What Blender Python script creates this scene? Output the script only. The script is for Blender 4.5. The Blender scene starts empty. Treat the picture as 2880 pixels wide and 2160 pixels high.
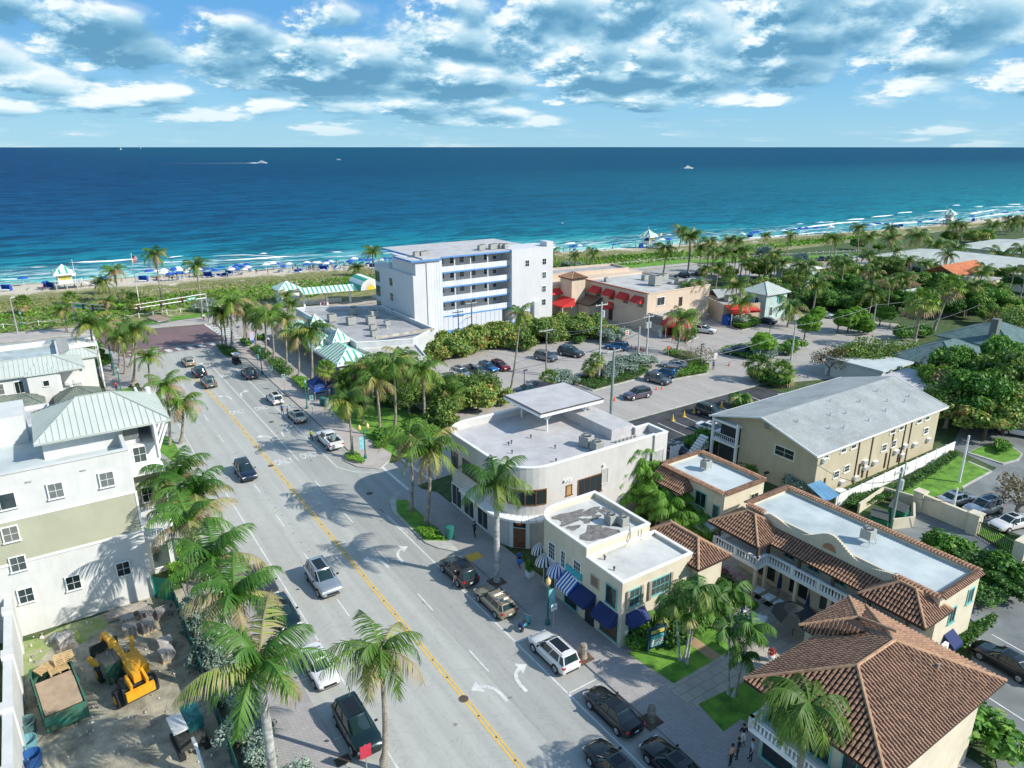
import bpy, math, random
import numpy as np
from mathutils import Vector, Matrix
R = math.radians
random.seed(7)
SC = bpy.context.scene
F_PX, PITCH, CAMH = 2000.0, R(18.45), 38.0
cam_d = bpy.data.cameras.new('camera'); cam = bpy.data.objects.new('camera', cam_d)
SC.collection.objects.link(cam); SC.camera = cam
cam.location = (0, 0, CAMH); cam.rotation_euler = (R(90) - PITCH, 0, 0)
cam_d.sensor_width = 36; cam_d.lens = 36 * F_PX / 2880; cam_d.clip_start = 0.5; cam_d.clip_end = 200000
SC.view_settings.view_transform = 'Standard'; SC.view_settings.look = 'None'
SC.view_settings.gamma = 1.0; SC.view_settings.exposure = 0.74
SUN_EL, SUN_AZ = R(35), R(109)          # azimuth clockwise from +Y
sun_d = bpy.data.lights.new('sun', 'SUN'); sun = bpy.data.objects.new('sun', sun_d)
SC.collection.objects.link(sun)
sun_d.energy = 3.35; sun_d.angle = R(0.5); sun_d.color = (1.0, 0.94, 0.84)
sv = Vector((math.sin(SUN_AZ) * math.cos(SUN_EL), math.cos(SUN_AZ) * math.cos(SUN_EL), math.sin(SUN_EL)))
sun.rotation_euler = sv.to_track_quat('Z', 'Y').to_euler(); sun.location = (200, -80, 200)
def nnew(nt, typ, **kw):
    n = nt.nodes.new(typ)
    for k, v in kw.items():
        if k.startswith('i_'):
            key = k[2:]
            n.inputs[int(key) if key.isdigit() else key].default_value = v
        else: setattr(n, k, v)
    return n
def link(nt, a, b): nt.links.new(a, b)
def mathn(nt, op, a, b=None, clamp=False):
    n = nt.nodes.new('ShaderNodeMath'); n.operation = op; n.use_clamp = clamp
    for i, x in enumerate((a, b)):
        if x is None: continue
        if isinstance(x, (int, float)): n.inputs[i].default_value = x
        else: nt.links.new(x, n.inputs[i])
    return n.outputs[0]
def mixn(nt, f, a, b, blend='MIX'):
    n = nt.nodes.new('ShaderNodeMix'); n.data_type = 'RGBA'; n.blend_type = blend
    for sock, x in ((n.inputs[0], f), (n.inputs[6], a), (n.inputs[7], b)):
        if isinstance(x, (int, float)): sock.default_value = x
        elif isinstance(x, (tuple, list)): sock.default_value = (*x[:3], 1)
        else: nt.links.new(x, sock)
    return n.outputs[2]
def ramp(nt, f, stops, interp='LINEAR'):
    n = nt.nodes.new('ShaderNodeValToRGB'); cr = n.color_ramp; cr.interpolation = interp
    while len(cr.elements) < len(stops): cr.elements.new(0.5)
    for e, (p, c) in zip(cr.elements, stops):
        e.position = p; e.color = (*c[:3], 1) if isinstance(c, (tuple, list)) else (c, c, c, 1)
    nt.links.new(f, n.inputs[0]); return n.outputs[0]
def noise(nt, vec, scale, detail=4, rough=0.55, dist=0):
    n = nt.nodes.new('ShaderNodeTexNoise')
    n.inputs['Scale'].default_value = scale; n.inputs['Detail'].default_value = detail
    n.inputs['Roughness'].default_value = rough; n.inputs['Distortion'].default_value = dist
    if vec is not None: nt.links.new(vec, n.inputs['Vector'])
    return n.outputs[0]
def sepxyz(nt, v):
    n = nt.nodes.new('ShaderNodeSeparateXYZ'); nt.links.new(v, n.inputs[0]); return n.outputs
def comb(nt, x, y, z=0.0):
    n = nt.nodes.new('ShaderNodeCombineXYZ')
    for i, a in enumerate((x, y, z)):
        if isinstance(a, (int, float)): n.inputs[i].default_value = a
        else: nt.links.new(a, n.inputs[i])
    return n.outputs[0]
W = bpy.data.worlds.new('World'); SC.world = W; W.use_nodes = True
nt = W.node_tree; nt.nodes.clear(); W.cycles.sampling_method = 'MANUAL'; W.cycles.sample_map_resolution = 512
sky = nnew(nt, 'ShaderNodeTexSky', sky_type='NISHITA', sun_disc=False, sun_elevation=SUN_EL, sun_rotation=SUN_AZ)
sky.air_density = 1.0; sky.dust_density = 0.3; sky.ozone_density = 3.0; sky.altitude = 0
tc = nnew(nt, 'ShaderNodeTexCoord')
X, Y, Z = sepxyz(nt, tc.outputs['Generated'])
az = mathn(nt, 'ARCTAN2', X, Y)
el = mathn(nt, 'ARCSINE', Z)
elc = mathn(nt, 'MAXIMUM', el, 0.0)
vv = mathn(nt, 'MULTIPLY', mathn(nt, 'LOGARITHM', mathn(nt, 'ADD', elc, 0.035), math.e), 1.0)
def cloud_density(dz, da=0.0):
    v2 = mathn(nt, 'LOGARITHM', mathn(nt, 'ADD', mathn(nt, 'ADD', elc, dz), 0.032), math.e)
    a2 = mathn(nt, 'ADD', az, da)
    p = comb(nt, mathn(nt, 'MULTIPLY', a2, 5.2), mathn(nt, 'MULTIPLY', v2, 1.65), CSEED)
    big = noise(nt, p, 0.75, 2, 0.5, 0.2)
    mid = noise(nt, p, 2.1, 3, 0.55, 0.1)
    fine = noise(nt, p, 7.0, 5, 0.62, 0.1)
    vo = nt.nodes.new('ShaderNodeTexVoronoi'); vo.feature = 'SMOOTH_F1'; vo.inputs['Scale'].default_value = 2.2; vo.inputs['Smoothness'].default_value = 0.35
    dis = comb(nt, mathn(nt, 'MULTIPLY', fine, 0.5), mathn(nt, 'MULTIPLY', mid, 0.5), 0.0); va = nt.nodes.new('ShaderNodeVectorMath'); va.operation = 'ADD'
    link(nt, p, va.inputs[0]); link(nt, dis, va.inputs[1]); link(nt, va.outputs[0], vo.inputs['Vector'])
    puff = mathn(nt, 'SUBTRACT', 0.42, vo.outputs['Distance'])
    return mathn(nt, 'ADD', mathn(nt, 'ADD', mathn(nt, 'ADD', mathn(nt, 'MULTIPLY', big, 0.86), mathn(nt, 'MULTIPLY', mid, 0.42)), mathn(nt, 'MULTIPLY', fine, 0.32)), mathn(nt, 'MULTIPLY', puff, 0.50))
def blob(a0, e0, sa, se, w):
    da = mathn(nt, 'DIVIDE', mathn(nt, 'SUBTRACT', az, R(a0)), R(sa))
    de = mathn(nt, 'DIVIDE', mathn(nt, 'SUBTRACT', el, R(e0)), R(se))
    r2 = mathn(nt, 'ADD', mathn(nt, 'MULTIPLY', da, da), mathn(nt, 'MULTIPLY', de, de))
    return mathn(nt, 'MULTIPLY', mathn(nt, 'EXPONENT', mathn(nt, 'MULTIPLY', r2, -1.0)), w)
CSEED = 5.1
cov = None
for b_ in [(-22, 10.2, 13, 2.6, -0.34), (-35, 6.0, 7, 2.8, .16), (-21, 5.3, 8, 2.0, .15), (8, 8.8, 11, 3.0, .22),
           (26, 8.5, 14, 3.0, .17), (0, 0.0, 60, 1.1, -.26), (26, 2.2, 15, 1.0, -.22), (15, 5.0, 9, 1.6, .10), (36, 10.5, 3, 1.0, -.3), (-5, 6.5, 8, 2.5, .06)]:
    o = blob(*b_); cov = o if cov is None else mathn(nt, 'ADD', cov, o)
d0 = mathn(nt, 'ADD', cloud_density(0.0), cov)
d1 = mathn(nt, 'ADD', cloud_density(0.012, -0.006), cov)
mask = ramp(nt, d0, [(0.0, 0.0), (0.60, 0.0), (0.705, 0.18), (0.80, 0.94), (1.0, 1.0)], 'EASE')
shade = mathn(nt, 'ADD', mathn(nt, 'MULTIPLY', mathn(nt, 'SUBTRACT', d0, d1), 3.2), 0.50)
thick = ramp(nt, d0, [(0.80, 0.0), (1.0, 0.38)])
shade = mathn(nt, 'SUBTRACT', shade, thick, clamp=True)
ccol = ramp(nt, shade, [(0.0, (0.12, 0.32, 0.50)), (0.28, (0.25, 0.49, 0.66)), (0.50, (0.50, 0.73, 0.85)), (0.78, (0.95, 1.0, 1.0))])
skyc = mixn(nt, 1.0, sky.outputs[0], (0.98, 1.0, 0.90), 'MULTIPLY')
grad = ramp(nt, mathn(nt, 'DIVIDE', elc, R(30)), [(0, (0.30, 0.60, 0.80)), (0.10, (0.22, 0.53, 0.80)), (0.25, (0.11, 0.38, 0.76)), (1.0, (0.06, 0.25, 0.6))])
lowf = ramp(nt, mathn(nt, 'DIVIDE', elc, R(60)), [(0.25, 0.92), (0.8, 0.0)])
SKY_S = 0.15
skym = mixn(nt, lowf, mixn(nt, 1.0, skyc, (SKY_S,) * 3, 'MULTIPLY'), mixn(nt, 1.0, grad, (0.62,) * 3, 'MULTIPLY'))
fade = ramp(nt, mathn(nt, 'DIVIDE', elc, R(3)), [(0.0, 0.35), (1.0, 1.0)])
cl = mixn(nt, 1.0, ccol, (0.65,) * 3, 'MULTIPLY')
fin = mixn(nt, mathn(nt, 'MULTIPLY', mathn(nt, 'MULTIPLY', mask, fade), lowf), skym, cl)
bg = nnew(nt, 'ShaderNodeBackground'); bg.inputs[1].default_value = 1.0
out = nnew(nt, 'ShaderNodeOutputWorld'); link(nt, fin, bg.inputs[0]); link(nt, bg.outputs[0], out.inputs[0])
ANG = R(33.8)
E1 = (-math.sin(ANG), math.cos(ANG)); E2 = (math.cos(ANG), math.sin(ANG))
def wxy(t, s): return (s * E1[0] + t * E2[0], s * E1[1] + t * E2[1])
TILES = {'a': (0, 600), 'b': (700, 600), 'c': (1400, 600), 'd': (2080, 600), 'e': (0, 1000), 'f': (700, 1000), 'g': (1400, 1000), 'h': (2080, 1000),
         'i': (0, 1560), 'j': (700, 1560), 'k': (1400, 1560), 'l': (2080, 1560)}
TS = {'A': (0, 640), 'B': (1000, 640), 'C': (1480, 600), 'D': (1900, 560), 'E': (2400, 560), 'F': (560, 820)}
TM = {'M': (0, 900), 'N': (2080, 1500)}
def ray(tile, x, y):
    if tile in TILES: o, k = TILES[tile], 2.765
    elif tile in TS: o, k = TS[tile], 4.608
    elif tile in TM: o, k = TM[tile], 5.53
    else: o, k = (0, 0), 1.0
    rx = (o[0] + x / k - 1440) / F_PX; ry = -(o[1] + y / k - 1080) / F_PX
    c, s_ = math.cos(PITCH), math.sin(PITCH)
    return (rx, c + ry * s_, -s_ + ry * c)
def q(tile, x, y, z=0.0):
    """survey point: plan position (t, s) of the spot seen there at height z"""
    d = ray(tile, x, y); k = (CAMH - z) / -d[2]; X_, Y_ = d[0] * k, d[1] * k
    return (X_ * E2[0] + Y_ * E2[1], X_ * E1[0] + Y_ * E1[1])
def tip(tile, xb, yb, xt, yt):
    """base (t,s), height and sideways lean of an upright thing surveyed at its foot and its top"""
    t, s = q(tile, xb, yb); X_, Y_ = wxy(t, s); d = ray(tile, xt, yt); k = Y_ / d[1]
    return t, s, CAMH + d[2] * k, d[0] * k - X_
MATS = {}
def mat(name, col, rough=0.8, var=0.12, scale=0.6, bump=0.0, bscale=None, metal=0.0, spec=0.5, col2=None, coat=0.0, emit=0.0, alpha=1.0, streak=0.0):
    if name in MATS: return MATS[name]
    m = bpy.data.materials.new(name); m.use_nodes = True; nt = m.node_tree
    b = nt.nodes['Principled BSDF']; b.inputs['Roughness'].default_value = rough
    b.inputs['Metallic'].default_value = metal; b.inputs['Specular IOR Level'].default_value = spec
    if coat: b.inputs['Coat Weight'].default_value = coat; b.inputs['Coat Roughness'].default_value = 0.05
    if alpha < 1: b.inputs['Alpha'].default_value = alpha
    geo = nt.nodes.new('ShaderNodeNewGeometry')
    if var or col2:
        n = noise(nt, geo.outputs['Position'], scale, 5, 0.65)
        c2 = col2 or tuple(c * (1 - var * 1.6) for c in col); c1 = tuple(min(1, c * (1 + var * .6)) for c in col)
        cc = ramp(nt, n, [(0.33, c2), (0.62, c1)])
        if streak:
            mp = nt.nodes.new('ShaderNodeMapping'); mp.inputs['Scale'].default_value = (2.2, 2.2, 0.16); link(nt, geo.outputs['Position'], mp.inputs[0])
            cc = mixn(nt, streak, cc, ramp(nt, noise(nt, mp.outputs[0], 1.0, 5, 0.7), [(0.36, (0.55, 0.56, 0.52)), (0.52, (1.0, 1.0, 1.0))]), 'MULTIPLY')
        link(nt, cc, b.inputs['Base Color'])
    else: b.inputs['Base Color'].default_value = (*col, 1)
    if bump:
        bn = nt.nodes.new('ShaderNodeBump'); bn.inputs['Strength'].default_value = bump; bn.inputs['Distance'].default_value = 0.05
        link(nt, noise(nt, geo.outputs['Position'], bscale or scale * 8, 3), bn.inputs['Height']); link(nt, bn.outputs[0], b.inputs['Normal'])
    MATS[name] = m; return m
def planvec(nt):
    geo = nt.nodes.new('ShaderNodeNewGeometry'); mp = nt.nodes.new('ShaderNodeMapping'); mp.vector_type = 'TEXTURE'
    mp.inputs['Rotation'].default_value = (0, 0, ANG); link(nt, geo.outputs['Position'], mp.inputs[0]); return mp.outputs[0]
def brickmat(name, c1, c2, mortar, w, h, ms=0.02, rough=0.85, rot=0.0, dirt=0.25, vec='plan', off=0.5):
    if name in MATS: return MATS[name]
    m = bpy.data.materials.new(name); m.use_nodes = True; nt = m.node_tree; b = nt.nodes['Principled BSDF']
    b.inputs['Roughness'].default_value = rough
    v = planvec(nt)
    if rot:
        mp = nt.nodes.new('ShaderNodeMapping'); mp.inputs['Rotation'].default_value = (0, 0, rot); link(nt, v, mp.inputs[0]); v = mp.outputs[0]
    br = nt.nodes.new('ShaderNodeTexBrick'); link(nt, v, br.inputs['Vector']); br.offset = off
    br.inputs['Color1'].default_value = (*c1, 1); br.inputs['Color2'].default_value = (*c2, 1); br.inputs['Mortar'].default_value = (*mortar, 1)
    br.inputs['Scale'].default_value = 1.0; br.inputs['Mortar Size'].default_value = ms
    br.inputs['Brick Width'].default_value = w; br.inputs['Row Height'].default_value = h
    n = noise(nt, v, 0.35, 6, 0.7)
    link(nt, mixn(nt, dirt, br.outputs[0], ramp(nt, n, [(0.3, 0.45), (0.65, 1.3)]), 'MULTIPLY'), b.inputs['Base Color'])
    MATS[name] = m; return m
def leafmat(name, stops, trans=0.25, rough=0.55):
    """foliage: colour follows the per-leaf value stored in the mesh, a little per tree"""
    m = bpy.data.materials.new(name); m.use_nodes = True; nt = m.node_tree; b = nt.nodes['Principled BSDF']
    at = nt.nodes.new('ShaderNodeAttribute'); at.attribute_name = 'v'
    oi = nt.nodes.new('ShaderNodeObjectInfo')
    f = mathn(nt, 'ADD', at.outputs['Fac'], mathn(nt, 'MULTIPLY', mathn(nt, 'SUBTRACT', oi.outputs['Random'], 0.5), 0.22), clamp=True)
    c = ramp(nt, f, stops)
    hs = nt.nodes.new('ShaderNodeHueSaturation'); link(nt, c, hs.inputs['Color'])
    link(nt, mathn(nt, 'ADD', 0.85, mathn(nt, 'MULTIPLY', oi.outputs['Random'], 0.35)), hs.inputs['Value'])
    c = hs.outputs[0]
    link(nt, c, b.inputs['Base Color']); b.inputs['Roughness'].default_value = rough; b.inputs['Specular IOR Level'].default_value = 0.4
    if trans:
        tr = nt.nodes.new('ShaderNodeBsdfTranslucent'); link(nt, mixn(nt, 1.0, c, (1.3, 1.5, .7), 'MULTIPLY'), tr.inputs[0])
        mx = nt.nodes.new('ShaderNodeMixShader'); mx.inputs[0].default_value = trans
        link(nt, b.outputs[0], mx.inputs[1]); link(nt, tr.outputs[0], mx.inputs[2])
        link(nt, mx.outputs[0], nt.nodes['Material Output'].inputs[0])
    MATS[name] = m; return m
def carmat(name, col, metal=0.5):
    return mat(name, col, 0.28, 0.03, 1.0, metal=metal, coat=1.0)
class MB:
    def __init__(s, o=(0, 0)): s.v = []; s.f = []; s.m = []; s.c = []; s.o = o; s.smooth = False
    def _a(s, vs, fs, mi):
        b = len(s.v); s.c.append(b); s.v += [(x - s.o[0], y - s.o[1], z) for x, y, z in vs]
        s.f += [tuple(b + i for i in f) for f in fs]; s.m += [mi] * len(fs); return s
    def box(s, x0, x1, y0, y1, z0, z1, mi=0):
        if x1 < x0: x0, x1 = x1, x0
        if y1 < y0: y0, y1 = y1, y0
        return s._a([(x0, y0, z0), (x1, y0, z0), (x1, y1, z0), (x0, y1, z0), (x0, y0, z1), (x1, y0, z1), (x1, y1, z1), (x0, y1, z1)],
                    [(0, 3, 2, 1), (4, 5, 6, 7), (0, 1, 5, 4), (1, 2, 6, 5), (2, 3, 7, 6), (3, 0, 4, 7)], mi)
    def prism(s, poly, z0, z1, mi=0, mt=None):
        a = sum(poly[i][0] * poly[(i + 1) % len(poly)][1] - poly[(i + 1) % len(poly)][0] * poly[i][1] for i in range(len(poly)))
        if a < 0: poly = poly[::-1]
        n = len(poly); vs = [(x, y, z0) for x, y in poly] + [(x, y, z1) for x, y in poly]
        s._a(vs, [tuple(range(n, 2 * n))], mi if mt is None else mt)
        return s._a(vs, [tuple(range(n))[::-1]] + [(i, (i + 1) % n, n + (i + 1) % n, n + i) for i in range(n)], mi)
    def face(s, vs, mi=0): return s._a(list(vs), [tuple(range(len(vs)))], mi)
    def slab(s, vs, th, mi=0):
        """planar 3D polygon given thickness downwards"""
        n = len(vs); s._a(list(vs) + [(x, y, z - th) for x, y, z in vs],
            [tuple(range(n)), tuple(range(n, 2 * n))[::-1]] + [(i, n + i, n + (i + 1) % n, (i + 1) % n) for i in range(n)], mi); return s
    def tube(s, pts, rad, n=6, mi=0, cap=True):
        if not isinstance(rad, (list, tuple)): rad = [rad] * len(pts)
        P_ = [Vector(p) for p in pts]; vs = []; fs = []; ref = Vector((0, 0, 1))
        for i, p in enumerate(P_):
            d = (P_[min(i + 1, len(P_) - 1)] - P_[max(i - 1, 0)]).normalized()
            a = d.cross(ref if abs(d.z) < 0.9 else Vector((1, 0, 0))).normalized(); b = d.cross(a)
            for k in range(n):
                w = 2 * math.pi * k / n; vs.append(tuple(p + (a * math.cos(w) + b * math.sin(w)) * rad[i]))
        for i in range(len(P_) - 1):
            for k in range(n):
                k2 = (k + 1) % n; fs.append((i * n + k, (i + 1) * n + k, (i + 1) * n + k2, i * n + k2))
        if cap: fs += [tuple(range(n)), tuple(range((len(P_) - 1) * n, len(P_) * n))[::-1]]
        return s._a(vs, fs, mi)
    def cyl(s, x, y, z0, z1, r, r2=None, n=12, mi=0): return s.tube([(x, y, z0), (x, y, z1)], [r, r if r2 is None else r2], n, mi)
    def lathe(s, x, y, prof, n=12, mi=0):
        vs = [(x + r * math.cos(2 * math.pi * k / n), y + r * math.sin(2 * math.pi * k / n), z) for r, z in prof for k in range(n)]
        fs = [(i * n + k, i * n + (k + 1) % n, (i + 1) * n + (k + 1) % n, (i + 1) * n + k) for i in range(len(prof) - 1) for k in range(n)]
        fs += [tuple(range(n))[::-1], tuple(range((len(prof) - 1) * n, len(prof) * n))]
        return s._a(vs, fs, mi)
    def bar(s, p0, p1, w, h, mi=0):
        a, b = Vector(p0), Vector(p1); d = (b - a).normalized()
        sd = d.cross(Vector((0, 0, 1)));  sd = sd.normalized() if sd.length > 1e-4 else Vector((1, 0, 0)); up = sd.cross(d).normalized()
        vs = []
        for p in (a, b):
            for u, v in ((-1, -1), (1, -1), (1, 1), (-1, 1)): vs.append(tuple(p + sd * (u * w / 2) + up * (v * h / 2)))
        return s._a(vs, [(0, 3, 2, 1), (4, 5, 6, 7), (0, 1, 5, 4), (1, 2, 6, 5), (2, 3, 7, 6), (3, 0, 4, 7)], mi)
    def mesh(s, name, mats, smooth=False):
        me = bpy.data.meshes.new(name); me.from_pydata(s.v, [], s.f)
        for m in (mats if isinstance(mats, (list, tuple)) else [mats]): me.materials.append(m)
        me.polygons.foreach_set('material_index', s.m)
        if smooth or s.smooth: me.polygons.foreach_set('use_smooth', [True] * len(s.f)); me.set_sharp_from_angle(angle=R(40))
        me.update(); return me
    def obj(s, name, mats, parent=None, smooth=False):
        o = bpy.data.objects.new(name, s.mesh(name, mats, smooth)); SC.collection.objects.link(o)
        if parent is not None: o.parent = parent
        return o
def tag(o, label=None, cat=None, group=None, kind=None):
    if label: o['label'] = label
    if cat: o['category'] = cat
    if group: o['group'] = group
    if kind: o['kind'] = kind
    return o
AUTO = []
def thing(name, label, cat, t=0.0, s=0.0, z=0.0, rot=0.0, group=None, auto=False):
    o = bpy.data.objects.new(name, None); SC.collection.objects.link(o); o.empty_display_size = 0.3
    x, y = wxy(t, s); o.location = (x, y, z); o.rotation_euler = (0, 0, ANG + rot)
    tag(o, label, cat, group)
    if auto: AUTO.append(o)
    return o
def struct(name, mb, mats, smooth=False):
    o = mb.obj(name, mats, None, smooth); o.rotation_euler = (0, 0, ANG); o['kind'] = 'structure'; return o
def solo(name, mb, mats, label, cat, t=0, s=0, z=0, rot=0, group=None, smooth=False, kind=None, auto=False):
    o = mb.obj(name, mats, None, smooth); x, y = wxy(t, s); o.location = (x, y, z); o.rotation_euler = (0, 0, ANG + rot)
    tag(o, label, cat, group, kind)
    if auto: AUTO.append(o)
    return o
def dup(root, t, s, z=0.0, rot=None, scale=None, label=None, group=None, auto=False):
    r = root.copy(); SC.collection.objects.link(r); x, y = wxy(t, s); r.location = (x, y, z)
    if rot is not None: r.rotation_euler = (0, 0, ANG + rot)
    if scale is not None: r.scale = (scale,) * 3 if isinstance(scale, (int, float)) else scale
    if label: r['label'] = label
    if group: r['group'] = group
    for ch in list(root.children):
        c = ch.copy(); SC.collection.objects.link(c); c.parent = r
        for g in list(ch.children):
            d = g.copy(); SC.collection.objects.link(d); d.parent = c
    if auto: AUTO.append(r)
    return r
def child(name, me, parent, loc=(0, 0, 0), rot=0.0):
    o = bpy.data.objects.new(name, me); SC.collection.objects.link(o); o.parent = parent; o.location = loc
    if rot: o.rotation_euler = (0, 0, rot)
    return o
def arc(cx, cy, r, a0, a1, n=6): return [(cx + r * math.cos(R(a0 + (a1 - a0) * i / n)), cy + r * math.sin(R(a0 + (a1 - a0) * i / n))) for i in range(n + 1)]
SHT = [-3000, -600, -10, 8, 27, 58, 99, 167, 204, 260, 336, 405, 500, 800, 1500, 4000]
SHS = [900, 372, 257, 252.5, 249.6, 243.7, 231.6, 220.6, 211.8, 206.5, 193.8, 192, 193, 196, 205, 230]
DUT = [-3000, -600, -10, 13, 42, 81, 163, 208, 254, 310, 391, 500, 4000]
DUS = [868, 348, 232, 229, 227, 221, 212.5, 203, 200, 194, 181, 178, 213]
shore = lambda t: np.interp(t, SHT, SHS)
dune_edge = lambda t: np.interp(t, DUT, DUS)
_rng = np.random.RandomState(3)
_ph = _rng.rand(12, 3) * 6.28
def wob(t, s):
    z = 0
    for i in range(8):
        k = 0.03 * 1.55 ** i; a = _ph[i, 0]
        z = z + np.sin(t * k * math.cos(a * 3) + s * k * math.sin(a * 3) + _ph[i, 1]) / (1.45 ** i)
    return z * 0.4
def ground_z(t, s):
    t = np.asarray(t, float); s = np.asarray(s, float)
    de = dune_edge(t); sh = shore(t)
    rise = np.clip((s - 176) / 14, 0, 1); rise = rise * rise * (3 - 2 * rise)
    dn = rise * (0.35 + 0.3 * wob(t * 1.5, s * 1.5)) * np.clip((de - 3 - s) / 12, 0, 1)
    b = np.where(s > de, 0.25 - (s - de) / np.maximum(sh - de, 1) * 0.65, 0.0)
    b = np.where(s > sh, -0.4 - (s - sh) * 0.08, b)
    z = np.where(s < 176, 0, dn + b)
    return np.maximum(z, -6) - 0.03
def gz(t, s): return float(ground_z(t, s))
def gridobj(name, ts, ss, zf, attr, af, m):
    Tg, Sg = np.meshgrid(ts, ss, indexing='ij'); Z_ = zf(Tg, Sg) * np.ones_like(Tg)
    V = np.stack([Tg.ravel(), Sg.ravel(), Z_.ravel()], 1); n = len(ss)
    f = [(i * n + j, (i + 1) * n + j, (i + 1) * n + j + 1, i * n + j + 1) for i in range(len(ts) - 1) for j in range(n - 1)]
    me = bpy.data.meshes.new(name); me.from_pydata(V.tolist(), [], f); me.materials.append(m)
    a = me.attributes.new(attr, 'FLOAT', 'POINT'); a.data.foreach_set('value', af(Tg, Sg).ravel().astype(np.float32))
    me.polygons.foreach_set('use_smooth', [True] * len(f))
    o = bpy.data.objects.new(name, me); SC.collection.objects.link(o); o.rotation_euler = (0, 0, ANG); o['kind'] = 'structure'; return o
def ground_mat():
    m = bpy.data.materials.new('ground'); m.use_nodes = True; nt = m.node_tree; b = nt.nodes['Principled BSDF']; b.inputs['Roughness'].default_value = 0.95
    at = nt.nodes.new('ShaderNodeAttribute'); at.attribute_name = 'd'
    v = planvec(nt)
    n1 = noise(nt, v, 0.09, 6, 0.7); n2 = noise(nt, v, 0.7, 5, 0.7); n3 = noise(nt, v, 0.035, 3)
    yard = ramp(nt, n2, [(0.3, (0.035, 0.06, 0.018)), (0.5, (0.05, 0.10, 0.025)), (0.7, (0.13, 0.12, 0.06))])
    dune = ramp(nt, n2, [(0.3, (0.10, 0.14, 0.035)), (0.5, (0.20, 0.21, 0.075)), (0.68, (0.36, 0.32, 0.17))])
    bare = ramp(nt, n1, [(0.56, 0.0), (0.66, 1.0)])
    sand = ramp(nt, n2, [(0.35, (0.50, 0.43, 0.33)), (0.65, (0.68, 0.61, 0.49))])
    dune = mixn(nt, bare, dune, sand)
    dd = mathn(nt, 'ADD', at.outputs['Fac'], mathn(nt, 'MULTIPLY', mathn(nt, 'SUBTRACT', n1, 0.5), 12))
    f1 = ramp(nt, mathn(nt, 'DIVIDE', mathn(nt, 'ADD', dd, 70), 100), [(0.10, 0.0), (0.16, 1.0)])
    f2 = ramp(nt, mathn(nt, 'DIVIDE', mathn(nt, 'ADD', dd, 50), 100), [(0.49, 0.0), (0.53, 1.0)])
    wet = ramp(nt, mathn(nt, 'DIVIDE', at.outputs['Fac'], 40), [(0.36, 0.0), (0.5, 1.0)])
    c = mixn(nt, f1, yard, dune); c = mixn(nt, f2, c, sand); c = mixn(nt, wet, c, (0.30, 0.26, 0.19))
    link(nt, c, b.inputs['Base Color'])
    bn = nt.nodes.new('ShaderNodeBump'); bn.inputs['Strength'].default_value = 0.6; bn.inputs['Distance'].default_value = 0.3
    link(nt, noise(nt, v, 1.4, 5, 0.7), bn.inputs['Height']); link(nt, bn.outputs[0], b.inputs['Normal']); return m
def dattr(t, s):
    d = s - dune_edge(t); sh = shore(t) - dune_edge(t)
    dd = np.where(d > 0, d / sh * 20, d)
    return np.where(s < 172, -80, np.minimum(dd, 30))
ts = [-4000, -900, -400] + list(np.arange(-200, 600, 3.5)) + [650, 750, 1000, 2000, 4500]
ss = [-800, -200, 0, 60, 120, 160, 171, 172] + list(np.arange(175, 262, 2.2)) + [275, 300, 400, 1000]
gridobj('ground', np.array(ts), np.array(ss, float), ground_z, 'd', dattr, ground_mat())
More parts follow.
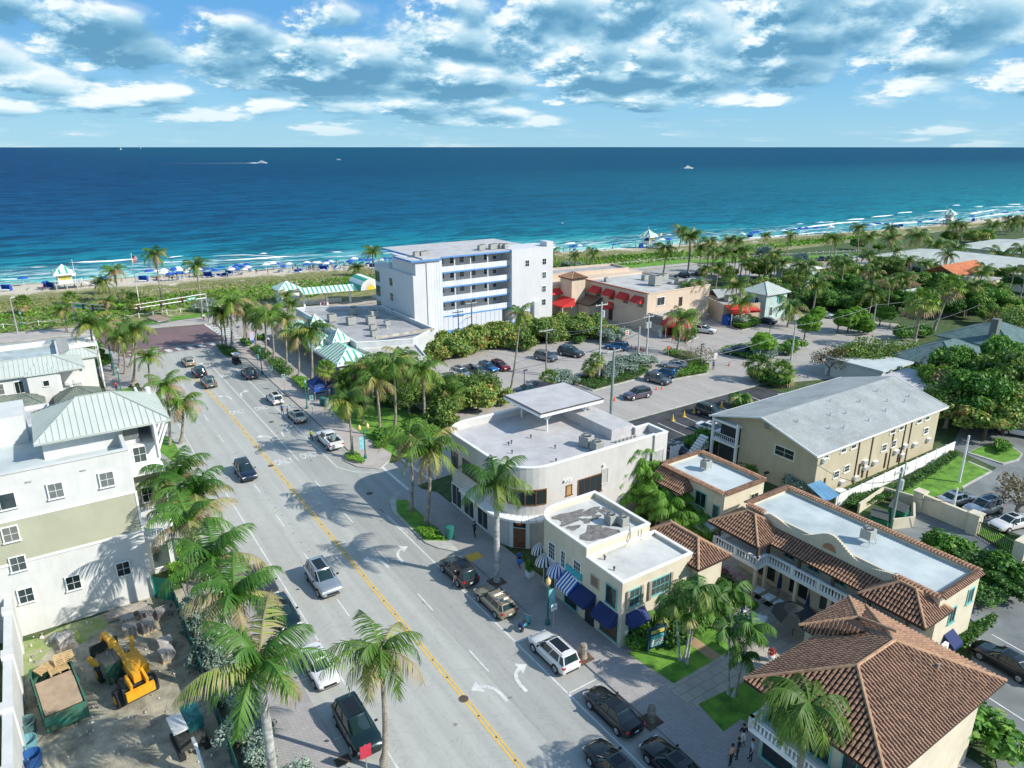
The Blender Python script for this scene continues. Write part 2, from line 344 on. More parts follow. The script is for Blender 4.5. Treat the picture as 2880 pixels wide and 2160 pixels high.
def sea_mat():
    m = bpy.data.materials.new('sea_water'); m.use_nodes = True; nt = m.node_tree; b = nt.nodes['Principled BSDF']
    at = nt.nodes.new('ShaderNodeAttribute'); at.attribute_name = 'off'
    v = planvec(nt); x, y, z = sepxyz(nt, v)
    big = noise(nt, comb(nt, mathn(nt, 'MULTIPLY', x, 0.004), mathn(nt, 'MULTIPLY', y, 0.012)), 1.0, 4)
    st = comb(nt, mathn(nt, 'MULTIPLY', x, 0.08), mathn(nt, 'MULTIPLY', y, 0.24))
    w1 = noise(nt, st, 1.0, 5, 0.62, 0.4)
    w2 = noise(nt, comb(nt, mathn(nt, 'MULTIPLY', x, 0.018), mathn(nt, 'MULTIPLY', y, 0.05)), 1.0, 5, 0.66, 0.5)
    o = mathn(nt, 'MAXIMUM', mathn(nt, 'ADD', at.outputs['Fac'], mathn(nt, 'MULTIPLY', mathn(nt, 'SUBTRACT', big, 0.5), 90)), 0.0)
    near = mathn(nt, 'MINIMUM', at.outputs['Fac'], o)
    f = mathn(nt, 'POWER', mathn(nt, 'DIVIDE', o, 900, True), 0.5)
    c = ramp(nt, f, [(0.0, (0.13, 0.38, 0.37)), (0.11, (0.035, 0.24, 0.29)), (0.20, (0.006, 0.14, 0.215)), (0.31, (0.0006, 0.075, 0.17)), (0.46, (0.0002, 0.040, 0.138)), (0.8, (0.0002, 0.033, 0.120)), (1.0, (0.0002, 0.032, 0.112))])
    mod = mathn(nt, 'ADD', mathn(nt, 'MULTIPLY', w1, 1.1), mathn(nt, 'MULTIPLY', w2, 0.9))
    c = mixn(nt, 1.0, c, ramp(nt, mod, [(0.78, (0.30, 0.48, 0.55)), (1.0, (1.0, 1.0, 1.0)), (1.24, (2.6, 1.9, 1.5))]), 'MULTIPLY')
    fl = noise(nt, comb(nt, mathn(nt, 'MULTIPLY', x, 0.28), mathn(nt, 'MULTIPLY', y, 0.9)), 1.0, 2, 0.5)
    flm = mathn(nt, 'MULTIPLY', ramp(nt, fl, [(0.735, 0.0), (0.76, 1.0)]), ramp(nt, w2, [(0.5, 0.0), (0.6, 1.0)]))
    shf = noise(nt, comb(nt, mathn(nt, 'MULTIPLY', x, 0.09), mathn(nt, 'MULTIPLY', y, 0.35)), 1.0, 6, 0.7, 1.0)
    surf = mathn(nt, 'MULTIPLY', ramp(nt, mathn(nt, 'DIVIDE', at.outputs['Fac'], 40), [(0.0, 1.0), (0.5, 0.8), (1.0, 0.0)]), ramp(nt, shf, [(0.50, 0.0), (0.58, 1.0)]))
    edge = ramp(nt, mathn(nt, 'ADD', at.outputs['Fac'], mathn(nt, 'MULTIPLY', shf, 6)), [(0.0, 1.0), (1.0, 0.0)])
    foam = mathn(nt, 'MAXIMUM', mathn(nt, 'MAXIMUM', flm, mathn(nt, 'MULTIPLY', surf, 0.6)), edge, True)
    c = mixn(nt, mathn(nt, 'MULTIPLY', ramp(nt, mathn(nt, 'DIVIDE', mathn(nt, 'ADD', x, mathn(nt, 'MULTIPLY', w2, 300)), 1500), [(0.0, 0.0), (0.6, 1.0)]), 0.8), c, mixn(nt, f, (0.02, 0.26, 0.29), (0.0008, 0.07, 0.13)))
    c = mixn(nt, foam, c, (0.80, 0.86, 0.86))
    link(nt, c, b.inputs['Base Color']); b.inputs['Roughness'].default_value = 0.5; b.inputs['Specular IOR Level'].default_value = 0.02
    bn = nt.nodes.new('ShaderNodeBump'); bn.inputs['Strength'].default_value = 1.0; bn.inputs['Distance'].default_value = 1.6
    link(nt, mathn(nt, 'ADD', w1, mathn(nt, 'MULTIPLY', w2, 2.0)), bn.inputs['Height']); link(nt, bn.outputs[0], b.inputs['Normal']); return m
ts = [-60000, -8000, -1500] + list(np.arange(-400, 900, 12.0)) + [1200, 2500, 8000, 60000]
ss = [150, 170, 185] + list(np.arange(190, 300, 3.0)) + [320, 360, 420, 520, 700, 1000, 1600, 3000, 8000, 70000]
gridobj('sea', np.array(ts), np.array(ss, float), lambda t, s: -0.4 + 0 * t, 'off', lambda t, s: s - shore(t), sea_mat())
foam = MB(); rnd = random.Random(5)
FO = [('a', [(530, 382), (700, 378), (870, 370), (1080, 350)], 1.5), ('a', [(1290, 345), (1430, 330)], 1.3), ('a', [(1590, 372), (1800, 362), (2000, 350), (2212, 340)], 1.3),
 ('a', [(235, 420), (360, 415)], 1.6), ('a', [(125, 482), (240, 478)], 1.2), ('a', [(250, 478), (420, 465)], .7), ('a', [(500, 440), (620, 430)], 1), ('a', [(580, 450), (820, 440)], .8),
 ('b', [(80, 312), (145, 310)], 1.8), ('b', [(0, 350), (200, 340), (360, 330)], 1.8), ('b', [(640, 302), (730, 300)], 1.8), ('b', [(570, 345), (880, 325)], .9), ('b', [(1030, 310), (1140, 305)], 1), ('b', [(0, 385), (480, 358)], .6),
 ('a', [(1010, 390), (1430, 378)], .5), ('a', [(0, 515), (150, 508)], .9), ('a', [(1640, 330), (1900, 322), (2150, 330)], .8), ('a', [(1200, 380), (1500, 372)], .6), ('a', [(2010, 312), (2080, 308)], 1.5),
 ('c', [(520, 235), (610, 230)], 2.2), ('c', [(640, 225), (710, 228)], 1.4), ('c', [(1310, 165), (1355, 165)], 2.5), ('c', [(680, 245), (770, 243)], 1.2), ('c', [(440, 298), (780, 284), (1110, 264)], 1.6), ('c', [(1200, 125), (1240, 128)], 1.3), ('c', [(400, 245), (460, 243)], 1.2),
 ('c', [(490, 75), (520, 74)], 2), ('d', [(380, 125), (750, 78), (960, 60)], 2.2), ('d', [(590, 70), (740, 66)], 2.5), ('d', [(830, 50), (970, 42)], 4), ('d', [(1020, 30), (1200, 12)], 3.5), ('d', [(310, 132), (370, 130)], 3),
 ('d', [(440, 82), (500, 80)], 2), ('d', [(0, 200), (180, 185), (420, 165), (800, 132)], 2.0), ('E', [(570, 182), (760, 165)], 4.5), ('E', [(980, 162), (1240, 145)], 3), ('E', [(1290, 80), (1390, 78)], 6), ('E', [(1590, 100), (1690, 94)], 5),
 ('E', [(1430, 200), (1890, 130)], 3), ('E', [(1440, 262), (1700, 222), (2212, 160)], 3), ('E', [(2020, 70), (2180, 66)], 5), ('E', [(1760, 103), (2212, 95)], 2.5), ('E', [(200, 340), (700, 305), (1200, 270)], 2)]
for tl, pl, w in FO:
    P_ = [q(tl, *p, -0.3) for p in pl]; pts = []
    for a, b_ in zip(P_, P_[1:]):
        n = max(2, int(math.dist(a, b_) / 1.2))
        for i in range(n): pts.append((a[0] + (b_[0] - a[0]) * i / n, a[1] + (b_[1] - a[1]) * i / n))
    pts.append(P_[-1]); n = len(pts); vs = []; hw = 0.5
    for i, (x, y) in enumerate(pts):
        e = min(1, 4 * min(i, n - 1 - i) / n + .08); hw = max(.25, min(1.5, hw + rnd.uniform(-.3, .3)))
        a = w * e * hw * .8; ym = math.sin(i * .35) * .3
        vs += [(x, y + ym - a * .6, -0.37), (x, y + ym - a * .1, -0.37 + min(.35, .25 * a)), (x, y + ym + a * .8, -0.37)]
    foam._a(vs, [(3 * i + k, 3 * i + 3 + k, 3 * i + 4 + k, 3 * i + 1 + k) for i in range(n - 1) for k in (0, 1)], 0)
o = foam.obj('sea_foam', mat('foam', (0.85, 0.9, 0.9), 0.9, 0.05)); o.rotation_euler = (0, 0, ANG)
tag(o, 'white foam of low waves breaking along the beach', 'sea foam', kind='stuff')
def roadmat(name, col, x0, lane=3.3, spots=.76):
    m = bpy.data.materials.new(name); m.use_nodes = True; nt = m.node_tree; b = nt.nodes['Principled BSDF']; b.inputs['Roughness'].default_value = .85
    v = planvec(nt); x, y, z = sepxyz(nt, v)
    tr = mathn(nt, 'COSINE', mathn(nt, 'MULTIPLY', mathn(nt, 'SUBTRACT', x, x0), 4 * math.pi / lane)); st = noise(nt, comb(nt, mathn(nt, 'MULTIPLY', x, 1.6), mathn(nt, 'MULTIPLY', y, .05)), 1.0, 4, .6)
    n = noise(nt, v, .12, 3, .5); g = noise(nt, v, 22, 2, .5); sp = noise(nt, v, 1.1, 2, .4); cr = noise(nt, v, .35, 6, .7, 1.5)
    f = mathn(nt, 'ADD', mathn(nt, 'MULTIPLY', tr, .045), mathn(nt, 'ADD', mathn(nt, 'MULTIPLY', st, .42), mathn(nt, 'ADD', mathn(nt, 'MULTIPLY', n, .25), mathn(nt, 'MULTIPLY', g, .30))))
    k = mathn(nt, 'ADD', mathn(nt, 'MULTIPLY', f, .80), .58)
    crk = ramp(nt, mathn(nt, 'ABSOLUTE', mathn(nt, 'SUBTRACT', cr, .5)), [(0.0, .70), (0.008, 1.0)])
    c = mixn(nt, 1.0, (*col,), comb(nt, k, k, k), 'MULTIPLY'); c = mixn(nt, 1.0, c, crk, 'MULTIPLY'); c = mixn(nt, mathn(nt, 'MULTIPLY', ramp(nt, sp, [(spots, 0.0), (spots + .03, 1.0)]), .55), c, (.10, .10, .09))
    link(nt, c, b.inputs['Base Color']); MATS[name] = m; return m
M_ROAD = roadmat('road_concrete_grey', (0.44, 0.445, 0.41), 13.7)
M_ROAD2 = roadmat('road_asphalt_grey', (0.37, 0.375, 0.35), 23.5, 3.4, .72)
M_DARK = mat('fresh_asphalt', (0.052, 0.056, 0.06), 0.85, 0.3, 0.4, 0.2, 25)
M_DRIVE = mat('driveway_asphalt', (0.20, 0.22, 0.22), 0.85, 0.2, 0.25, 0.2, 25)
M_WALK = mat('pavement_concrete', (0.44, 0.40, 0.37), 0.85, 0.12, 0.35)
M_LOT = roadmat('parking_lot_paving', (0.40, 0.375, 0.345), 0, 9, .70)
M_KERB = mat('kerb_concrete', (0.46, 0.46, 0.42), 0.85, 0.18, 0.8)
M_PAVER = brickmat('pavement_pavers', (0.41, 0.385, 0.37), (0.36, 0.34, 0.33), (0.28, 0.265, 0.26), 0.4, 0.2, 0.018, rot=R(45))
M_STONE = brickmat('stone_flags', (0.47, 0.43, 0.36), (0.38, 0.36, 0.32), (0.26, 0.25, 0.22), 1.2, 0.8, 0.03)
M_REDBR = mat('brick_junction_paving', (0.185, 0.118, 0.118), 0.85, 0.2, 0.12, col2=(0.15, 0.105, 0.112))
M_GRASS = mat('lawn_grass', (0.15, 0.32, 0.035), 0.95, 0.2, 0.8, 1.0, 18, col2=(0.06, 0.17, 0.018))
M_SOIL = mat('mulch_soil', (0.13, 0.09, 0.06), 0.95, 0.3, 1.5, 0.6)
M_WHITEP = mat('road_paint_white', (0.66, 0.67, 0.64), 0.8, 0.12, 1.5)
M_YEL = mat('road_paint_yellow', (0.72, 0.46, 0.07), 0.8, 0.12, 1.5)
M_SANDY = mat('sandy_yard_soil', (0.38, 0.355, 0.27), 0.95, 0.3, 0.6, 1.0, 7)
SURF = {}
def surface(name, poly, m, z=0.0, th=0.05): return struct(name, MB().prism(poly, z - th, z), m)
surface('avenue_roadway', [(11, -60), (23, -60), (23, 151), (11, 151)], M_ROAD, 0.004)
surface('avenue_roadway', [(23, -60), (29.9, -60), (29.9, 152), (23, 151)], M_ROAD2, 0.004)
surface('avenue_roadway', [(29.9, 66), (33, 68.5), (33, 77), (29.9, 79)], M_ROAD2, 0.004)
surface('side_street', [(33, 69.5), (57, 70.8), (97, 71.3), (112, 66), (132, 58), (132, 66), (150, 72), (160, 82), (150, 100), (140, 110), (136, 128), (104, 128), (96, 112), (60, 118), (45, 112), (45, 79), (33, 76.8)], M_LOT, 0.008)
surface('beach_road_north', [(-400, 205), (8.5, 172.8), (7.6, 161), (11, 151.5), (9, 151), (-400, 180)], M_ROAD2, 0.006)
surface('beach_road_south', [(29.6, 151), (29.6, 168), (150, 170), (188, 166), (215, 156), (256, 143), (340, 138), (640, 140), (640, 112), (340, 120), (262, 124), (200, 136), (150, 148)], M_LOT, 0.006)
surface('brick_junction', [(8.3, 172.8), (29.3, 168.4), (30.3, 150.8), (11, 153.6), (7.6, 161)], M_REDBR, 0.009)
surface('brick_junction', [(11, 147.6), (29.4, 146.8), (29.6, 150.8), (11, 153.4)], M_REDBR, 0.009)
surface('dark_parking_lot', [(56, 54), (97.5, 54), (97.5, 71.0), (56, 70.6)], M_DARK, 0.012)
surface('service_drive', [(45.5, -20), (140, -20), (140, 14), (118, 17), (100, 19), (78, 19), (78, 33.5), (68, 33.5), (60, 19.5), (56.8, 19), (45.5, 12)], M_DRIVE, 0.006)
surface('right_parking_lot', [(140, 14), (140, 48), (118, 41), (100, 38), (95, 33.5), (86, 33.2), (79, 29.3), (80, 20), (100, 19), (118, 17)], M_DRIVE, 0.008)
surface('right_parking_lot', [(95.2, 33.9), (118, 41), (118, 47), (97, 39.8)], M_DRIVE, 0.014)
def pave(name, poly, m=M_WALK, z=0.12, kerb=True): return struct(name, MB().prism(poly, -0.05, z, 1, 0), [m, M_KERB])
pave('pavement_right', [(29.9, -60), (34, -60), (34, 66.2), (32.6, 68.6), (30.8, 68.8), (29.4, 67.6), (29.9, 62)], M_PAVER)
pave('pavement_right', arc(29.9, 61.6, 2.2, 95, 270, 8) and [(29.9, 53.6), (28.4, 55.6), (27.8, 57.2), (27.75, 64.6), (28.3, 67), (29.4, 68.6), (31, 69.2), (30.0, 62)], M_KERB, 0.118)
pave('pavement_right', [(34, 34), (45, 34), (45, -20), (34, -20)], M_PAVER, 0.116)
pave('courtyard_paving', [(39.5, 22), (50, 22), (56, 37), (52, 40.2), (46, 52), (41, 50), (41, 34), (39, 33.9)], M_STONE, 0.124)
pave('pavement_far_right', [(30, 82), (30, 135), (27, 138), (26.8, 145.5), (28.3, 149), (31, 150.2), (45, 150.6), (45, 110), (40.5, 108), (38, 92), (34.4, 79.6), (33, 77.4), (31, 75.9), (29, 78), (28.2, 81)], M_WALK)
pave('pavement_left', [(11, -60), (11, 121), (9.5, 126), (9.2, 129), (11, 131), (11, 149), (8.5, 152), (6, 152), (6, 60), (7.2, 50), (7.2, -60)], M_PAVER)
pave('pavement_left', [(11.0, 88), (12.6, 92), (12.8, 98), (11.0, 103)], M_KERB, 0.118)
pave('beach_promenade', [(-400, 214), (-9, 183.5), (3, 181.5), (19, 174.5), (28, 176), (33, 176), (60, 174), (110, 173.5), (150, 174), (188, 170), (188, 167), (150, 170.4), (33, 168.8), (29.4, 168.9), (8, 173.4), (-400, 206)], M_WALK)
s_ = MB()
P0 = [q('a', *p) for p in [(1150, 825), (1230, 855), (1330, 838), (1325, 828), (1240, 805), (1190, 800)]]
s_.prism(P0, 0.1, 0.45, 1, 0); struct('promenade_planter_paving', s_, [mat('tan_paving', (0.33, 0.24, 0.18)), M_WALK])
pave('stone_walk', [q('k', *p, .13) for p in [(1280, 1000), (1380, 990), (1790, 755), (2010, 930), (1990, 960), (1560, 1165), (1560, 1220)]], M_STONE, .128)
def lawn(poly, z=0.135, m=None, name='lawn'): return struct(name, MB().prism(poly, 0.0, z), m or M_GRASS)
lawn([q('k', *p, .13) for p in [(1015, 770), (1370, 1000), (1665, 830), (1480, 665), (1340, 620), (1090, 700)]])
lawn([q('k', *p, .13) for p in [(1560, 1160), (1990, 955), (2160, 1130), (1985, 1330), (1890, 1275), (1755, 1375)]])
lawn([q('k', *p, .13) for p in [(1500, 620), (1740, 785), (1830, 730), (1690, 560), (1560, 520)]], 0.134)
surface('garden_path', [q('k', *p, .14) for p in [(1440, 655), (1665, 825), (1735, 785), (1500, 625)]], mat('tan_gravel', (0.42, 0.28, 0.15), .9), 0.142)
lawn([(27.95, 57.6), (29.9, 56.2), (30.2, 66.6), (29.2, 67.2), (28.1, 64.6)], 0.15)
lawn([q('f', *p) for p in [(1240, 780), (1160, 800), (1000, 700), (680, 470), (640, 420), (690, 340), (900, 400), (1200, 420), (1480, 540), (1500, 640), (1330, 740)]], 0.125)
lawn([(6.3, 96), (9.4, 96), (9.4, 128), (6.3, 128)], 0.131); lawn([(9.6, 104), (11.4, 101), (11.4, 95), (10.2, 92), (9.4, 96), (9.4, 125)], 0.133)
lawn([(-6.2, 40), (-6.4, 61.5), (2.6, 62.8), (7, 62.5), (7, 30), (-5.5, 30)], 0.05, M_SANDY, 'yard_ground')
for P_ in ([(120, 690), (330, 640), (480, 560), (700, 490), (700, 520), (480, 640), (330, 800), (180, 1000), (120, 900)], [(500, 580), (880, 450), (860, 540), (620, 700), (560, 640)]):
    lawn([q('i', *p, .05) for p in P_], 0.055 + .004 * (P_[0][0] > 400), mat('rough_weeds', (0.17, 0.26, 0.05), 0.95, 0.2, 0.5, col2=(0.40, 0.37, 0.28)), 'weedy_grass')
lawn([q('h', *p) for p in [(800, 1200), (1270, 1010), (1700, 790), (1780, 830), (1955, 905), (1735, 1030), (1600, 1120), (1330, 1090), (1100, 1090)]], 0.13)
lawn([q('h', *p) for p in [(1330, 1090), (1600, 1120), (1700, 1225), (1900, 1330), (2212, 1480), (2212, 1600), (1810, 1370), (1385, 1190)]], 0.132)
pave('right_lot_kerb', [q('h', *p) for p in [(1780, 825), (1965, 905), (1735, 1035), (1725, 1025), (1945, 905), (1775, 835)]], M_KERB, .15)
pave('right_lot_island', [q('h', *p) for p in [(1770, 760), (1900, 700), (2100, 700), (2200, 770), (2170, 820), (2050, 850)]], M_KERB, .14)
lawn([q('h', *p) for p in [(1785, 758), (1905, 703), (2095, 705), (2190, 772), (2160, 812), (2050, 840)]], 0.15)
lawn([(-300, 222), (-9, 187.5), (3, 186), (17, 180), (42, 182), (42, 178.5), (29, 176.3), (19, 175), (3, 182), (-9, 184), (-300, 215)], 0.1)
lawn([(150, 174.5), (188, 170.5), (216, 158), (262, 145), (262, 150), (216, 164), (190, 177), (150, 181)], 0.1)
ISL = [[(590, 1330), (740, 1385), (1090, 1290), (1200, 1230), (1150, 1200), (870, 1180), (800, 1300), (640, 1300)],
       [(1350, 1300), (1640, 1250), (1640, 1200), (1560, 1130), (1330, 1070), (1280, 1090), (1480, 1150), (1480, 1210), (1400, 1260)],
       [(1720, 1095), (1960, 1150), (2120, 1130), (2050, 1020), (1760, 1060)],
       [(1430, 925), (1560, 960), (1470, 1010), (1400, 970)], [(1840, 880), (1990, 890), (1900, 910), (1820, 890)]]
for I_ in ISL:
    P_ = [q('c', *p) for p in I_]; cx = sum(p[0] for p in P_) / len(P_); cy = sum(p[1] for p in P_) / len(P_)
    pave('lot_island', P_, M_KERB, .14)
    struct('lot_island_soil', MB().prism([(cx + (x - cx) * .93, cy + (y - cy) * .93) for x, y in P_], 0, .16), mat('planted_soil', (0.07, 0.1, 0.03), .95, .3, 1))
struct('lot_kerb', MB().box(56, 97.5, 70.9, 71.2, 0, .1).box(96.8, 97.2, 61, 66, 0, .15).bar((95.9, 66.2, .08), (104, 62.5, .08), .25, .16), M_KERB)
zm = 0.0135
mk = MB()
def strip(mb, t0, s0, t1, s1, w, z=zm):
    d = math.hypot(t1 - t0, s1 - s0); nx, ny = -(s1 - s0) / d * w / 2, (t1 - t0) / d * w / 2
    mb.face([(t0 - nx, s0 - ny, z), (t0 + nx, s0 + ny, z), (t1 + nx, s1 + ny, z), (t1 - nx, s1 - ny, z)][::-1])
y_ = MB(); 
for dt in (-.14, .14): strip(y_, 20.35 + dt, -50, 20.35 + dt, 105, .13); strip(y_, 20.35 + dt, 105, 19.4 + dt, 130, .13)
struct('centre_line_marking', y_, M_YEL)
strip(mk, 13.7, -50, 13.7, 86, .14); strip(mk, 12.9, 92, 13.4, 122, .12)
strip(mk, 26.9, -50, 26.9, 66.5, .14); strip(mk, 26.9, 79.5, 26.9, 143, .14)
strip(mk, 26.9, 79.5, 28.2, 77, .14); strip(mk, 28.2, 77, 31, 74.9, .14); strip(mk, 26.9, 66.5, 27.2, 60, .1)
strip(mk, 23.55, 84, 23.55, 133, .14)
for s0 in list(np.arange(36, 76, 9.1)): strip(mk, 23.3, s0 + 2.0, 23.3, s0 + 4.9, .13)
for s0 in list(np.arange(36, 120, 9.1)): strip(mk, 17.0, s0 + 5.2, 17.0, s0 + 8.2, .13)
for s0 in (32.8, 39.6, 46.6, 53.2, 86, 92.5, 99, 105.5, 112, 118.6): strip(mk, 26.9, s0, 29.85, s0, .12)
for s0 in (31.5, 38.2, 45.0, 51.7): strip(mk, 11.1, s0, 13.7, s0, .12)
for i in range(9):   # southern zebra crossing
    s0 = 150.5 + i * 1.95; strip(mk, 29.9, s0, 33.2, s0 - .6, .75)
for i in range(6):
    s0 = 162.8 + i * 1.85; strip(mk, 5.0, s0 + .9, 8.1, s0, .75)
strip(mk, 29.5, 168.6, 30.6, 149.5, .5); strip(mk, 8.5, 172.6, 7.9, 161, .5)
for i in range(9):
    t0 = 12.4 + i * 2.05; mk.face([(t0, 148.3, zm), (t0 + 1.0, 148.3, zm), (t0 + .55, 150.6, zm), (t0 - .45, 150.6, zm)])
strip(mk, 11, 153.2, 30, 150.7, .3); strip(mk, 11, 148.0, 29.5, 147.2, .3)
strip(mk, 31.6, 68.6, 31.6, 76.4, .35); strip(mk, 35.0, 69.6, 34.6, 77.4, .35)
for a, b_ in [((1245, 525), (1490, 635)), ((1360, 510), (1620, 615)), ((1450, 475), (1565, 525)), ((1540, 445), (1700, 510)), ((1740, 405), (1810, 432)), ((1780, 355), (1890, 405)), ((1945, 310), (2055, 355)), ((1560, 640), (1640, 608)), ((1350, 655), (1460, 700))]:
    p0, p1 = q('g', *a), q('g', *b_); strip(mk, *p0, *p1, .13, .018)
for a, b_ in [((1960, 620), (2212, 760)), ((1940, 1115), (2212, 1290))]:
    p0, p1 = q('l', *a), q('l', *b_); strip(mk, *p0, *p1, .12, .016)
for i in range(12): strip(mk, 55.5 + i * 2.7, 108.3 - i * .0, 55.9 + i * 2.7, 103.6, .1, .017)
def turn_arrow(t0, s0, sgn, k=1.0, rot=0):
    """curved turn arrow, sgn -1 turns left, +1 right; drivers read it going towards the sea"""
    L, w = 3.6 * k, .22 * k; pts = [(0, 0), (0, .9), (.12, 1.6), (.45, 2.15), (.95, 2.45)]
    for a, b_ in zip(pts, pts[1:]): strip(mk, t0 + sgn * a[0] * k * 1.0, s0 + a[1] * k, t0 + sgn * b_[0] * k, s0 + b_[1] * k, .3 * k, zm + .0005)
    tr = [(t0 + sgn * .9 * k, s0 + 1.75 * k, zm), (t0 + sgn * .95 * k, s0 + 3.15 * k, zm), (t0 + sgn * 1.75 * k, s0 + 2.5 * k, zm)]
    mk.face(tr if sgn < 0 else tr[::-1])
for tl, x, y, sg in [('j', 2010, 1140, -1), ('k', 225, 1065, 1), ('j', 1085, 100, -1), ('f', 1200, 1610, 1), ('f', 190, 660, -1), ('f', 275, 630, 1), ('e', 1800, 340, -1), ('F', 560, 1360, 1), ('F', 150, 960, -1)]:
    t0, s0 = q(tl, x, y); turn_arrow(t0, s0, sg, .95)
struct('lane_markings', mk, M_WHITEP)
def text_mesh(txt, size, mt, ex=0.0, sx=1.0, sy=1.0, align='CENTER', bold=0.0):
    c = bpy.data.curves.new('t', 'FONT'); c.body = txt; c.size = size; c.align_x = align; c.align_y = 'CENTER'; c.extrude = ex; c.offset = bold
    c.resolution_u = 3
    o = bpy.data.objects.new('t', c); dg = bpy.context.evaluated_depsgraph_get(); me = bpy.data.meshes.new_from_object(o.evaluated_get(dg))
    bpy.data.objects.remove(o); me.transform(Matrix.Diagonal((sx, sy, 1, 1))); me.materials.clear(); me.materials.append(mt); return me
tm_ = text_mesh('ONLY', 1.0, M_WHITEP, 0, 0.85, 2.5, bold=.015)
for tl, x, y in [('e', 1845, 440), ('e', 2040, 408), ('f', 272, 825), ('f', 470, 775), ('F', 345, 1090)]:
    t0, s0 = q(tl, x, y); o = bpy.data.objects.new('lane_word_marking', tm_); SC.collection.objects.link(o)
    x_, y__ = wxy(t0, s0); o.location = (x_, y__, zm + .002); o.rotation_euler = (0, 0, ANG); o['kind'] = 'structure'
st_ = MB()
for s0 in np.arange(30, 128, 2.3): st_.cyl(20.35, s0, .01, .035, .07, n=6)
for s0 in np.arange(60, 92, 2.2): st_.cyl(17.3 + (s0 % 3) * .1, s0, .01, .035, .06, n=6)
struct('lane_studs', st_, mat('stud_dark', (0.06, 0.05, 0.045)))
for i, (tl, x, y) in enumerate([('j', 1670, 1122), ('f', 938, 1073), ('f', 170, 857), ('f', 175, 517)]):
    t0, s0 = q(tl, x, y); solo('manhole_cover', MB().cyl(0, 0, 0, .022, .36, n=16).cyl(0, 0, .02, .028, .27, n=16), mat('cast_iron', (0.11, 0.08, 0.06), .7),
        ['round iron manhole cover on the yellow centre line near the bottom', 'round manhole cover in the shaded mouth of the side street', 'round manhole cover on the yellow line beside the dark moving car', 'round manhole cover in the lane left of the pickup truck'][i], 'manhole cover', t0, s0)
t0, s0 = q('j', 730, 1610)
dg_ = MB(); dg_.box(-.5, .5, -.35, .35, .1, .14)
for i in range(7): dg_.box(-.42 + i * .13, -.36 + i * .13, -.3, .3, .14, .16, 1)
solo('storm_drain', dg_, [mat('rusty_grate', (0.12, 0.08, 0.05)), mat('stud_dark', (.06, .05, .045))], 'rusty square storm drain grate in the kerb near the bottom', 'drain', t0, s0)
t0, s0 = q('f', 1750, 1572)
tp = MB().box(-.75, .75, -.6, .6, .12, .135)
struct('tactile_paving', tp, M_YEL).location = (*wxy(t0, s0), 0)
M_WHITE = mat('white_stucco', (0.63, 0.64, 0.62), 0.85, 0.05, 0.5, streak=0.11)
M_WHITE2 = mat('warm_white_stucco', (0.56, 0.545, 0.525), 0.85, 0.06, 0.4, streak=0.12)
M_TRIM = mat('white_trim', (0.82, 0.83, 0.82), 0.6, 0.03)
M_CREAM = mat('cream_stucco', (0.65, 0.59, 0.455), 0.85, 0.07, 0.5, streak=0.15)
M_PEACH = mat('peach_stucco', (0.62, 0.50, 0.39), 0.85, 0.06, 0.4, streak=0.15)
M_BEIGE = mat('beige_stucco', (0.49, 0.44, 0.315), 0.85, 0.06, 0.4, streak=0.15)
M_BEIGE2 = M_BEIGE
M_ROOFW = mat('white_flat_roof', (0.50, 0.49, 0.49), 0.8, 0.08, 0.45, col2=(0.41, 0.405, 0.41))
M_ROOFP = mat('patched_flat_roof', (0.58, 0.585, 0.56), 0.8, 0.1, 0.42, col2=(0.47, 0.475, 0.455))
M_ROOFG = mat('grey_flat_roof', (0.36, 0.36, 0.36), 0.85, 0.2, 0.35, col2=(0.26, 0.265, 0.275))
M_ROOFT = mat('stained_white_roof', (0.52, 0.58, 0.58), 0.7, 0.1, 0.3, col2=(0.38, 0.44, 0.45))
M_MEMB = mat('peeled_roof_membrane', (0.20, 0.19, 0.18), 0.9, 0.3, 3, 0.5)
M_SHING = brickmat('grey_shingles', (0.38, 0.41, 0.40), (0.33, 0.36, 0.355), (0.25, 0.27, 0.27), 0.6, 0.22, 0.02, dirt=.4)
M_GLASS = mat('window_glass', (0.028, 0.045, 0.05), 0.06, 0, spec=0.6)
_g = M_GLASS.node_tree; _o = _g.nodes.new('ShaderNodeObjectInfo'); link(_g, ramp(_g, _o.outputs['Random'], [(0.0, (.016, .028, .03)), (.45, (.035, .055, .06)), (.6, (.07, .09, .09)), (.8, (.16, .17, .15)), (.82, (.03, .04, .045))], 'CONSTANT'), _g.nodes['Principled BSDF'].inputs['Base Color'])
M_GLASSB = mat('grey_blind_window', (0.16, 0.18, 0.18), 0.15, 0.1, 2)
M_TERRA = mat('terracotta_tile', (0.34, 0.195, 0.12), 0.75, 0.3, 2.2, col2=(0.20, 0.11, 0.07))
M_TERRAC = mat('terracotta_ridge', (0.48, 0.29, 0.17), 0.75, 0.2, 2.2)
M_TERRAB = mat('tile_bed_rib_shade', (0.055, 0.03, 0.024), 0.9, 0.2)  # tile bed, darkened to paint in the shade between the ribs
M_NAVY = mat('navy_canvas', (0.012, 0.028, 0.12), 0.8, 0.1, 1)
M_BLUE = mat('blue_canvas', (0.01, 0.085, 0.42), 0.75, 0.1, 1)
M_RED = mat('red_canvas', (0.62, 0.035, 0.03), 0.75, 0.1, 0.8)
M_GREEN = mat('green_canvas_stripe', (0.03, 0.38, 0.25), 0.7, 0.1, 0.8)
M_AQUA = mat('aqua_trim', (0.20, 0.50, 0.48), 0.6, 0.05)
M_WOOD = mat('brown_wood', (0.20, 0.09, 0.045), 0.6, 0.2, 2)
M_STEEL = mat('galvanised_steel', (0.50, 0.52, 0.52), 0.45, 0.1, 2, metal=0.5)
M_ACG = mat('air_conditioner_grey', (0.42, 0.43, 0.40), 0.6, 0.1, 2)
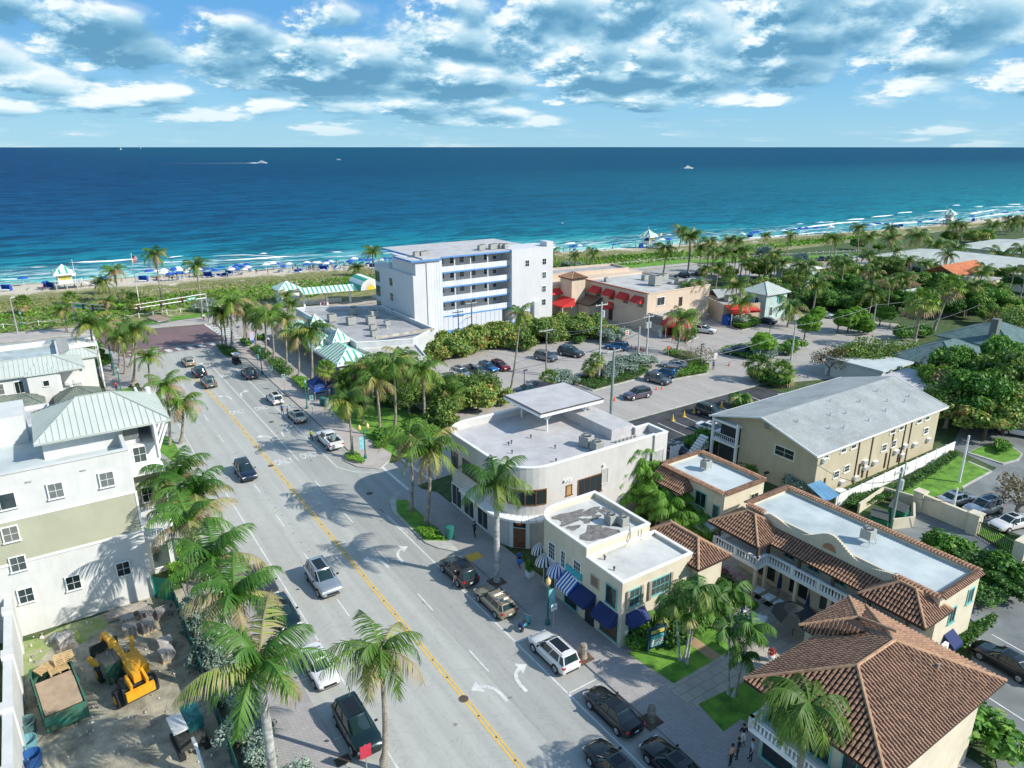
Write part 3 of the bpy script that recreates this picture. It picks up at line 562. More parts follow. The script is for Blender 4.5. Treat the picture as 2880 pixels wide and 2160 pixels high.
M_BLACK = mat('black_metal', (0.02, 0.022, 0.025), 0.5, 0.1)
M_SEAM = mat('pale_metal_roof', (0.52, 0.565, 0.52), 0.45, 0.06, 0.3, metal=0.0)
M_SEAMD = mat('metal_roof_seam', (0.36, 0.42, 0.39), 0.5, 0.05)
FACE = {'S': 0.0, 'W': -math.pi / 2, 'E': math.pi / 2, 'N': math.pi}
_WC = {}
def win_meshes(w, h, mun, fr, glass, sill):
    k = (round(w, 2), round(h, 2), mun, fr.name, glass.name, sill)
    if k in _WC: return _WC[k]
    f = MB(); t_ = 0.09
    f.box(-w / 2 - t_, w / 2 + t_, -.07, 0.02, h, h + t_).box(-w / 2 - t_, -w / 2, -.07, 0.02, 0, h).box(w / 2, w / 2 + t_, -.07, 0.02, 0, h)
    f.box(-w / 2 - t_ - (.06 if sill else 0), w / 2 + t_ + (.06 if sill else 0), -.07 - (.07 if sill else 0), 0.02, -t_, 0)
    nx, nz = mun
    for i in range(1, nx): x = -w / 2 + w * i / nx; f.box(x - .014, x + .014, -.05, 0, 0, h)
    for i in range(1, nz): z = h * i / nz; f.box(-w / 2, w / 2, -.048, 0, z - .014, z + .014)
    p = MB().box(-w / 2, w / 2, -.025, .02, 0, h)
    _WC[k] = (f.mesh('window', fr), p.mesh('pane', glass)); return _WC[k]
def win(root, face, c, a, z, w, h, mun=(2, 2), fr=None, glass=None, sill=True, name='window'):
    """window centred at a along the wall that lies at coordinate c and looks to `face`; z is the sill"""
    fm, pm = win_meshes(w, h, mun, fr or M_TRIM, glass or M_GLASS, sill)
    ox, oy = root['o']; p = (a - ox, c - oy) if face in 'SN' else (c - ox, a - oy)
    o = child(name, fm, root, (*p, z), FACE[face]); child('pane', pm, o); return o
def bld(name, label, t, s, cat='building', group=None):
    r = thing(name, label, cat, t, s, 0, group=group); r['o'] = (t, s); return r
def mbr(root): return MB(tuple(root['o']))
def inset(poly, d):
    n = len(poly); a = sum(poly[i][0] * poly[(i + 1) % n][1] - poly[(i + 1) % n][0] * poly[i][1] for i in range(n)); sg = 1 if a > 0 else -1
    out = []
    for i in range(n):
        p0, p1, p2 = Vector(poly[i - 1]), Vector(poly[i]), Vector(poly[(i + 1) % n])
        d1 = (p1 - p0).normalized(); d2 = (p2 - p1).normalized(); n1 = Vector((-d1.y, d1.x)) * sg; n2 = Vector((-d2.y, d2.x)) * sg
        k = n1 + n2; k = k / max(.3, k.dot(n1)) if k.length > 1e-4 else n1
        out.append(tuple(p1 + k * d))
    return out
def flat(root, poly, z, par, m_wall, m_roof, m_cap=None, th=0.25, z0=0.0, name='wall', lip=0.04):
    """walls, roof deck and a standing parapet with a coping"""
    inn = inset(poly, th); zr = z - par; n = len(poly)
    w = mbr(root); w.prism(poly, z0, zr, 0)
    for i in range(n):
        j = (i + 1) % n; a, b, c, d = poly[i], poly[j], inn[j], inn[i]
        for q_ in (([(*a, zr), (*b, zr), (*b, z), (*a, z)]), ([(*c, zr), (*d, zr), (*d, z), (*c, z)]), ([(*a, z), (*b, z), (*c, z), (*d, z)])): w.face(q_)
    w.obj(name, m_wall, root)
    mbr(root).prism(inset(poly, th - .01), zr, zr + .03).obj('roof', m_roof, root)
    if m_cap:
        c_ = mbr(root); o_ = inset(poly, -lip); i_ = inset(poly, th + lip)
        for i in range(n):
            j = (i + 1) % n
            for q_ in ([(*o_[i], z + .07), (*o_[j], z + .07), (*i_[j], z + .07), (*i_[i], z + .07)], [(*o_[i], z - .05), (*o_[j], z - .05), (*o_[j], z + .07), (*o_[i], z + .07)], [(*i_[j], z - .05), (*i_[i], z - .05), (*i_[i], z + .07), (*i_[j], z + .07)]): c_.face(q_)
        c_.obj('coping', m_cap, root)
def rect(t0, t1, s0, s1): return [(t0, s0), (t1, s0), (t1, s1), (t0, s1)]
def rib_lines(pts, pitch, off=0.5):
    """for a sloping plane: (start, end, eave dir, up-slope dir, normal) of each rib line from eave up"""
    P_ = [Vector(p) for p in pts]; n = (P_[1] - P_[0]).cross(P_[2] - P_[1]); 
    if n.length < 1e-6: n = (P_[2] - P_[0]).cross(P_[3] - P_[2])
    n.normalize(); n = n if n.z > 0 else -n
    u = n.cross(Vector((0, 0, 1))).normalized(); v = n.cross(u).normalized(); v = v if v.z > 0 else -v
    U = [p.dot(u) for p in P_]; V = [p.dot(v) for p in P_]; w0 = P_[0].dot(n)
    out = []; k = int((max(U) - min(U)) / pitch)
    for i in range(k + 1):
        x = min(U) + (i + off) * pitch
        cr = []
        for j in range(len(P_)):
            a, b = j, (j + 1) % len(P_)
            if (U[a] - x) * (U[b] - x) < 0: cr.append(V[a] + (V[b] - V[a]) * (x - U[a]) / (U[b] - U[a]))
        if len(cr) >= 2 and max(cr) - min(cr) > .15: out.append((u * x + v * min(cr) + n * w0, u * x + v * max(cr) + n * w0))
    return out, u, v, n
def tiles(mb, pts, pitch=0.27, tl=0.42, mi=0, bed=1):
    ln, u, v, n = rib_lines(pts, pitch)
    mb.slab([tuple(p) for p in pts], .12, bed)
    rr = random.Random(int(abs(pts[0][0]) * 100))
    for a, b in ln:
        L = (b - a).length; k = max(1, int(L / tl)); vs = []; fs = []
        for i in range(k):
            lo, hi = a + v * (L * i / k), a + v * (L * (i + 1) / k); r0, r1 = pitch * .38, pitch * .28; j0 = rr.uniform(-.006, .006)
            b0 = len(vs)
            for c, r, up in ((lo, r0, .035), (hi, r1, 0.0)):
                for w in (0, 60, 120, 180): vs.append(tuple(c + u * (math.cos(R(w)) * r + j0) + n * (math.sin(R(w)) * r * .95 + up)))
            fs += [(b0 + x, b0 + x + 1, b0 + x + 5, b0 + x + 4) for x in range(3)] + [(b0, b0 + 3, b0 + 2, b0 + 1)]
        mb._a(vs, fs, mi)
def seams(mb, pts, pitch=0.5, mi=1, h=.05, w=.04, th=.1):
    mb.slab([tuple(p) for p in pts], th, 0)
    ln, u, v, n = rib_lines(pts, pitch)
    for a, b in ln: mb.bar(tuple(a + n * h / 2), tuple(b + n * h / 2), w, h, mi)
def hip(root, t0, t1, s0, s1, ze, zr, style='seam', mats=None, pitch=0.5, ridge=None, name='roof', rid=True, ends=(1, 1)):
    """hip roof over a rectangle; ridge along the longer side. ends 0 makes a gable end"""
    w, d = t1 - t0, s1 - s0; mb = mbr(root)
    if ridge is None:
        if w >= d: h_ = d / 2; a = (t0 + h_ * ends[0], s0 + h_, zr); b = (t1 - h_ * ends[1], s0 + h_, zr)
        else: h_ = w / 2; a = (t0 + h_, s0 + h_ * ends[0], zr); b = (t0 + h_, s1 - h_ * ends[1], zr)
    else: a, b = ridge
    A, B, C_, D = (t0, s0, ze), (t1, s0, ze), (t1, s1, ze), (t0, s1, ze)
    if (b[0] - a[0]) >= (b[1] - a[1]): pl = [[A, B, b, a], [B, C_, b], [C_, D, a, b], [D, A, a]]; hips = [(A, a), (D, a), (B, b), (C_, b), (a, b)]
    else: pl = [[A, B, a], [B, C_, b, a], [C_, D, b], [D, A, a, b]]; hips = [(A, a), (B, a), (C_, b), (D, b), (a, b)]
    for p in pl:
        p = [x for i, x in enumerate(p) if x != p[i - 1]]
        if len(p) < 3: continue
        if style == 'tile': tiles(mb, p, pitch)
        elif style == 'seam': seams(mb, p, pitch)
        else: mb.slab(p, .12, 0)
    mb.prism([(t0, s0), (t1, s0), (t1, s1), (t0, s1)], ze - .2, ze - .13, 0 if style != 'tile' else 1)
    o = mb.obj(name, mats, root)
    if rid:
        r_ = mbr(root)
        for x, y in hips:
            if math.dist(x, y) > .1: r_.tube([(x[0], x[1], x[2] + .05), (y[0], y[1], y[2] + .05)], .11 if style == 'tile' else .05, 6)
        r_.obj('ridge_cap', mats[-1], root if False else o)
    return o
TILEM = [M_TERRA, M_TERRAB, M_TERRAC]; SEAMM = [M_SEAM, M_SEAMD, M_SEAMD]
def awn(root, face, c, a0, a1, zt, zb, dep, mats, stripe=0.0, name='awning', side=True, vz=0.25):
    """cloth awning sloping from zt at the wall to zb at its front, with valance and closed sides"""
    mb = mbr(root); sg = {'S': (0, -1), 'W': (-1, 0), 'E': (1, 0), 'N': (0, 1)}[face]
    P_ = (lambda a, d, z: (a, c + sg[1] * d, z)) if face in 'SN' else (lambda a, d, z: (c + sg[0] * d, a, z))
    n = max(1, int(round((a1 - a0) / stripe))) if stripe else 1
    for i in range(n):
        x0 = a0 + (a1 - a0) * i / n; x1 = a0 + (a1 - a0) * (i + 1) / n; mi = i % len(mats) if stripe else 0
        mb.slab([P_(x0, 0.02, zt), P_(x1, 0.02, zt), P_(x1, dep, zb), P_(x0, dep, zb)], .03, mi)
        mb.slab([P_(x0, dep, zb), P_(x1, dep, zb), P_(x1, dep + .01, zb - vz), P_(x0, dep + .01, zb - vz)], .02, mi)
    if side:
        for x in (a0, a1): mb.face([P_(x, .02, zt), P_(x, dep, zb), P_(x, dep, zb - vz), P_(x, .02, zb - vz)])
    return mb.obj(name, mats, root)
def balustrade(root, pts, z, h=0.85, pitch=0.28, name='balustrade', m=None, post=2.6):
    mb = mbr(root)
    for a, b in zip(pts, pts[1:]):
        L = math.dist(a, b); mb.bar((*a, z + h), (*b, z + h), .26, .12); mb.bar((*a, z + .06), (*b, z + .06), .24, .12)
        n = max(1, int(L / pitch)); npst = max(1, round(L / post))
        for i in range(n):
            f = (i + .5) / n; x, y = a[0] + (b[0] - a[0]) * f, a[1] + (b[1] - a[1]) * f
            mb.lathe(x, y, [(.05, z + .1), (.085, z + .28), (.04, z + .55), (.055, z + h - .04)], 6)
        for i in range(npst + 1):
            f = i / npst; x, y = a[0] + (b[0] - a[0]) * f, a[1] + (b[1] - a[1]) * f; mb.box(x - .14, x + .14, y - .14, y + .14, z, z + h + .08)
    return mb.obj(name, m or M_TRIM, root)
def rail(root, pts, z, h=1.0, pitch=0.35, r=.02, m=None, name='railing', loc=True):
    mb = mbr(root) if loc else MB()
    for a, b in zip(pts, pts[1:]):
        L = math.dist(a, b); mb.bar((*a, z + h), (*b, z + h), .05, .05); mb.bar((*a, z + .1), (*b, z + .1), .04, .04)
        n = max(1, int(L / pitch))
        for i in range(n + 1):
            f = i / n; x, y = a[0] + (b[0] - a[0]) * f, a[1] + (b[1] - a[1]) * f; mb.box(x - r, x + r, y - r, y + r, z, z + h)
    return mb.obj(name, m or M_TRIM, root)
def ac_proto():
    r = thing('air_conditioner', 'x', 'air conditioner')
    b = MB(); b.box(-.45, .45, -.45, .45, .1, .95)
    for i in range(8):
        z = .18 + i * .095; b.box(-.46, .46, -.46, .46, z, z + .03, 1)
    for x in (-.4, .4):
        for y in (-.4, .4): b.box(x - .04, x + .04, y - .04, y + .04, 0, .12, 1)
    b.obj('casing', [M_ACG, mat('air_conditioner_louvre', (.27, .28, .27), .6)], r)
    f = MB().cyl(0, 0, .95, 1.0, .4, n=16); f.cyl(0, 0, 1.0, 1.02, .1, n=8, mi=1)
    for i in range(6): a = i * math.pi / 6; f.bar((math.cos(a) * .4, math.sin(a) * .4, 1.015), (-math.cos(a) * .4, -math.sin(a) * .4, 1.015), .025, .02, 1)
    f.obj('fan_grille', [M_BLACK, M_ACG], r)
    return r
AC0 = ac_proto(); AC_USED = [0]
def ac(t, s, z, k=1.0, label=None, group='air conditioners on the flat roofs', auto=False, rot=0.0):
    if AC_USED[0] == 0:
        AC_USED[0] = 1; r = AC0; x, y = wxy(t, s); r.location = (x, y, z); r.rotation_euler = (0, 0, ANG + rot); r.scale = (k,) * 3
        r['label'] = label or ''; r['group'] = group
        if auto: AUTO.append(r)
        return r
    return dup(AC0, t, s, z, rot, k, label or '', group, auto)
def vent(root, pts, z, h=.35):
    for x, y in pts:
        mb = mbr(root); mb.cyl(x, y, z, z + h, .06, n=8); mb.cyl(x, y, z + h - .08, z + h + .05, .1, n=8); mb.obj('roof_vent', mat('dark_vent', (.08, .08, .085), .6), root)
def objs(mb, name, mats, parent, smooth=False):
    """every separate piece of the builder becomes its own part"""
    cuts = mb.c + [len(mb.v)]; out = []
    for a, b in zip(cuts, cuts[1:]):
        p = MB(); p.v = mb.v[a:b]; idx = [i for i, f in enumerate(mb.f) if f[0] >= a and f[0] < b]
        p.f = [tuple(x - a for x in mb.f[i]) for i in idx]; p.m = [mb.m[i] for i in idx]; out.append(p.obj(name, mats, parent, smooth))
    return out
r = bld('corner_building', 'white two-storey corner building with rounded corners, flat roof and raised roof canopy', 34, 50, 'building')
out_ = [(38.0, 50)] + [(51.7, 50), (51.7, 49.8), (53.6, 49.8), (53.6, 52.8), (51.7, 52.8), (51.7, 65)] + arc(37.2, 61.8, 3.2, 90, 180, 8) + arc(38.0, 54.0, 4.0, 180, 270, 10)[:-1]
flat(r, out_, 8.8, 0.9, M_WHITE2, M_ROOFW, M_TRIM, .25)
mbr(r).box(48.3, 51.4, 52.9, 62, 7.93, 9.15).obj('roof_room', [M_ROOFW], r)
vent(r, [(37.5, 56), (38.4, 58), (38.9, 58.2), (41.5, 58.3), (42, 54.6), (40, 51.8)], 7.93)
pi = mbr(r); pi.tube([(48, 52.2, 8.15), (51.4, 52.2, 8.15)], .05); 
for i in range(6): pi.box(48.3 + i * .55, 48.4 + i * .55, 52.05, 52.35, 7.93, 8.2)
pi.obj('roof_pipe', M_ACG, r)
c_ = mbr(r); c_.box(42.5, 51.3, 57.9, 65.2, 10.45, 10.62, 0).box(42.46, 51.34, 57.86, 65.24, 10.2, 10.46, 1); c_.box(42.4, 51.4, 57.8, 65.3, 10.62, 10.66, 2).box(42.6, 51.2, 58, 65.1, 10.655, 10.69, 0)
c_.obj('roof_canopy', [M_ROOFW, M_TRIM, mat('dark_roof_edge', (.06, .06, .06))], r)
for x, y in ((44.2, 59.0), (49.6, 59.0), (44.2, 64), (49.6, 64)):
    p = mbr(r); p.cyl(x, y, 7.9, 10.2, .09, n=8)
    for dx in (-1.1, 1.1): p.bar((x, y, 9.2), (x + dx, y, 10.15), .08, .08)
    for dy in (-.9, .9): p.bar((x, y, 9.3), (x, y + dy, 10.15), .08, .08)
    p.obj('canopy_post', M_TRIM, r)
led = mbr(r); a_ = [(33.6, 59.5), (33.5, 54)] + arc(38.0, 54.0, 4.5, 180, 262, 10)
for p0, p1 in zip(a_, a_[1:]): led.bar((*p0, 3.55), (*p1, 3.55), 1.1, .25)
led.obj('entrance_ledge', M_TRIM, r)
for a in (56.2, 59.0, 61.6): win(r, 'W', 34, a, .45, 2.0, 2.4, (2, 1), glass=M_GLASS, name='shop_window')
win(r, 'W', 34, 58.4, 5.2, 3.4, 1.5, (4, 1), M_WOOD); win(r, 'W', 34, 61.9, 5.2, 1.2, 1.5, (2, 1), M_WOOD)
win(r, 'S', 50, 43.0, 4.3, 3.0, 1.9, (4, 1), M_WOOD); win(r, 'S', 50, 40.3, 5.0, .6, 1.0, (1, 1), M_WOOD, mat('tan_board', (.45, .28, .12)))
win(r, 'S', 50, 45.0, 5.0, .7, 1.6, (1, 1), M_WHITE2, mat('grey_panel', (.42, .43, .42))); win(r, 'S', 49.8, 52.3, 4.9, 1.5, 2.0, (1, 1), M_WHITE2, mat('grey_panel', (.42, .43, .42)))
for (x, y, a) in [(*arc(38, 54, 4.0, 180, 270, 6)[i], [195, 210, 225, 240, 255][i - 1] if 0 < i < 6 else 0) for i in (1, 2, 3, 4, 5)]:
    fm, pm = win_meshes(.98, 1.5, (1, 1), M_WOOD, M_GLASS, False); o = child('curved_window', fm, r, (x - 34, y - 50, 4.9), R(a) + math.pi / 2); child('pane', pm, o)
d = mbr(r); dx, dy = arc(38, 54, 4.0, 180, 270, 6)[3]
fm = MB().box(-1.0, 1.0, -.12, .1, 0, 3.3, 1).box(-.62, .62, -.16, .1, .05, 2.2, 0).box(-.62, .62, -.15, .1, 2.3, 3.1, 2)
o = child('door', fm.mesh('door', [M_WOOD, M_TRIM, M_GLASS]), r, (dx - 34, dy - 50, 0.12), R(225) + math.pi / 2)
lg = MB().cyl(0, 0, 0, .03, .16, n=20).box(-.32, .32, -.05, .05, 0, .035).box(-.22, .22, .08, .15, 0, .035); lm = lg.mesh('door_emblem', mat('orange_red_sign', (.8, .12, .03), .5))
o2 = child('door_emblem', lm, o, (0, -.155, 2.7)); o2.rotation_euler = (R(90), 0, 0)
sc = mbr(r)
for i in range(3): sc.box(39.6 + i * .35, 39.8 + i * .35, 49.78, 50, 6.6, 6.8)
sc.box(44.6, 44.8, 49.78, 50, 7.0, 7.2); objs(sc, 'wall_floodlight', M_TRIM, r)
ac(*q('g', 688, 705, 7.93), 7.93, 1.3, 'grey cube air conditioner at the front edge of the white corner roof', None, rot=.3); ac(*q('g', 768, 740, 7.93), 7.93, 1.15, 'lower grey air conditioner nearest the parapet of the white corner roof', None)
r = bld('cream_shop_building', 'cream two-storey shop building with striped and navy awnings and a patched white roof', 33.3, 34.4, 'building')
po = [(33.3, 38.8), (40.4, 38.8), (40.4, 46.2)] + arc(35.6, 43.9, 2.3, 90, 180, 6)
flat(r, po, 6.95, .5, M_CREAM, M_ROOFP, M_TRIM, .22)
flat(r, rect(33.3, 41, 34.4, 38.8), 6.1, .3, M_CREAM, M_ROOFP, M_TRIM, .2, name='front_wall')
mb_ = mbr(r); mr = random.Random(4)
for cx, cy, w_, d_ in [(36.0, 44.6, 1.7, .55), (37.6, 44.0, 1.6, .5), (35.4, 43.6, 1.2, .4), (36.8, 42.9, .6, .45), (37.9, 43.0, .5, .4), (35.9, 40.8, 1.3, 1.1), (36.9, 40.3, 1.0, .9), (39.2, 42.6, .5, 1.8), (35, 42.6, .7, .4), (38.7, 41.0, .7, .5), (36.5, 41.6, .7, .4)]:
    n = 14; k0 = mr.uniform(0, 6); pts_ = []
    for i in range(n):
        a = 2 * math.pi * i / n; q_ = 1 + .25 * math.sin(3 * a + k0) + mr.uniform(-.18, .18); pts_.append((cx + w_ * q_ * math.cos(a), cy + d_ * q_ * math.sin(a)))
    mb_.face([(x, y, 6.49 + cx * .0003 + .0008 * w_) for x, y in pts_])
mb_.obj('bare_roof_patch', M_MEMB, r)
vent(r, [(34.2, 36.4), (34.6, 38.0)], 5.83, .3)
pp = mbr(r); pp.tube([(38.6, 39.4, 7.2), (38.0, 38.7, 7.0), (37.9, 38.6, 6.4), (37.4, 38.55, 5.95), (35, 38.5, 5.9)], .06); pp.tube([(39.2, 38.6, 6.9), (39.2, 38.6, 5.9)], .05); pp.obj('roof_pipe', M_ACG, r)
win(r, 'W', 33.3, 43.4, 3.6, .85, 1.5, (3, 4), glass=M_GLASS); win(r, 'W', 33.3, 41.8, 3.6, .5, 1.5, (2, 4)); win(r, 'W', 33.3, 39.9, 3.5, .85, 1.6, (3, 4))
win(r, 'W', 33.3, 37.6, 4.0, .9, .9, (1, 1), M_BEIGE, mat('brown_mesh_panel', (.22, .17, .12)), False)
win(r, 'W', 33.3, 35.6, 3.4, 1.2, 1.7, (1, 1), M_AQUA); win(r, 'S', 34.4, 34.6, 3.6, 1.0, 1.5, (2, 2), M_AQUA); win(r, 'S', 34.4, 37.4, 3.7, 1.9, 1.4, (4, 2), M_AQUA)
sh = mbr(r)
for a in (33.85, 35.35, 36.2, 38.6): sh.box(a - .12, a + .12, 34.22, 34.4, 3.5, 5.2)
objs(sh, 'shutter', mat('taupe_shutter', (.36, .31, .25)), r)
win(r, 'W', 33.3, 43.7, .6, 1.6, 1.7, (2, 1), M_CREAM, name='shop_window'); win(r, 'W', 33.3, 35.7, .45, 2.1, 1.6, (1, 1), M_AQUA, mat('shop_display', (.10, .07, .04), .3, .5, 3), name='shop_window')
win(r, 'S', 34.4, 34.9, .45, 1.5, 1.9, (1, 1), M_AQUA, name='shop_window'); win(r, 'W', 33.3, 40.6, .3, 1.7, 2.0, (1, 1), M_AQUA, name='shop_window')
mbr(r).box(33.2, 33.35, 37.5, 38.6, .12, 2.5).obj('door', M_BLACK, r)
awn(r, 'W', 33.3, 34.7, 36.9, 3.1, 2.3, 1.0, [M_NAVY]); awn(r, 'S', 34.4, 33.8, 35.8, 3.1, 2.4, .8, [M_NAVY, mat('navy_light', (.03, .055, .19), .8)], .12)
awn(r, 'W', 33.3, 37.4, 39.3, 3.3, 2.6, 1.3, [M_NAVY]); awn(r, 'W', 33.3, 39.5, 41.4, 3.5, 2.6, 1.2, [M_BLUE, M_TRIM], .17)
def dome_awn(root, c, a, w, z0, h, dep, mats):
    mb = mbr(root); n = 18; k = 6
    for i in range(n):
        a0, a1 = math.pi * i / n, math.pi * (i + 1) / n
        for j in range(k):
            e0, e1 = math.pi / 2 * j / k, math.pi / 2 * (j + 1) / k
            pt = lambda A_, E_: (c - math.sin(A_) * dep * math.cos(E_), a + math.cos(A_) * w / 2 * math.cos(E_), z0 + h * math.sin(E_))
            mb.face([pt(a0, e0), pt(a1, e0), pt(a1, e1), pt(a0, e1)], i % 2)
    mb.obj('dome_awning', mats, root)
dome_awn(r, 33.3, 42.5, 1.7, 2.6, 1.0, 1.1, [M_BLUE, M_TRIM]); dome_awn(r, 33.3, 44.3, 1.5, 2.7, .9, 1.1, [M_BLACK, M_TRIM]); dome_awn(r, 33.9, 45.9, 1.3, 2.8, .9, 1.0, [M_BLACK, M_TRIM])
sg = mbr(r); sg.box(33.18, 33.32, 41.6, 43.6, 3.15, 3.55, 0); sg.box(33.18, 33.32, 39.2, 41.3, 3.6, 4.2, 1); sg.obj('shop_sign', [mat('pale_pink_sign', (.62, .5, .55)), mat('turquoise_sign', (.05, .42, .5))], r)
hip(r, 40.5, 44.5, 33.2, 40.2, 5.3, 6.6, 'tile', TILEM, .27, name='tiled_roof')
mbr(r).box(41.05, 44.0, 33.7, 39.8, 0, 5.15).obj('side_wall', M_CREAM, r)
ac(38.2, 41.4, 6.5, .95, 'grey air conditioner near the back edge of the patched white roof', None); ac(38.9, 40.6, 6.5, .85, 'smaller air conditioner with yellow label on the patched white roof', None)
r = bld('courtyard_building', 'long cream two-storey courtyard building with white balcony balustrade and tiled pent roof', 50.7, 19.4, 'building')
flat(r, rect(50.7, 56.8, 19.4, 36.8), 6.75, .35, M_CREAM, M_ROOFT, None, .2)
co = mbr(r)
for a, b_ in (((50.7, 36.8, 7.08), (57, 36.8, 7.08)), ((56.8, 19.4, 7.08), (56.8, 36.9, 7.08)), ((50.7, 19.4, 7.08), (56.9, 19.4, 7.08)), ((50.7, 19.4, 7.08), (50.7, 23, 7.08)), ((50.7, 34.8, 7.08), (50.7, 36.8, 7.08))):
    L = math.dist(a, b_); n = int(L / .27)
    dirv = ((b_[0] - a[0]) / L, (b_[1] - a[1]) / L); px, py = -dirv[1], dirv[0]
    for i in range(n):
        cx, cy = a[0] + dirv[0] * (i + .5) * .27, a[1] + dirv[1] * (i + .5) * .27
        co.tube([(cx - px * .34, cy - py * .34, 6.75), (cx, cy, 6.9), (cx + px * .34, cy + py * .34, 6.75)], .105, 6)
co.obj('tiled_coping', M_TERRA, r)
wv = mbr(r); pf = []
for i in range(61):
    s_ = 22.6 + 12.2 * i / 60; u_ = (s_ - 28.2)
    pf.append((s_, 6.6 + .25 * math.cos(u_ * 1.05) * (abs(u_) < 6) + .75 * math.exp(-(u_ / 1.5) ** 2) + .12))
for (a, za), (b_, zb) in zip(pf, pf[1:]): wv.box(50.5, 50.76, a, b_, 5.9, (za + zb) / 2)
wv.obj('curved_parapet', M_CREAM, r)
ft = MB(); n = 12; ft.face([(.62 * math.cos(math.pi * i / n), 0, .62 * math.sin(math.pi * i / n)) for i in range(n + 1)]); o = child('fan_ornament', ft.mesh('fan_ornament', mat('terracotta_fan', (.42, .22, .12))), r, (-.22, 28.2 - 19.4, 6.3), FACE['W'])
tl_ = mbr(r); tiles(tl_, [(48.9, 20.5, 5.2), (48.9, 34.6, 5.2), (50.5, 34.6, 5.95), (50.5, 20.5, 5.95)][::-1], .27); tl_.obj('pent_roof', TILEM, r)
mbr(r).box(48.8, 50.7, 20, 36.8, 3.1, 3.35).obj('balcony_floor', M_TRIM, r)
mbr(r).box(47.4, 48.8, 32.6, 37.5, 3.1, 3.35).box(48.8, 51, 36.8, 37.5, 3.1, 3.35).obj('balcony_floor', M_TRIM, r)
balustrade(r, [(51, 37.4), (47.5, 37.4), (47.5, 32.7), (48.9, 32.7), (48.9, 20.2)], 3.35)
for x, y in ((47.7, 37.2), (47.7, 32.9), (49.1, 32.9), (49.1, 29.8), (49.1, 26.7), (49.1, 23.6), (49.1, 20.6)):
    p = mbr(r); p.box(x - .13, x + .13, y - .13, y + .13, 0.12, 3.1, 0); p.box(x - .12, x + .12, y - .12, y + .12, 3.35, 5.3, 1); p.obj('post', [M_CREAM, mat('dark_timber_post', (.09, .07, .06))], r)
hip(r, 47.2, 51.9, 32.6, 38.1, 5.4, 6.8, 'tile', TILEM, .27, name='corner_roof'); 
hip(r, 48.0, 51.9, 18.9, 24.0, 5.5, 6.9, 'tile', TILEM, .27, name='corner_roof')
for a in (22.4, 24.6, 27.0, 29.4, 31.8, 34.6): win(r, 'W', 50.7, a, 3.7, .9, 1.1, (2, 1), M_AQUA); 
for a in (24.5, 27.5, 30.5, 33.8): win(r, 'W', 50.7, a, .5, 1.8, 2.1, (2, 1), M_CREAM, name='shop_window')
win(r, 'S', 19.4, 53.2, 3.6, .8, 1.3, (2, 1), M_AQUA); win(r, 'S', 19.4, 55.7, 4.4, .8, 1.2, (2, 1), M_AQUA)
awn(r, 'S', 19.4, 52.6, 54.0, 2.7, 2.0, .9, [M_NAVY]); balustrade(r, [(48.6, 18.6), (51.2, 18.6)], 2.2)
mbr(r).box(56.8, 58.0, 21.3, 28.6, 0, 4.4).obj('rear_wall', M_CREAM, r)
tl_ = mbr(r); tiles(tl_, [(58.6, 21, 4.4), (58.6, 29, 4.4), (56.8, 29, 5.1), (56.8, 21, 5.1)], .27); tl_.obj('rear_roof', TILEM, r)
ac(53.9, 27.0, 6.85, 1.0, 'grey air conditioner on a pipe stand on the courtyard building roof', None)
stn = mbr(r)
for x in (53.4, 54.4):
    for y in (26.5, 27.5): stn.cyl(x, y, 6.4, 6.9, .03, n=5)
stn.obj('equipment_stand', M_STEEL, r)
r = bld('small_tiled_building', 'small cream building with tiled parapet, grey flat roof and one air conditioner', 52, 40.3, 'building')
flat(r, rect(52, 58, 40.3, 48.8), 5.8, .35, M_CREAM, M_ROOFT, None, .2)
co = mbr(r)
for a, b_ in (((52, 40.3), (58, 40.3)), ((52, 40.3), (52, 48.9)), ((58, 40.3), (58, 48.9)), ((52, 48.8), (58, 48.8))):
    L = math.dist(a, b_); n = int(L / .27); dv = ((b_[0] - a[0]) / L, (b_[1] - a[1]) / L); px, py = -dv[1], dv[0]
    for i in range(n):
        cx, cy = a[0] + dv[0] * (i + .5) * .27, a[1] + dv[1] * (i + .5) * .27; co.tube([(cx - px * .34, cy - py * .34, 5.8), (cx, cy, 5.96), (cx + px * .34, cy + py * .34, 5.8)], .105, 6)
co.obj('tiled_coping', M_TERRA, r)
tl_ = mbr(r); tiles(tl_, [(50.2, 44.3, 4.6), (50.2, 49, 4.6), (51.95, 49, 5.7), (51.95, 45.2, 5.7)][::-1], .27); tiles(tl_, [(50.2, 44.3, 4.6), (51.95, 45.2, 5.7), (52.1, 44.3, 4.6)], .27); tl_.obj('pent_roof', TILEM, r)
mbr(r).box(50.5, 52, 45, 48.8, 0, 4.5).obj('porch_wall', M_CREAM, r)
win(r, 'W', 52, 43.2, 3.3, 1.3, 1.5, (2, 1), M_AQUA); win(r, 'W', 52, 41.2, 2.8, .7, 1.4, (1, 1), M_AQUA); win(r, 'S', 40.3, 56.6, 3.3, 1.1, 1.3, (2, 1), M_CREAM)
aw_ = awn(r, 'W', 52, 40.4, 43, 2.6, 2.2, 1.9, [mat('grey_corrugated', (.45, .49, .5), .5)], 0)
ac(55.2, 45.6, 5.75, .95, 'lone air conditioner on legs on the small tiled building', None)
r = bld('beige_apartment_building', 'beige two-storey apartment block with wide grey shingle gable roof and wall air conditioners', 67, 40.6, 'building')
w = mbr(r); w.prism(rect(68.2, 94.4, 41.0, 54.6), 0, 6.1)
w.face([(68.2, 41, 6.1), (68.2, 54.6, 6.1), (68.2, 47.9, 8.05)]); w.face([(94.4, 41, 6.1), (94.4, 54.6, 6.1), (94.4, 47.9, 8.05)]); w.obj('wall', M_BEIGE, r)
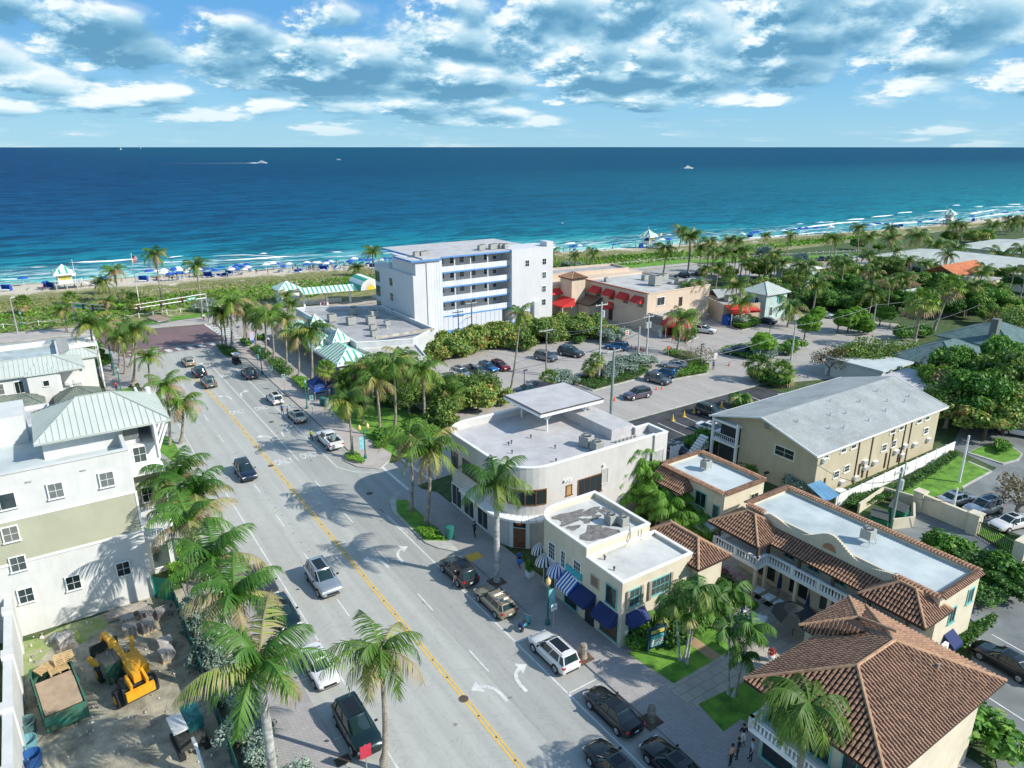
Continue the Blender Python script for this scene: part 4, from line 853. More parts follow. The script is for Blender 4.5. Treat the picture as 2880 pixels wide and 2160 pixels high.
rf = mbr(r); rf.slab([(66.9, 40.4, 6.1), (95, 40.4, 6.1), (95, 47.9, 8.25), (66.9, 47.9, 8.25)], .14, 0); rf.slab([(95, 55.4, 6.1), (66.9, 55.4, 6.1), (66.9, 47.9, 8.25), (95, 47.9, 8.25)], .14, 0)
ro = rf.obj('roof', M_SHING, r)
fa = mbr(r)
for a, b_ in (((66.88, 40.3, 6.05), (66.88, 47.9, 8.2)), ((66.88, 55.5, 6.05), (66.88, 47.9, 8.2)), ((66.9, 40.34, 6.0), (95, 40.34, 6.0)), ((95.02, 40.3, 6.05), (95.02, 47.9, 8.2)), ((66.9, 55.45, 6), (95, 55.45, 6))): fa.bar(a, b_, .08, .2)
fa.obj('fascia', M_TRIM, r)
vt = mbr(r)
for x, y in ((70.5, 45.6), (73.2, 43.2), (76, 45), (75.2, 42.6), (78.5, 44.5), (80, 42.4), (83, 45.5), (84.5, 42.9), (87, 44.2), (89.5, 43.3), (88, 46.2), (91.5, 43.8), (79, 47)): vt.cyl(x, y, 6.1 + (y - 40.4) * .287, 6.5 + (y - 40.4) * .287, .07, n=6)
objs(vt, 'roof_vent', M_STEEL, r)
for a, z in ((69.6, 4.9), (73.0, 4.9), (75.0, 4.9), (72.3, 1.9), (74.3, 2.1), (81.9, 2.9), (84, 2.9), (83.2, 4.9), (85.2, 4.9), (89.4, 4.9), (91.3, 4.9), (91.6, 2.9)):
    win(r, 'S', 41, a, z, .95, .75, (1, 2), M_TRIM)
b_ = []
for a, z in ((69.3, 1.4), (73.6, .7), (78.2, 1.3), (76.4, .5), (77.9, 2.2), (84.8, 1.8), (86.7, 2.1), (86.4, .9), (89.2, 1.7), (92.6, 1.6), (80.2, 1.5), (69.3, 4.6)):
    u_ = MB().box(-.4, .4, -.32, .0, 0, .5).box(-.34, .34, -.35, -.31, .05, .45, 1); child('wall_air_conditioner', u_.mesh('wall_air_conditioner', [M_TRIM, M_ACG]), r, (a - 67, 41 - 40.6, z), 0)
pp = mbr(r)
for a in (76.2, 79.0, 83.6, 86.2, 87.6): pp.box(a - .07, a + .07, 40.9, 41.02, 0, 6)
for a in (70.1, 77, 77.9, 82.7, 85.7): pp.box(a - .09, a + .09, 40.88, 41.02, .4, 2.4)
objs(pp, 'downpipe', mat('brown_pipe', (.10, .065, .045), .6), r)
win(r, 'W', 68.2, 45.2, 3.9, 2.5, 1.1, (2, 2), M_TRIM); win(r, 'W', 68.2, 47.9, 6.6, .6, .9, (1, 5), M_BEIGE, mat('vent_blue_grey', (.16, .25, .28)))
g_ = mbr(r); g_.box(67.3, 68.2, 51.4, 55.2, 2.9, 3.1).box(67.2, 67.5, 54.9, 55.2, 0, 6.1).box(67.2, 67.5, 51.2, 51.45, 0, 6.1).box(67.25, 68.2, 51.3, 55.2, 5.5, 5.8); g_.obj('gallery_frame', M_TRIM, r)
rail(r, [(67.3, 51.4), (67.3, 55.1)], 3.1, 1.0, .3); mbr(r).box(68.15, 68.25, 51.5, 54.5, .1, 5.4).obj('gallery_shade_sheet', mat('painted_gallery_shade', (.03, .04, .045)), r)  # flat dark sheet on the wall paints in the open gallery's shade
st = mbr(r)
for i in range(10): st.box(67.0 - i * .3, 67.3 - i * .3, 55.6, 56.8, 2.8 - i * .28, 3.0 - i * .28)
st.obj('stair', M_TRIM, r); rail(r, [(64.4, 55.6), (67.3, 55.6)], 1.4, 1.0, .3)
r = bld('terracotta_roof_building', 'cream building under a large ribbed terracotta hip roof with balustraded balcony', 33.7, 14, 'building')
mbr(r).box(33.7, 44.4, 13.6, 21.4, 0, 6.3).box(39.8, 44.2, 21.4, 23, 0, 6.3).obj('wall', M_CREAM, r)
hip(r, 32.2, 45.6, 12.9, 22.1, 6.5, 8.9, 'tile', TILEM, .27, ridge=((36.2, 17.4, 8.9), (40.2, 17.4, 8.9)))
tl_ = mbr(r); A_, B_, T_, T2 = (39.6, 23.4, 6.5), (45.6, 23.4, 6.5), (42.5, 20.9, 7.5), (41.2, 17.9, 8.75)
tiles(tl_, [(45.6, 22.0, 6.5), (45.6, 23.4, 6.5), T_, (43.4, 19.5, 8.0)][:3], .27); tiles(tl_, [B_, A_, T_], .27); tiles(tl_, [A_, (39.6, 22.0, 6.5), (40.3, 19.3, 8.35), T_], .27)
tl_.obj('roof_wing', TILEM, r)
rc = mbr(r)
for a, b_ in ((A_, T_), (B_, T_), (T_, (41.1, 17.7, 8.95))): rc.tube([(a[0], a[1], a[2] + .05), (b_[0], b_[1], b_[2] + .05)], .11, 6)
rc.obj('ridge_cap', M_TERRAC, r)
mbr(r).box(32.3, 33.7, 14, 21.4, 3.0, 3.25).obj('balcony_floor', M_TRIM, r); balustrade(r, [(33.6, 21.3), (32.4, 21.3), (32.4, 14)], 3.25, .8)
for a in (20.2, 17.6, 15.2): win(r, 'W', 33.7, a, 3.4, 1.6, 2.1, (2, 1), M_AQUA); 
for a in (20.0, 17.0, 14.8): win(r, 'W', 33.7, a, .4, 2.2, 2.1, (1, 1), M_AQUA, name='shop_window')
mbr(r).cyl(41.5, 15.2, 7.4, 8.1, .08, n=6).obj('roof_vents', M_STEEL, r)
mbr(r).box(33.35, 33.72, 14.2, 20.9, 5.2, 5.4).obj('wall_ledge', M_TRIM, r)
M_HW = mat('hotel_white', (0.61, 0.62, 0.64), 0.8, 0.03, 0.3, streak=0.11); M_HB = mat('hotel_blue_band', (0.10, 0.27, 0.58), 0.7, 0.05); M_BRK = brickmat('white_screen_block', (0.74, 0.76, 0.78), (0.66, 0.69, 0.72), (0.42, 0.48, 0.55), 0.6, 0.25, 0.05)
r = bld('hotel_building', 'white five-storey beach hotel with open galleries and thin blue edges', 62, 128, 'hotel')
H = 17.0
w = mbr(r); w.box(62, 68.6, 128, 147, 0, 13.6).box(62.6, 68.6, 128, 139, 13.6, H - .3).box(68.6, 85, 131.2, 147, 0, H - .3)
w.box(85, 96, 127, 134, 0, H + .15).box(85, 92, 134, 146, 0, H - .3); w.obj('wall', M_HW, r)
rf = mbr(r); rf.box(64, 86, 127.6, 147.2, H - .3, H, 0).box(61.6, 68.2, 127.6, 135.5, H - .62, H - .32, 0).box(86, 93, 133, 147, H - .3, H, 0); rf.obj('roof', M_ROOFW, r)
eb = mbr(r); eb.box(68.2, 85, 127.45, 127.6, H - .35, H - .05).box(61.45, 68.3, 127.45, 127.6, H - .66, H - .32).box(61.45, 61.6, 127.5, 135.5, H - .66, H - .32).box(63.85, 64, 135, 147.2, H - .3, H - .02); eb.obj('blue_roof_edge', M_HB, r)
mbr(r).box(94.2, 96, 127, 129.5, H + .15, H + 1.2).obj('stair_head', M_HW, r)
sb = mbr(r); sb.box(65.0, 68.5, 127.8, 128, 1, 15.9); sb.obj('screen_panel', M_BRK, r)
for k in range(4):
    zf = 4.6 + k * 3.05
    f = mbr(r); f.box(68.6, 85, 128, 131.3, zf - .22, zf, 0).box(68.6, 85, 127.88, 128.0, zf - .26, zf + .02, 1); f.obj('gallery_floor', [M_HW, M_HB], r)
    mbr(r).box(68.6, 85, 127.95, 128.1, zf + .03, zf + 1.12).obj('gallery_parapet', M_BRK, r)
    for a in (71.6, 75.4, 79.6): mbr(r).box(a - .12, a + .12, 128.12, 128.4, zf, zf + 2.85 if k < 3 else H - .4).obj('gallery_post', M_HW, r)
    for a, w_ in ((70.2, .9), (72.6, .9), (75.0, 1.1), (77.6, 1.6 if k > 1 else 1.3), (80.9, .8), (83.2, .9)): win(r, 'S', 131.2, a, zf + 1.1, w_, 1.2 if a != 83.2 else .7, (2, 1) if w_ > 1.2 else (1, 2), glass=M_GLASSB if a in (75.0, 77.6) else M_GLASS)
pn = mbr(r); pn.box(68.6, 83, 127.9, 131, 1.5, 4.35)
for i in range(12): pn.box(69.6 + i * 1.15, 69.66 + i * 1.15, 127.86, 127.9, 1.6, 4.3, 1)
pn.obj('ground_floor_panels', [M_HW, M_ACG], r)
mbr(r).box(68.6, 86, 124.6, 127.9, 1.2, 1.45).obj('terrace_deck', mat('blue_terrace', (.10, .28, .62)), r); rail(r, [(68.6, 124.7), (86, 124.7)], 1.45, 1.0, .8)
for z in (4.2, 7.2, 10.3, 13.3): win(r, 'S', 127, 93.6, z, 1.0, 1.3, (2, 2), sill=False)
win(r, 'S', 127, 89, 13.3, 1.0, 1.3, (2, 2), sill=False)
for z in (3.4, 6.8, 10.0):
    win(r, 'W', 62, 138.6, z, 1.6, 1.7, (2, 2)); win(r, 'W', 62, 145.6, z, 2.2, 2.2, (3, 1), M_AQUA)
rail(r, [(62.1, 139.5), (62.1, 146.9), (68, 146.9)], 13.6, 1.05, .8, .05)
for i, (x, y) in enumerate([(64.6, 131.5), (65.9, 131.2), (67.0, 131.6), (79.6, 131), (80.9, 132), (82.4, 131), (83.7, 131.5), (84.8, 131), (85.5, 130.2)]): ac(x, y, H - .3 if x < 68 else H, 1.15, 'air conditioner on the white hotel roof', 'air conditioners on the hotel roof', True)
cb = mbr(r); cb.box(86.5, 87.6, 126.6, 127, .8, 3).box(88, 89.2, 126.6, 127, .6, 2.8).box(90.5, 91.8, 126.2, 127, .0, 5.4); objs(cb, 'service_duct', M_HW, r)
r = bld('striped_roof_restaurant', 'single-storey restaurant with grey flat roof and green and white striped hip canopies', 45, 116, 'restaurant')
po = [(45, 117), (54.5, 113.6), (61.4, 118.6), (61.4, 143), (47, 151), (45, 151)]
flat(r, po, 5.0, .8, mat('restaurant_wall', (.52, .55, .56), .8, .1), M_ROOFG, M_TRIM, .2)
flat(r, [(47, 106.5), (53, 105.5), (55, 113.4), (45.3, 116.8)], 4.0, .3, M_WHITE, mat('pale_patch_roof', (.52, .50, .46), .9, .2, .5), None, .2, name='kitchen_wall')
STR = [M_GREEN, M_TRIM]
def striped_plane(mb, pts, pitch=0.55):
    ln, u, v, n = rib_lines(pts, pitch); mb.slab([tuple(p) for p in pts], .1, 1)
    for i, (a, b) in enumerate(ln):
        if i % 2 == 0: mb.bar(tuple(a + n * .015), tuple(b + n * .015), pitch * .98, .03, 0); mb.bar(tuple(a + u * pitch * .3 + n * .02), tuple(b + u * pitch * .3 + n * .02), pitch * .2, .035, 1)
def striped_hip(root, t0, t1, s0, s1, ze, zr, name='canopy_roof', pitch=.55, hgt=1.0):
    mb = mbr(root); w, d = t1 - t0, s1 - s0; h_ = min(w, d) / 2
    if w >= d: a, b = (t0 + h_, s0 + h_, zr), (t1 - h_, s0 + h_, zr)
    else: a, b = (t0 + h_, s0 + h_, zr), (t0 + h_, s1 - h_, zr)
    A, B, C_, D = (t0, s0, ze), (t1, s0, ze), (t1, s1, ze), (t0, s1, ze)
    for p in ([[A, B, b, a], [B, C_, b], [C_, D, a, b], [D, A, a]] if w >= d else [[A, B, a], [B, C_, b, a], [C_, D, b], [D, A, a, b]]):
        p = [x for i, x in enumerate(p) if math.dist(x, p[i - 1]) > 1e-3]; striped_plane(mb, p, pitch)
    mb.box(t0 - .05, t1 + .05, s0 - .05, s1 + .05, ze - .35, ze - .11, 1); o = mb.obj(name, STR, root)
    c_ = mbr(root)
    for x in (A, B): c_.tube([(x[0], x[1], x[2] + .04), (a[0], a[1], a[2] + .04)] if x == A or w < d else [(x[0], x[1], x[2] + .04), (b[0], b[1], b[2] + .04)], .06, 5)
    c_.obj('canopy_edge', M_TRIM, o)
striped_hip(r, 38.8, 45.0, 110.2, 121, 3.6, 5.4); striped_hip(r, 38.8, 44.9, 121.2, 147, 3.5, 4.9)
striped_hip(r, 41.6, 45.0, 119.5, 123, 5.0, 6.8, 'cupola_roof', .45); striped_hip(r, 42.2, 45.6, 133.5, 137.0, 5.0, 6.8, 'cupola_roof', .45)
objs(mbr(r).box(42, 44.6, 119.9, 122.6, 3.8, 5).box(42.6, 45.2, 133.9, 136.6, 3.8, 5), 'cupola_wall', M_TRIM, r)
mbr(r).box(42.0, 45, 111, 147, 0, 3.4).obj('shopfront_wall', M_WHITE2, r); mbr(r).box(39.4, 45, 110.8, 111.2, 0, 3.3).obj('end_wall', M_WHITE2, r)
for a in (114, 118, 124, 129, 134, 139, 143): win(r, 'W', 42, a, .5, 2.6, 2.0, (2, 1), M_TRIM, M_GLASS, name='shop_window')
awn(r, 'W', 42, 122, 128, 2.9, 2.3, 1.2, [M_BLUE])
for i, (x, y) in enumerate([(48.2, 137.8), (50.4, 133.2), (54.3, 141.5), (53.9, 131.5), (56.6, 136.2), (52.2, 126.5), (56, 128.2), (50.5, 122)]): ac(x, y, 4.22, 1.7 if i < 5 else 1.2, 'boxy grey air conditioner on the restaurant roof', 'air conditioners on the restaurant roof', True)
objs(mbr(r).tube([(55.2, 126.6, 4.2), (55.2, 126.6, 5.1), (54.6, 126.2, 5.3)], .3, 8).tube([(52.6, 125.2, 4.2), (52.6, 125.2, 4.9)], .35, 8), 'exhaust_duct', M_STEEL, r)
for x in range(0, 9): pass
br_ = mbr(r); br_.box(49, 61, 117.6, 118.0, 4.9, 5.3); br_.obj('roof_screen', mat('stained_screen', (.50, .47, .38), .9, .3, .6), r)
r = bld('beach_pavilion', 'long white open beach pavilion with green striped roof and sunburst arch', 50, 172, 'pavilion')
mb = mbr(r)
striped_plane(mb, [(53, 170.5, 3.9), (66.6, 168.5, 3.9), (66.6, 171.9, 4.9), (53, 173.9, 4.9)], .55); striped_plane(mb, [(66.6, 175.3, 3.9), (53, 177.3, 3.9), (53, 173.9, 4.9), (66.6, 171.9, 4.9)], .55)
striped_plane(mb, [(71.6, 167.7, 3.9), (82, 166.2, 3.9), (82, 169.6, 4.9), (71.6, 171.1, 4.9)], .55); striped_plane(mb, [(82, 173, 3.9), (71.6, 174.5, 3.9), (71.6, 171.1, 4.9), (82, 169.6, 4.9)], .55)
mb.obj('striped_roof', STR, r)
ar = mbr(r); n = 14
for i in range(n):
    a0, a1 = math.pi * i / n, math.pi * (i + 1) / n; P_ = lambda A_, s_, k=2.75: (69.1 - math.cos(A_) * k, s_, 4.0 + math.sin(A_) * k)
    for j, (sa, sb_) in enumerate(((166.8, 168.2), (168.2, 169.6), (169.6, 171), (171, 172.4), (172.4, 173.8), (173.8, 175.2))): ar.slab([P_(a0, sa), P_(a1, sa), P_(a1, sb_), P_(a0, sb_)], .08, (i // 2) % 2)
    ar.face([P_(a0, 166.8), P_(a1, 166.8), P_(a1, 166.8, 1.1), P_(a0, 166.8, 1.1)][::-1], 1); ar.face([P_(a0, 166.76, 1.1), P_(a1, 166.76, 1.1), (69.1, 166.76, 4.0)][::-1], 2)
for i in range(1, 14): a = math.pi * i / 14; ar.bar((69.1 - math.cos(a) * 1.1, 166.7, 4 + math.sin(a) * 1.1), (69.1 - math.cos(a) * 2.7, 166.7, 4 + math.sin(a) * 2.7), .06, .06, 3)
ar.obj('sunburst_arch', [M_GREEN, M_TRIM, mat('sun_yellow', (.9, .62, .05)), mat('pale_gold', (.75, .68, .42))], r)
striped_hip(r, 49.2, 55.4, 178.2, 184.5, 3.9, 5.6, 'hip_roof'); mbr(r).box(50, 54.6, 179, 183.8, 0, 3.8).obj('kiosk_wall', M_TRIM, r)
for x, y in ((54, 173.6), (59.6, 172.8), (65.4, 172), (72.4, 171), (78.5, 170)):
    p = mbr(r); p.box(x - .2, x + .2, y - .2, y + .2, .1, 3.9)
    for dx in (-1, 1): p.bar((x, y, 2.6), (x + dx, y, 3.8), .16, .16)
    p.obj('post', M_TRIM, r)
lw = mbr(r)
for t0, t1 in ((51, 64.2), (72, 84)):
    n = int((t1 - t0) / .5)
    for i in range(n): lw.box(t0 + i * .5, t0 + i * .5 + .42, 175.8 - (t0 + i * .5 - 51) * .12, 175.9 - (t0 + i * .5 - 51) * .12, .15, 1.3)
lw.obj('low_fence', M_TRIM, r)
r = bld('peach_restaurant_building', 'peach stucco restaurant with white flat roof, little tiled tower and red awnings', 108, 109, 'restaurant')
flat(r, rect(108, 127.5, 109, 131), 8.0, .4, M_PEACH, mat('weathered_roof', (.47, .465, .45), .85, .2, .25, col2=(.36, .36, .355)), None, .25)
mb = mbr(r); mb.box(107.9, 108.3, 109, 131, 7.95, 8.2).obj('red_tile_edge', mat('red_tile_band', (.45, .16, .11), .8, .2, 2), r)
mbr(r).box(108.3, 127.6, 108.9, 109.2, 7.95, 8.18).obj('parapet_cap', M_PEACH, r)
mbr(r).box(102.6, 106.6, 128.3, 132.6, 0, 8.9).obj('tower', M_PEACH, r); hip(r, 102.2, 107, 127.9, 133, 9.0, 10.2, 'tile', TILEM, .4, name='tower_roof')
mbr(r).box(99.5, 108, 133, 139, 0, 7.2).box(106, 128, 131, 139, 0, 8.0).box(98.5, 102.6, 139, 146, 0, 8.2).obj('wing_wall', M_PEACH, r)
flat(r, [(102, 137), (125, 133.5), (126, 141), (103, 144.5)], 8.9, .5, M_PEACH, M_ROOFG, M_PEACH, .3, 0, 'rear_wall')
tl_ = mbr(r); tiles(tl_, [(104, 123.5, 3.3), (104, 128.3, 3.3), (107.95, 128.3, 4.8), (107.95, 123.5, 4.8)][::-1], .4); tl_.obj('porch_roof', TILEM, r); mbr(r).box(104.4, 108, 123.8, 128.2, 0, 3.2).obj('porch_wall', M_PEACH, r)
for a in (125.6, 121, 116.3, 111.6): awn(r, 'W', 108, a - 1.6, a + 1.6, 7.2, 6.1, 1.4, [M_RED]); 
for a in (125, 120.4, 115.7, 111): win(r, 'W', 108, a, 4.9, 1.6, 1.3, (2, 1), M_PEACH)
awn(r, 'W', 108, 119.6, 121.6, 4.3, 3.1, 1.4, [M_RED]); mbr(r).box(107.9, 108.02, 119.9, 121.2, .1, 2.7).obj('door', M_BLACK, r)
awn(r, 'W', 102.6, 127, 131.5, 4.6, 3.1, 3.6, [M_RED]); awn(r, 'S', 133, 98.5, 102.5, 6.2, 5.3, 1.6, [M_RED])
for x, y in ((99.1, 127.1), (99.1, 131.4)): mbr(r).cyl(x, y, 0, 2.9, .09, n=6).obj('awning_post', M_TRIM, r)
win(r, 'S', 109, 112, 5.2, 2.2, 1.7, (2, 1), M_TRIM); win(r, 'S', 109, 118.2, 4.4, .9, 1.8, (1, 1), M_WOOD)
for a in (112, 116, 120, 124): mbr(r).box(a - .1, a + .1, 108.85, 109.0, 6.0, 6.2).obj('wall_lamp', M_BLACK, r); break
flat(r, rect(108.6, 115.4, 104.6, 108.95), 3.9, .7, mat('grey_peach', (.52, .46, .40), .85, .1), M_ROOFG, None, .2, name='screen_wall')
bk = mbr(r)
for i in range(6):
    for j in range(5): bk.box(108.5, 108.6, 105.0 + i * .6, 105.3 + i * .6, 1.9 + j * .35, 2.1 + j * .35)
bk.obj('vent_blocks', M_BLACK, r)
cn = mbr(r); n = 12; cx, cy = 109.8, 101.9
for i in range(n):
    a0, a1 = 2 * math.pi * i / n, 2 * math.pi * (i + 1) / n; P_ = lambda A_, k, z: (cx + math.cos(A_) * k, cy + math.sin(A_) * k, z)
    cn.face([P_(a0, 3.3, 2.9), P_(a1, 3.3, 2.9), P_(a1, 1.9, 4.0), P_(a0, 1.9, 4.0)]); cn.face([P_(a0, 1.9, 4), P_(a1, 1.9, 4), (cx, cy, 4.4)]); cn.face([P_(a0, 3.3, 2.5), P_(a1, 3.3, 2.5), P_(a1, 3.3, 2.9), P_(a0, 3.3, 2.9)])
cn.obj('entrance_canopy', mat('crimson_canvas', (.48, .02, .04), .7), r)
for i in range(6): a = math.pi / 3 * i; mbr(r).cyl(cx + 3 * math.cos(a), cy + 3 * math.sin(a), 0, 2.9, .07, n=6).obj('canopy_post', M_TRIM, r)
mbr(r).box(108.9, 111.5, 103.2, 104.7, 0, 2.6).obj('entrance_doors', mat('red_door', (.30, .02, .02), .5), r)
flat(r, [(127.5, 104.5), (137, 101.2), (140.5, 108.5), (131, 112.5)], 4.2, .5, M_PEACH, M_ROOFG, None, .2, 0, 'annex_wall')
aw = mbr(r); aw.slab([(127.4, 104.3, 4.2), (134.3, 102.0, 4.2), (133.4, 99.0, 3.2), (126.5, 101.3, 3.2)][::-1], .05); aw.slab([(126.5, 101.3, 3.2), (133.4, 99.0, 3.2), (133.4, 99.0, 2.8), (126.5, 101.3, 2.8)], .03); aw.obj('awning', M_RED, r)
for p in ((133.2, 99.2), (126.7, 101.4)): mbr(r).cyl(*p, 0, 3, .09, n=6).obj('awning_post', M_TRIM, r)
for i, (x, y, k) in enumerate([(118, 117, 2.4), (122, 119, 1.6), (123.5, 115, 1.5), (125, 121, 1.6), (121, 123.5, 1.3), (112, 127, 1.0), (133, 108, 1.5), (135.5, 106, 1.6)]): ac(x, y, 7.63 if x < 128 else 3.75, k, 'roof air conditioner on the peach restaurant', 'air conditioners on the peach restaurant', True)
du = mbr(r).box(119.5, 123.5, 116.8, 117.6, 7.8, 8.4).box(123.8, 126.5, 112.5, 113.3, 7.8, 9.2).tube([(121, 121, 7.6), (121, 121, 9.4)], .35, 8); objs(du, 'roof_duct', M_STEEL, r)
g = mbr(r); g.slab([(131.5, 109.5, 4.3), (138.5, 107.2, 4.3), (139.5, 110, 5.9), (132.5, 112.5, 5.9)], .12, 0); g.slab([(140.5, 113, 4.3), (133.5, 115.5, 4.3), (132.5, 112.5, 5.9), (139.5, 110, 5.9)], .12, 0); g.face([(138.5, 107.4, 4.2), (140.5, 113, 4.2), (139.4, 110, 5.8)], 1); g.obj('gable_roof', [M_SHING, M_PEACH], r)
mbr(r).prism([(132, 110), (138.4, 107.6), (140.3, 112.8), (134, 115)], 0, 4.25).obj('gable_wall', M_PEACH, r)
M_LAP = mat('sage_lap_siding', (0.40, 0.41, 0.30), 0.8, 0.05, 0.5)
r = bld('four_storey_building', 'tall white four-storey building with sage siding band and pale metal hip roof', 3.7, 62.7, 'building')
mbr(r).box(-40, 3.7, 62.7, 78, 0, 13.0).box(3.7, 6.3, 66.5, 78, 0, 3.4).box(3.7, 6.3, 66.5, 78, 6.6, 13).box(3.7, 3.9, 66.5, 78, 3.4, 6.6).obj('wall', M_WHITE, r)
pr_ = mbr(r); pr_.box(-40, 3.7, 62.7, 63.0, 13, 14.2).box(3.4, 3.7, 63.0, 67, 13, 14.2).box(-40, 3.75, 62.6, 63.05, 14.2, 14.3); pr_.obj('parapet', M_WHITE, r)
mbr(r).box(-40, 3.4, 63, 78, 13, 13.04).obj('terrace_floor', mat('terrace_pale', (.50, .56, .56), .8, .1, .4), r)
sd = mbr(r)
for i in range(18): z = 6.75 + i * .197; sd.slab([(-40, 62.69, z + .197), (3.62, 62.69, z + .197), (3.62, 62.64, z), (-40, 62.64, z)], .01)
for i in range(16): z = 6.9 + i * .2; sd.slab([(3.75, 66.49, z + .2), (6.3, 66.49, z + .2), (6.3, 66.44, z), (3.75, 66.44, z)], .01)
sd.obj('siding', M_LAP, r)
bd = mbr(r); bd.box(-40, 3.78, 62.6, 62.7, 6.55, 6.75).box(-40, 3.78, 62.6, 62.7, 10.28, 10.42).box(3.6, 3.76, 62.6, 62.75, 6.75, 10.3).box(3.7, 6.36, 66.4, 66.5, 6.6, 6.9).box(3.7, 6.36, 66.4, 66.5, 10.1, 10.25); bd.obj('trim_band', M_TRIM, r)
for a, z in ((1.8, 11.4), (-1.8, 11.4), (1.7, 2.95), (-2.0, 2.95), (-5.3, 3.0), (-5.3, 5.95), (-5.3, 8.6), (-8.8, 3), (-8.8, 8.6)): win(r, 'S', 62.6, a, z + .04, .96, 1.22, (2, 2), M_TRIM, M_GLASSB if z > 11 else M_GLASS)
win(r, 'S', 62.64, -5.5, 11.4, 2.0, 1.25, (2, 1)); win(r, 'S', 66.5, 4.75, 11.4, .95, 1.4, (2, 2)); win(r, 'S', 66.4, 4.85, 7.5, .95, 1.4, (2, 2)); win(r, 'S', 66.5, 5.0, .6, 1.4, 2.2, (1, 1))
objs(mbr(r).box(.1, .5, 62.6, 62.7, 13.2, 13.3).box(-3.6, -3.2, 62.6, 62.7, 13.2, 13.3), 'wall_vent', M_ACG, r)
bb = mbr(r); bb.box(3.7, 6.4, 65.2, 66.5, 10.6, 11.0).box(6.1, 6.3, 65.3, 78, 13, 14.9); bb.obj('balcony', M_TRIM, r)
mbr(r).box(-2.2, 5.0, 67.2, 74, 13, 14.95).obj('penthouse_wall', M_WHITE, r); mbr(r).box(3.8, 5.0, 67.12, 67.22, 13.4, 14.6).obj('penthouse_opening', M_GLASSB, r)
hip(r, -2.7, 7.6, 66.0, 74.6, 15.0, 17.1, 'seam', SEAMM, .48, ridge=((.9, 70.3, 17.1), (3.7, 70.3, 17.1)))
bk = mbr(r)
for y in (66.4, 67.6, 69): bk.bar((6.3, y, 12.2), (7.4, y, 14.8), .16, .16); bk.bar((6.3, y, 11.6), (6.3, y, 14.9), .18, .18)
objs(bk, 'eave_bracket', M_TRIM, r)
mbr(r).box(-7.6, -3.2, 72.5, 77.5, 13, 15.6).box(-12, -7.6, 70, 77.5, 13, 14.6).obj('stair_tower', M_WHITE, r)
rail(r, [(3.75, 66.6), (6.2, 66.6)], 3.4, 1.0, .2)
r = bld('white_house', 'white two-storey house with pale metal hip roof, porch and pergola near the beach road', 0, 118, 'house')
flat(r, rect(-40, .6, 127, 137.5), 7.6, .9, M_WHITE, mat('grey_tile_roof_deck', (.42, .50, .50), .8, .2, .4), None, .25)
mbr(r).box(-40, -.2, 120.4, 127, 0, 6.7).box(-.2, 3.1, 120.4, 127, 0, 3.2).box(-.2, 3.1, 125.8, 127, 3.2, 6.6).obj('lower_wall', M_WHITE, r)
objs(mbr(r).box(2.7, 3.1, 120.4, 120.8, 3.2, 6.6).box(-.2, .2, 120.4, 120.8, 3.2, 6.6), 'porch_post', M_TRIM, r); mbr(r).box(-.2, 3.1, 120.4, 120.8, 6.3, 6.7).obj('porch_beam', M_TRIM, r)
rail(r, [(.3, 120.5), (2.6, 120.5)], 3.3, .9, .3, .012, M_BLACK)
hip(r, -40, 3.5, 119.8, 127.6, 6.8, 8.3, 'seam', SEAMM, .6); 
g_ = mbr(r); seams(g_, [(-4.2, 119.2, 6.8), (.1, 119.2, 6.8), (-2.0, 123.2, 8.2)], .5); g_.obj('gable_roof', SEAMM, r)
mbr(r).box(-3.9, -.2, 119.5, 121, 0, 6.75).obj('bay_wall', M_WHITE, r); win(r, 'S', 119.5, -1.7, 4.9, .7, .8, (1, 1)); win(r, 'S', 120.4, -5.0, 4.2, 1.0, 1.7, (2, 1)); win(r, 'S', 120.4, -7.3, 4.4, .9, 1.5, (1, 2))
M_SLATE = brickmat('mottled_slate', (.16, .21, .17), (.24, .26, .20), (.09, .11, .1), .5, .25, .03, dirt=.6)
hip(r, -1.2, 5.0, 114.2, 120.4, 3.2, 4.8, 'slate', [M_SLATE, M_SLATE]); mbr(r).box(-.6, 4.4, 114.8, 120.3, 0, 3.1).obj('porch_wall', M_WHITE, r)
hip(r, -40, -2.2, 115.2, 120.3, 3.4, 4.8, 'slate', [M_SLATE, M_SLATE]); mbr(r).box(-40, -2.8, 115.8, 120.3, 0, 3.3).obj('side_wall', mat('brown_fascia', (.12, .06, .05)), r)
pg = mbr(r)
for i in range(9): pg.box(2.2, 6.2, 130.6 + i * .8, 130.75 + i * .8, 7.3, 7.5)
for x in (2.4, 6.0): pg.box(x, x + .2, 130.4, 137.6, 7.1, 7.3)
for x in (2.4, 6.0):
    for y in (130.6, 137.2): pg.box(x, x + .2, y, y + .2, 0, 7.1)
pg.obj('pergola', M_TRIM, r)
mbr(r).box(.6, 5.2, 127.4, 130.2, 0, 6.4).obj('tower_wall', M_WHITE, r); hip(r, .4, 5.8, 127, 130.6, 6.5, 7.6, 'seam', SEAMM, .5, name='tower_roof')
ch = thing('rocking_chair', 'white rocking chair on the upstairs porch of the white house', 'chair', 1.5, 121.6, 3.25, rot=.3)
MB().box(-.3, .3, -.3, .3, .38, .43).obj('seat', M_TRIM, ch); bk = MB()
for i in range(6): bk.box(-.3 + i * .11, -.25 + i * .11, .26, .3, .43, 1.2)
bk.box(-.32, .32, .25, .31, 1.15, 1.25); bk.obj('backrest', M_TRIM, ch)
for x in (-.3, .3): MB().tube([(x, -.5, .1), (x, 0, .02), (x, .55, .12)], .03, 5).tube([(x, -.25, .05), (x, -.25, .65), (x, .3, .65)], .025, 5).obj('rocker', M_TRIM, ch)
r = bld('low_white_building', 'low white flat-roofed building behind the metal hip roof', -2, 80, 'building')
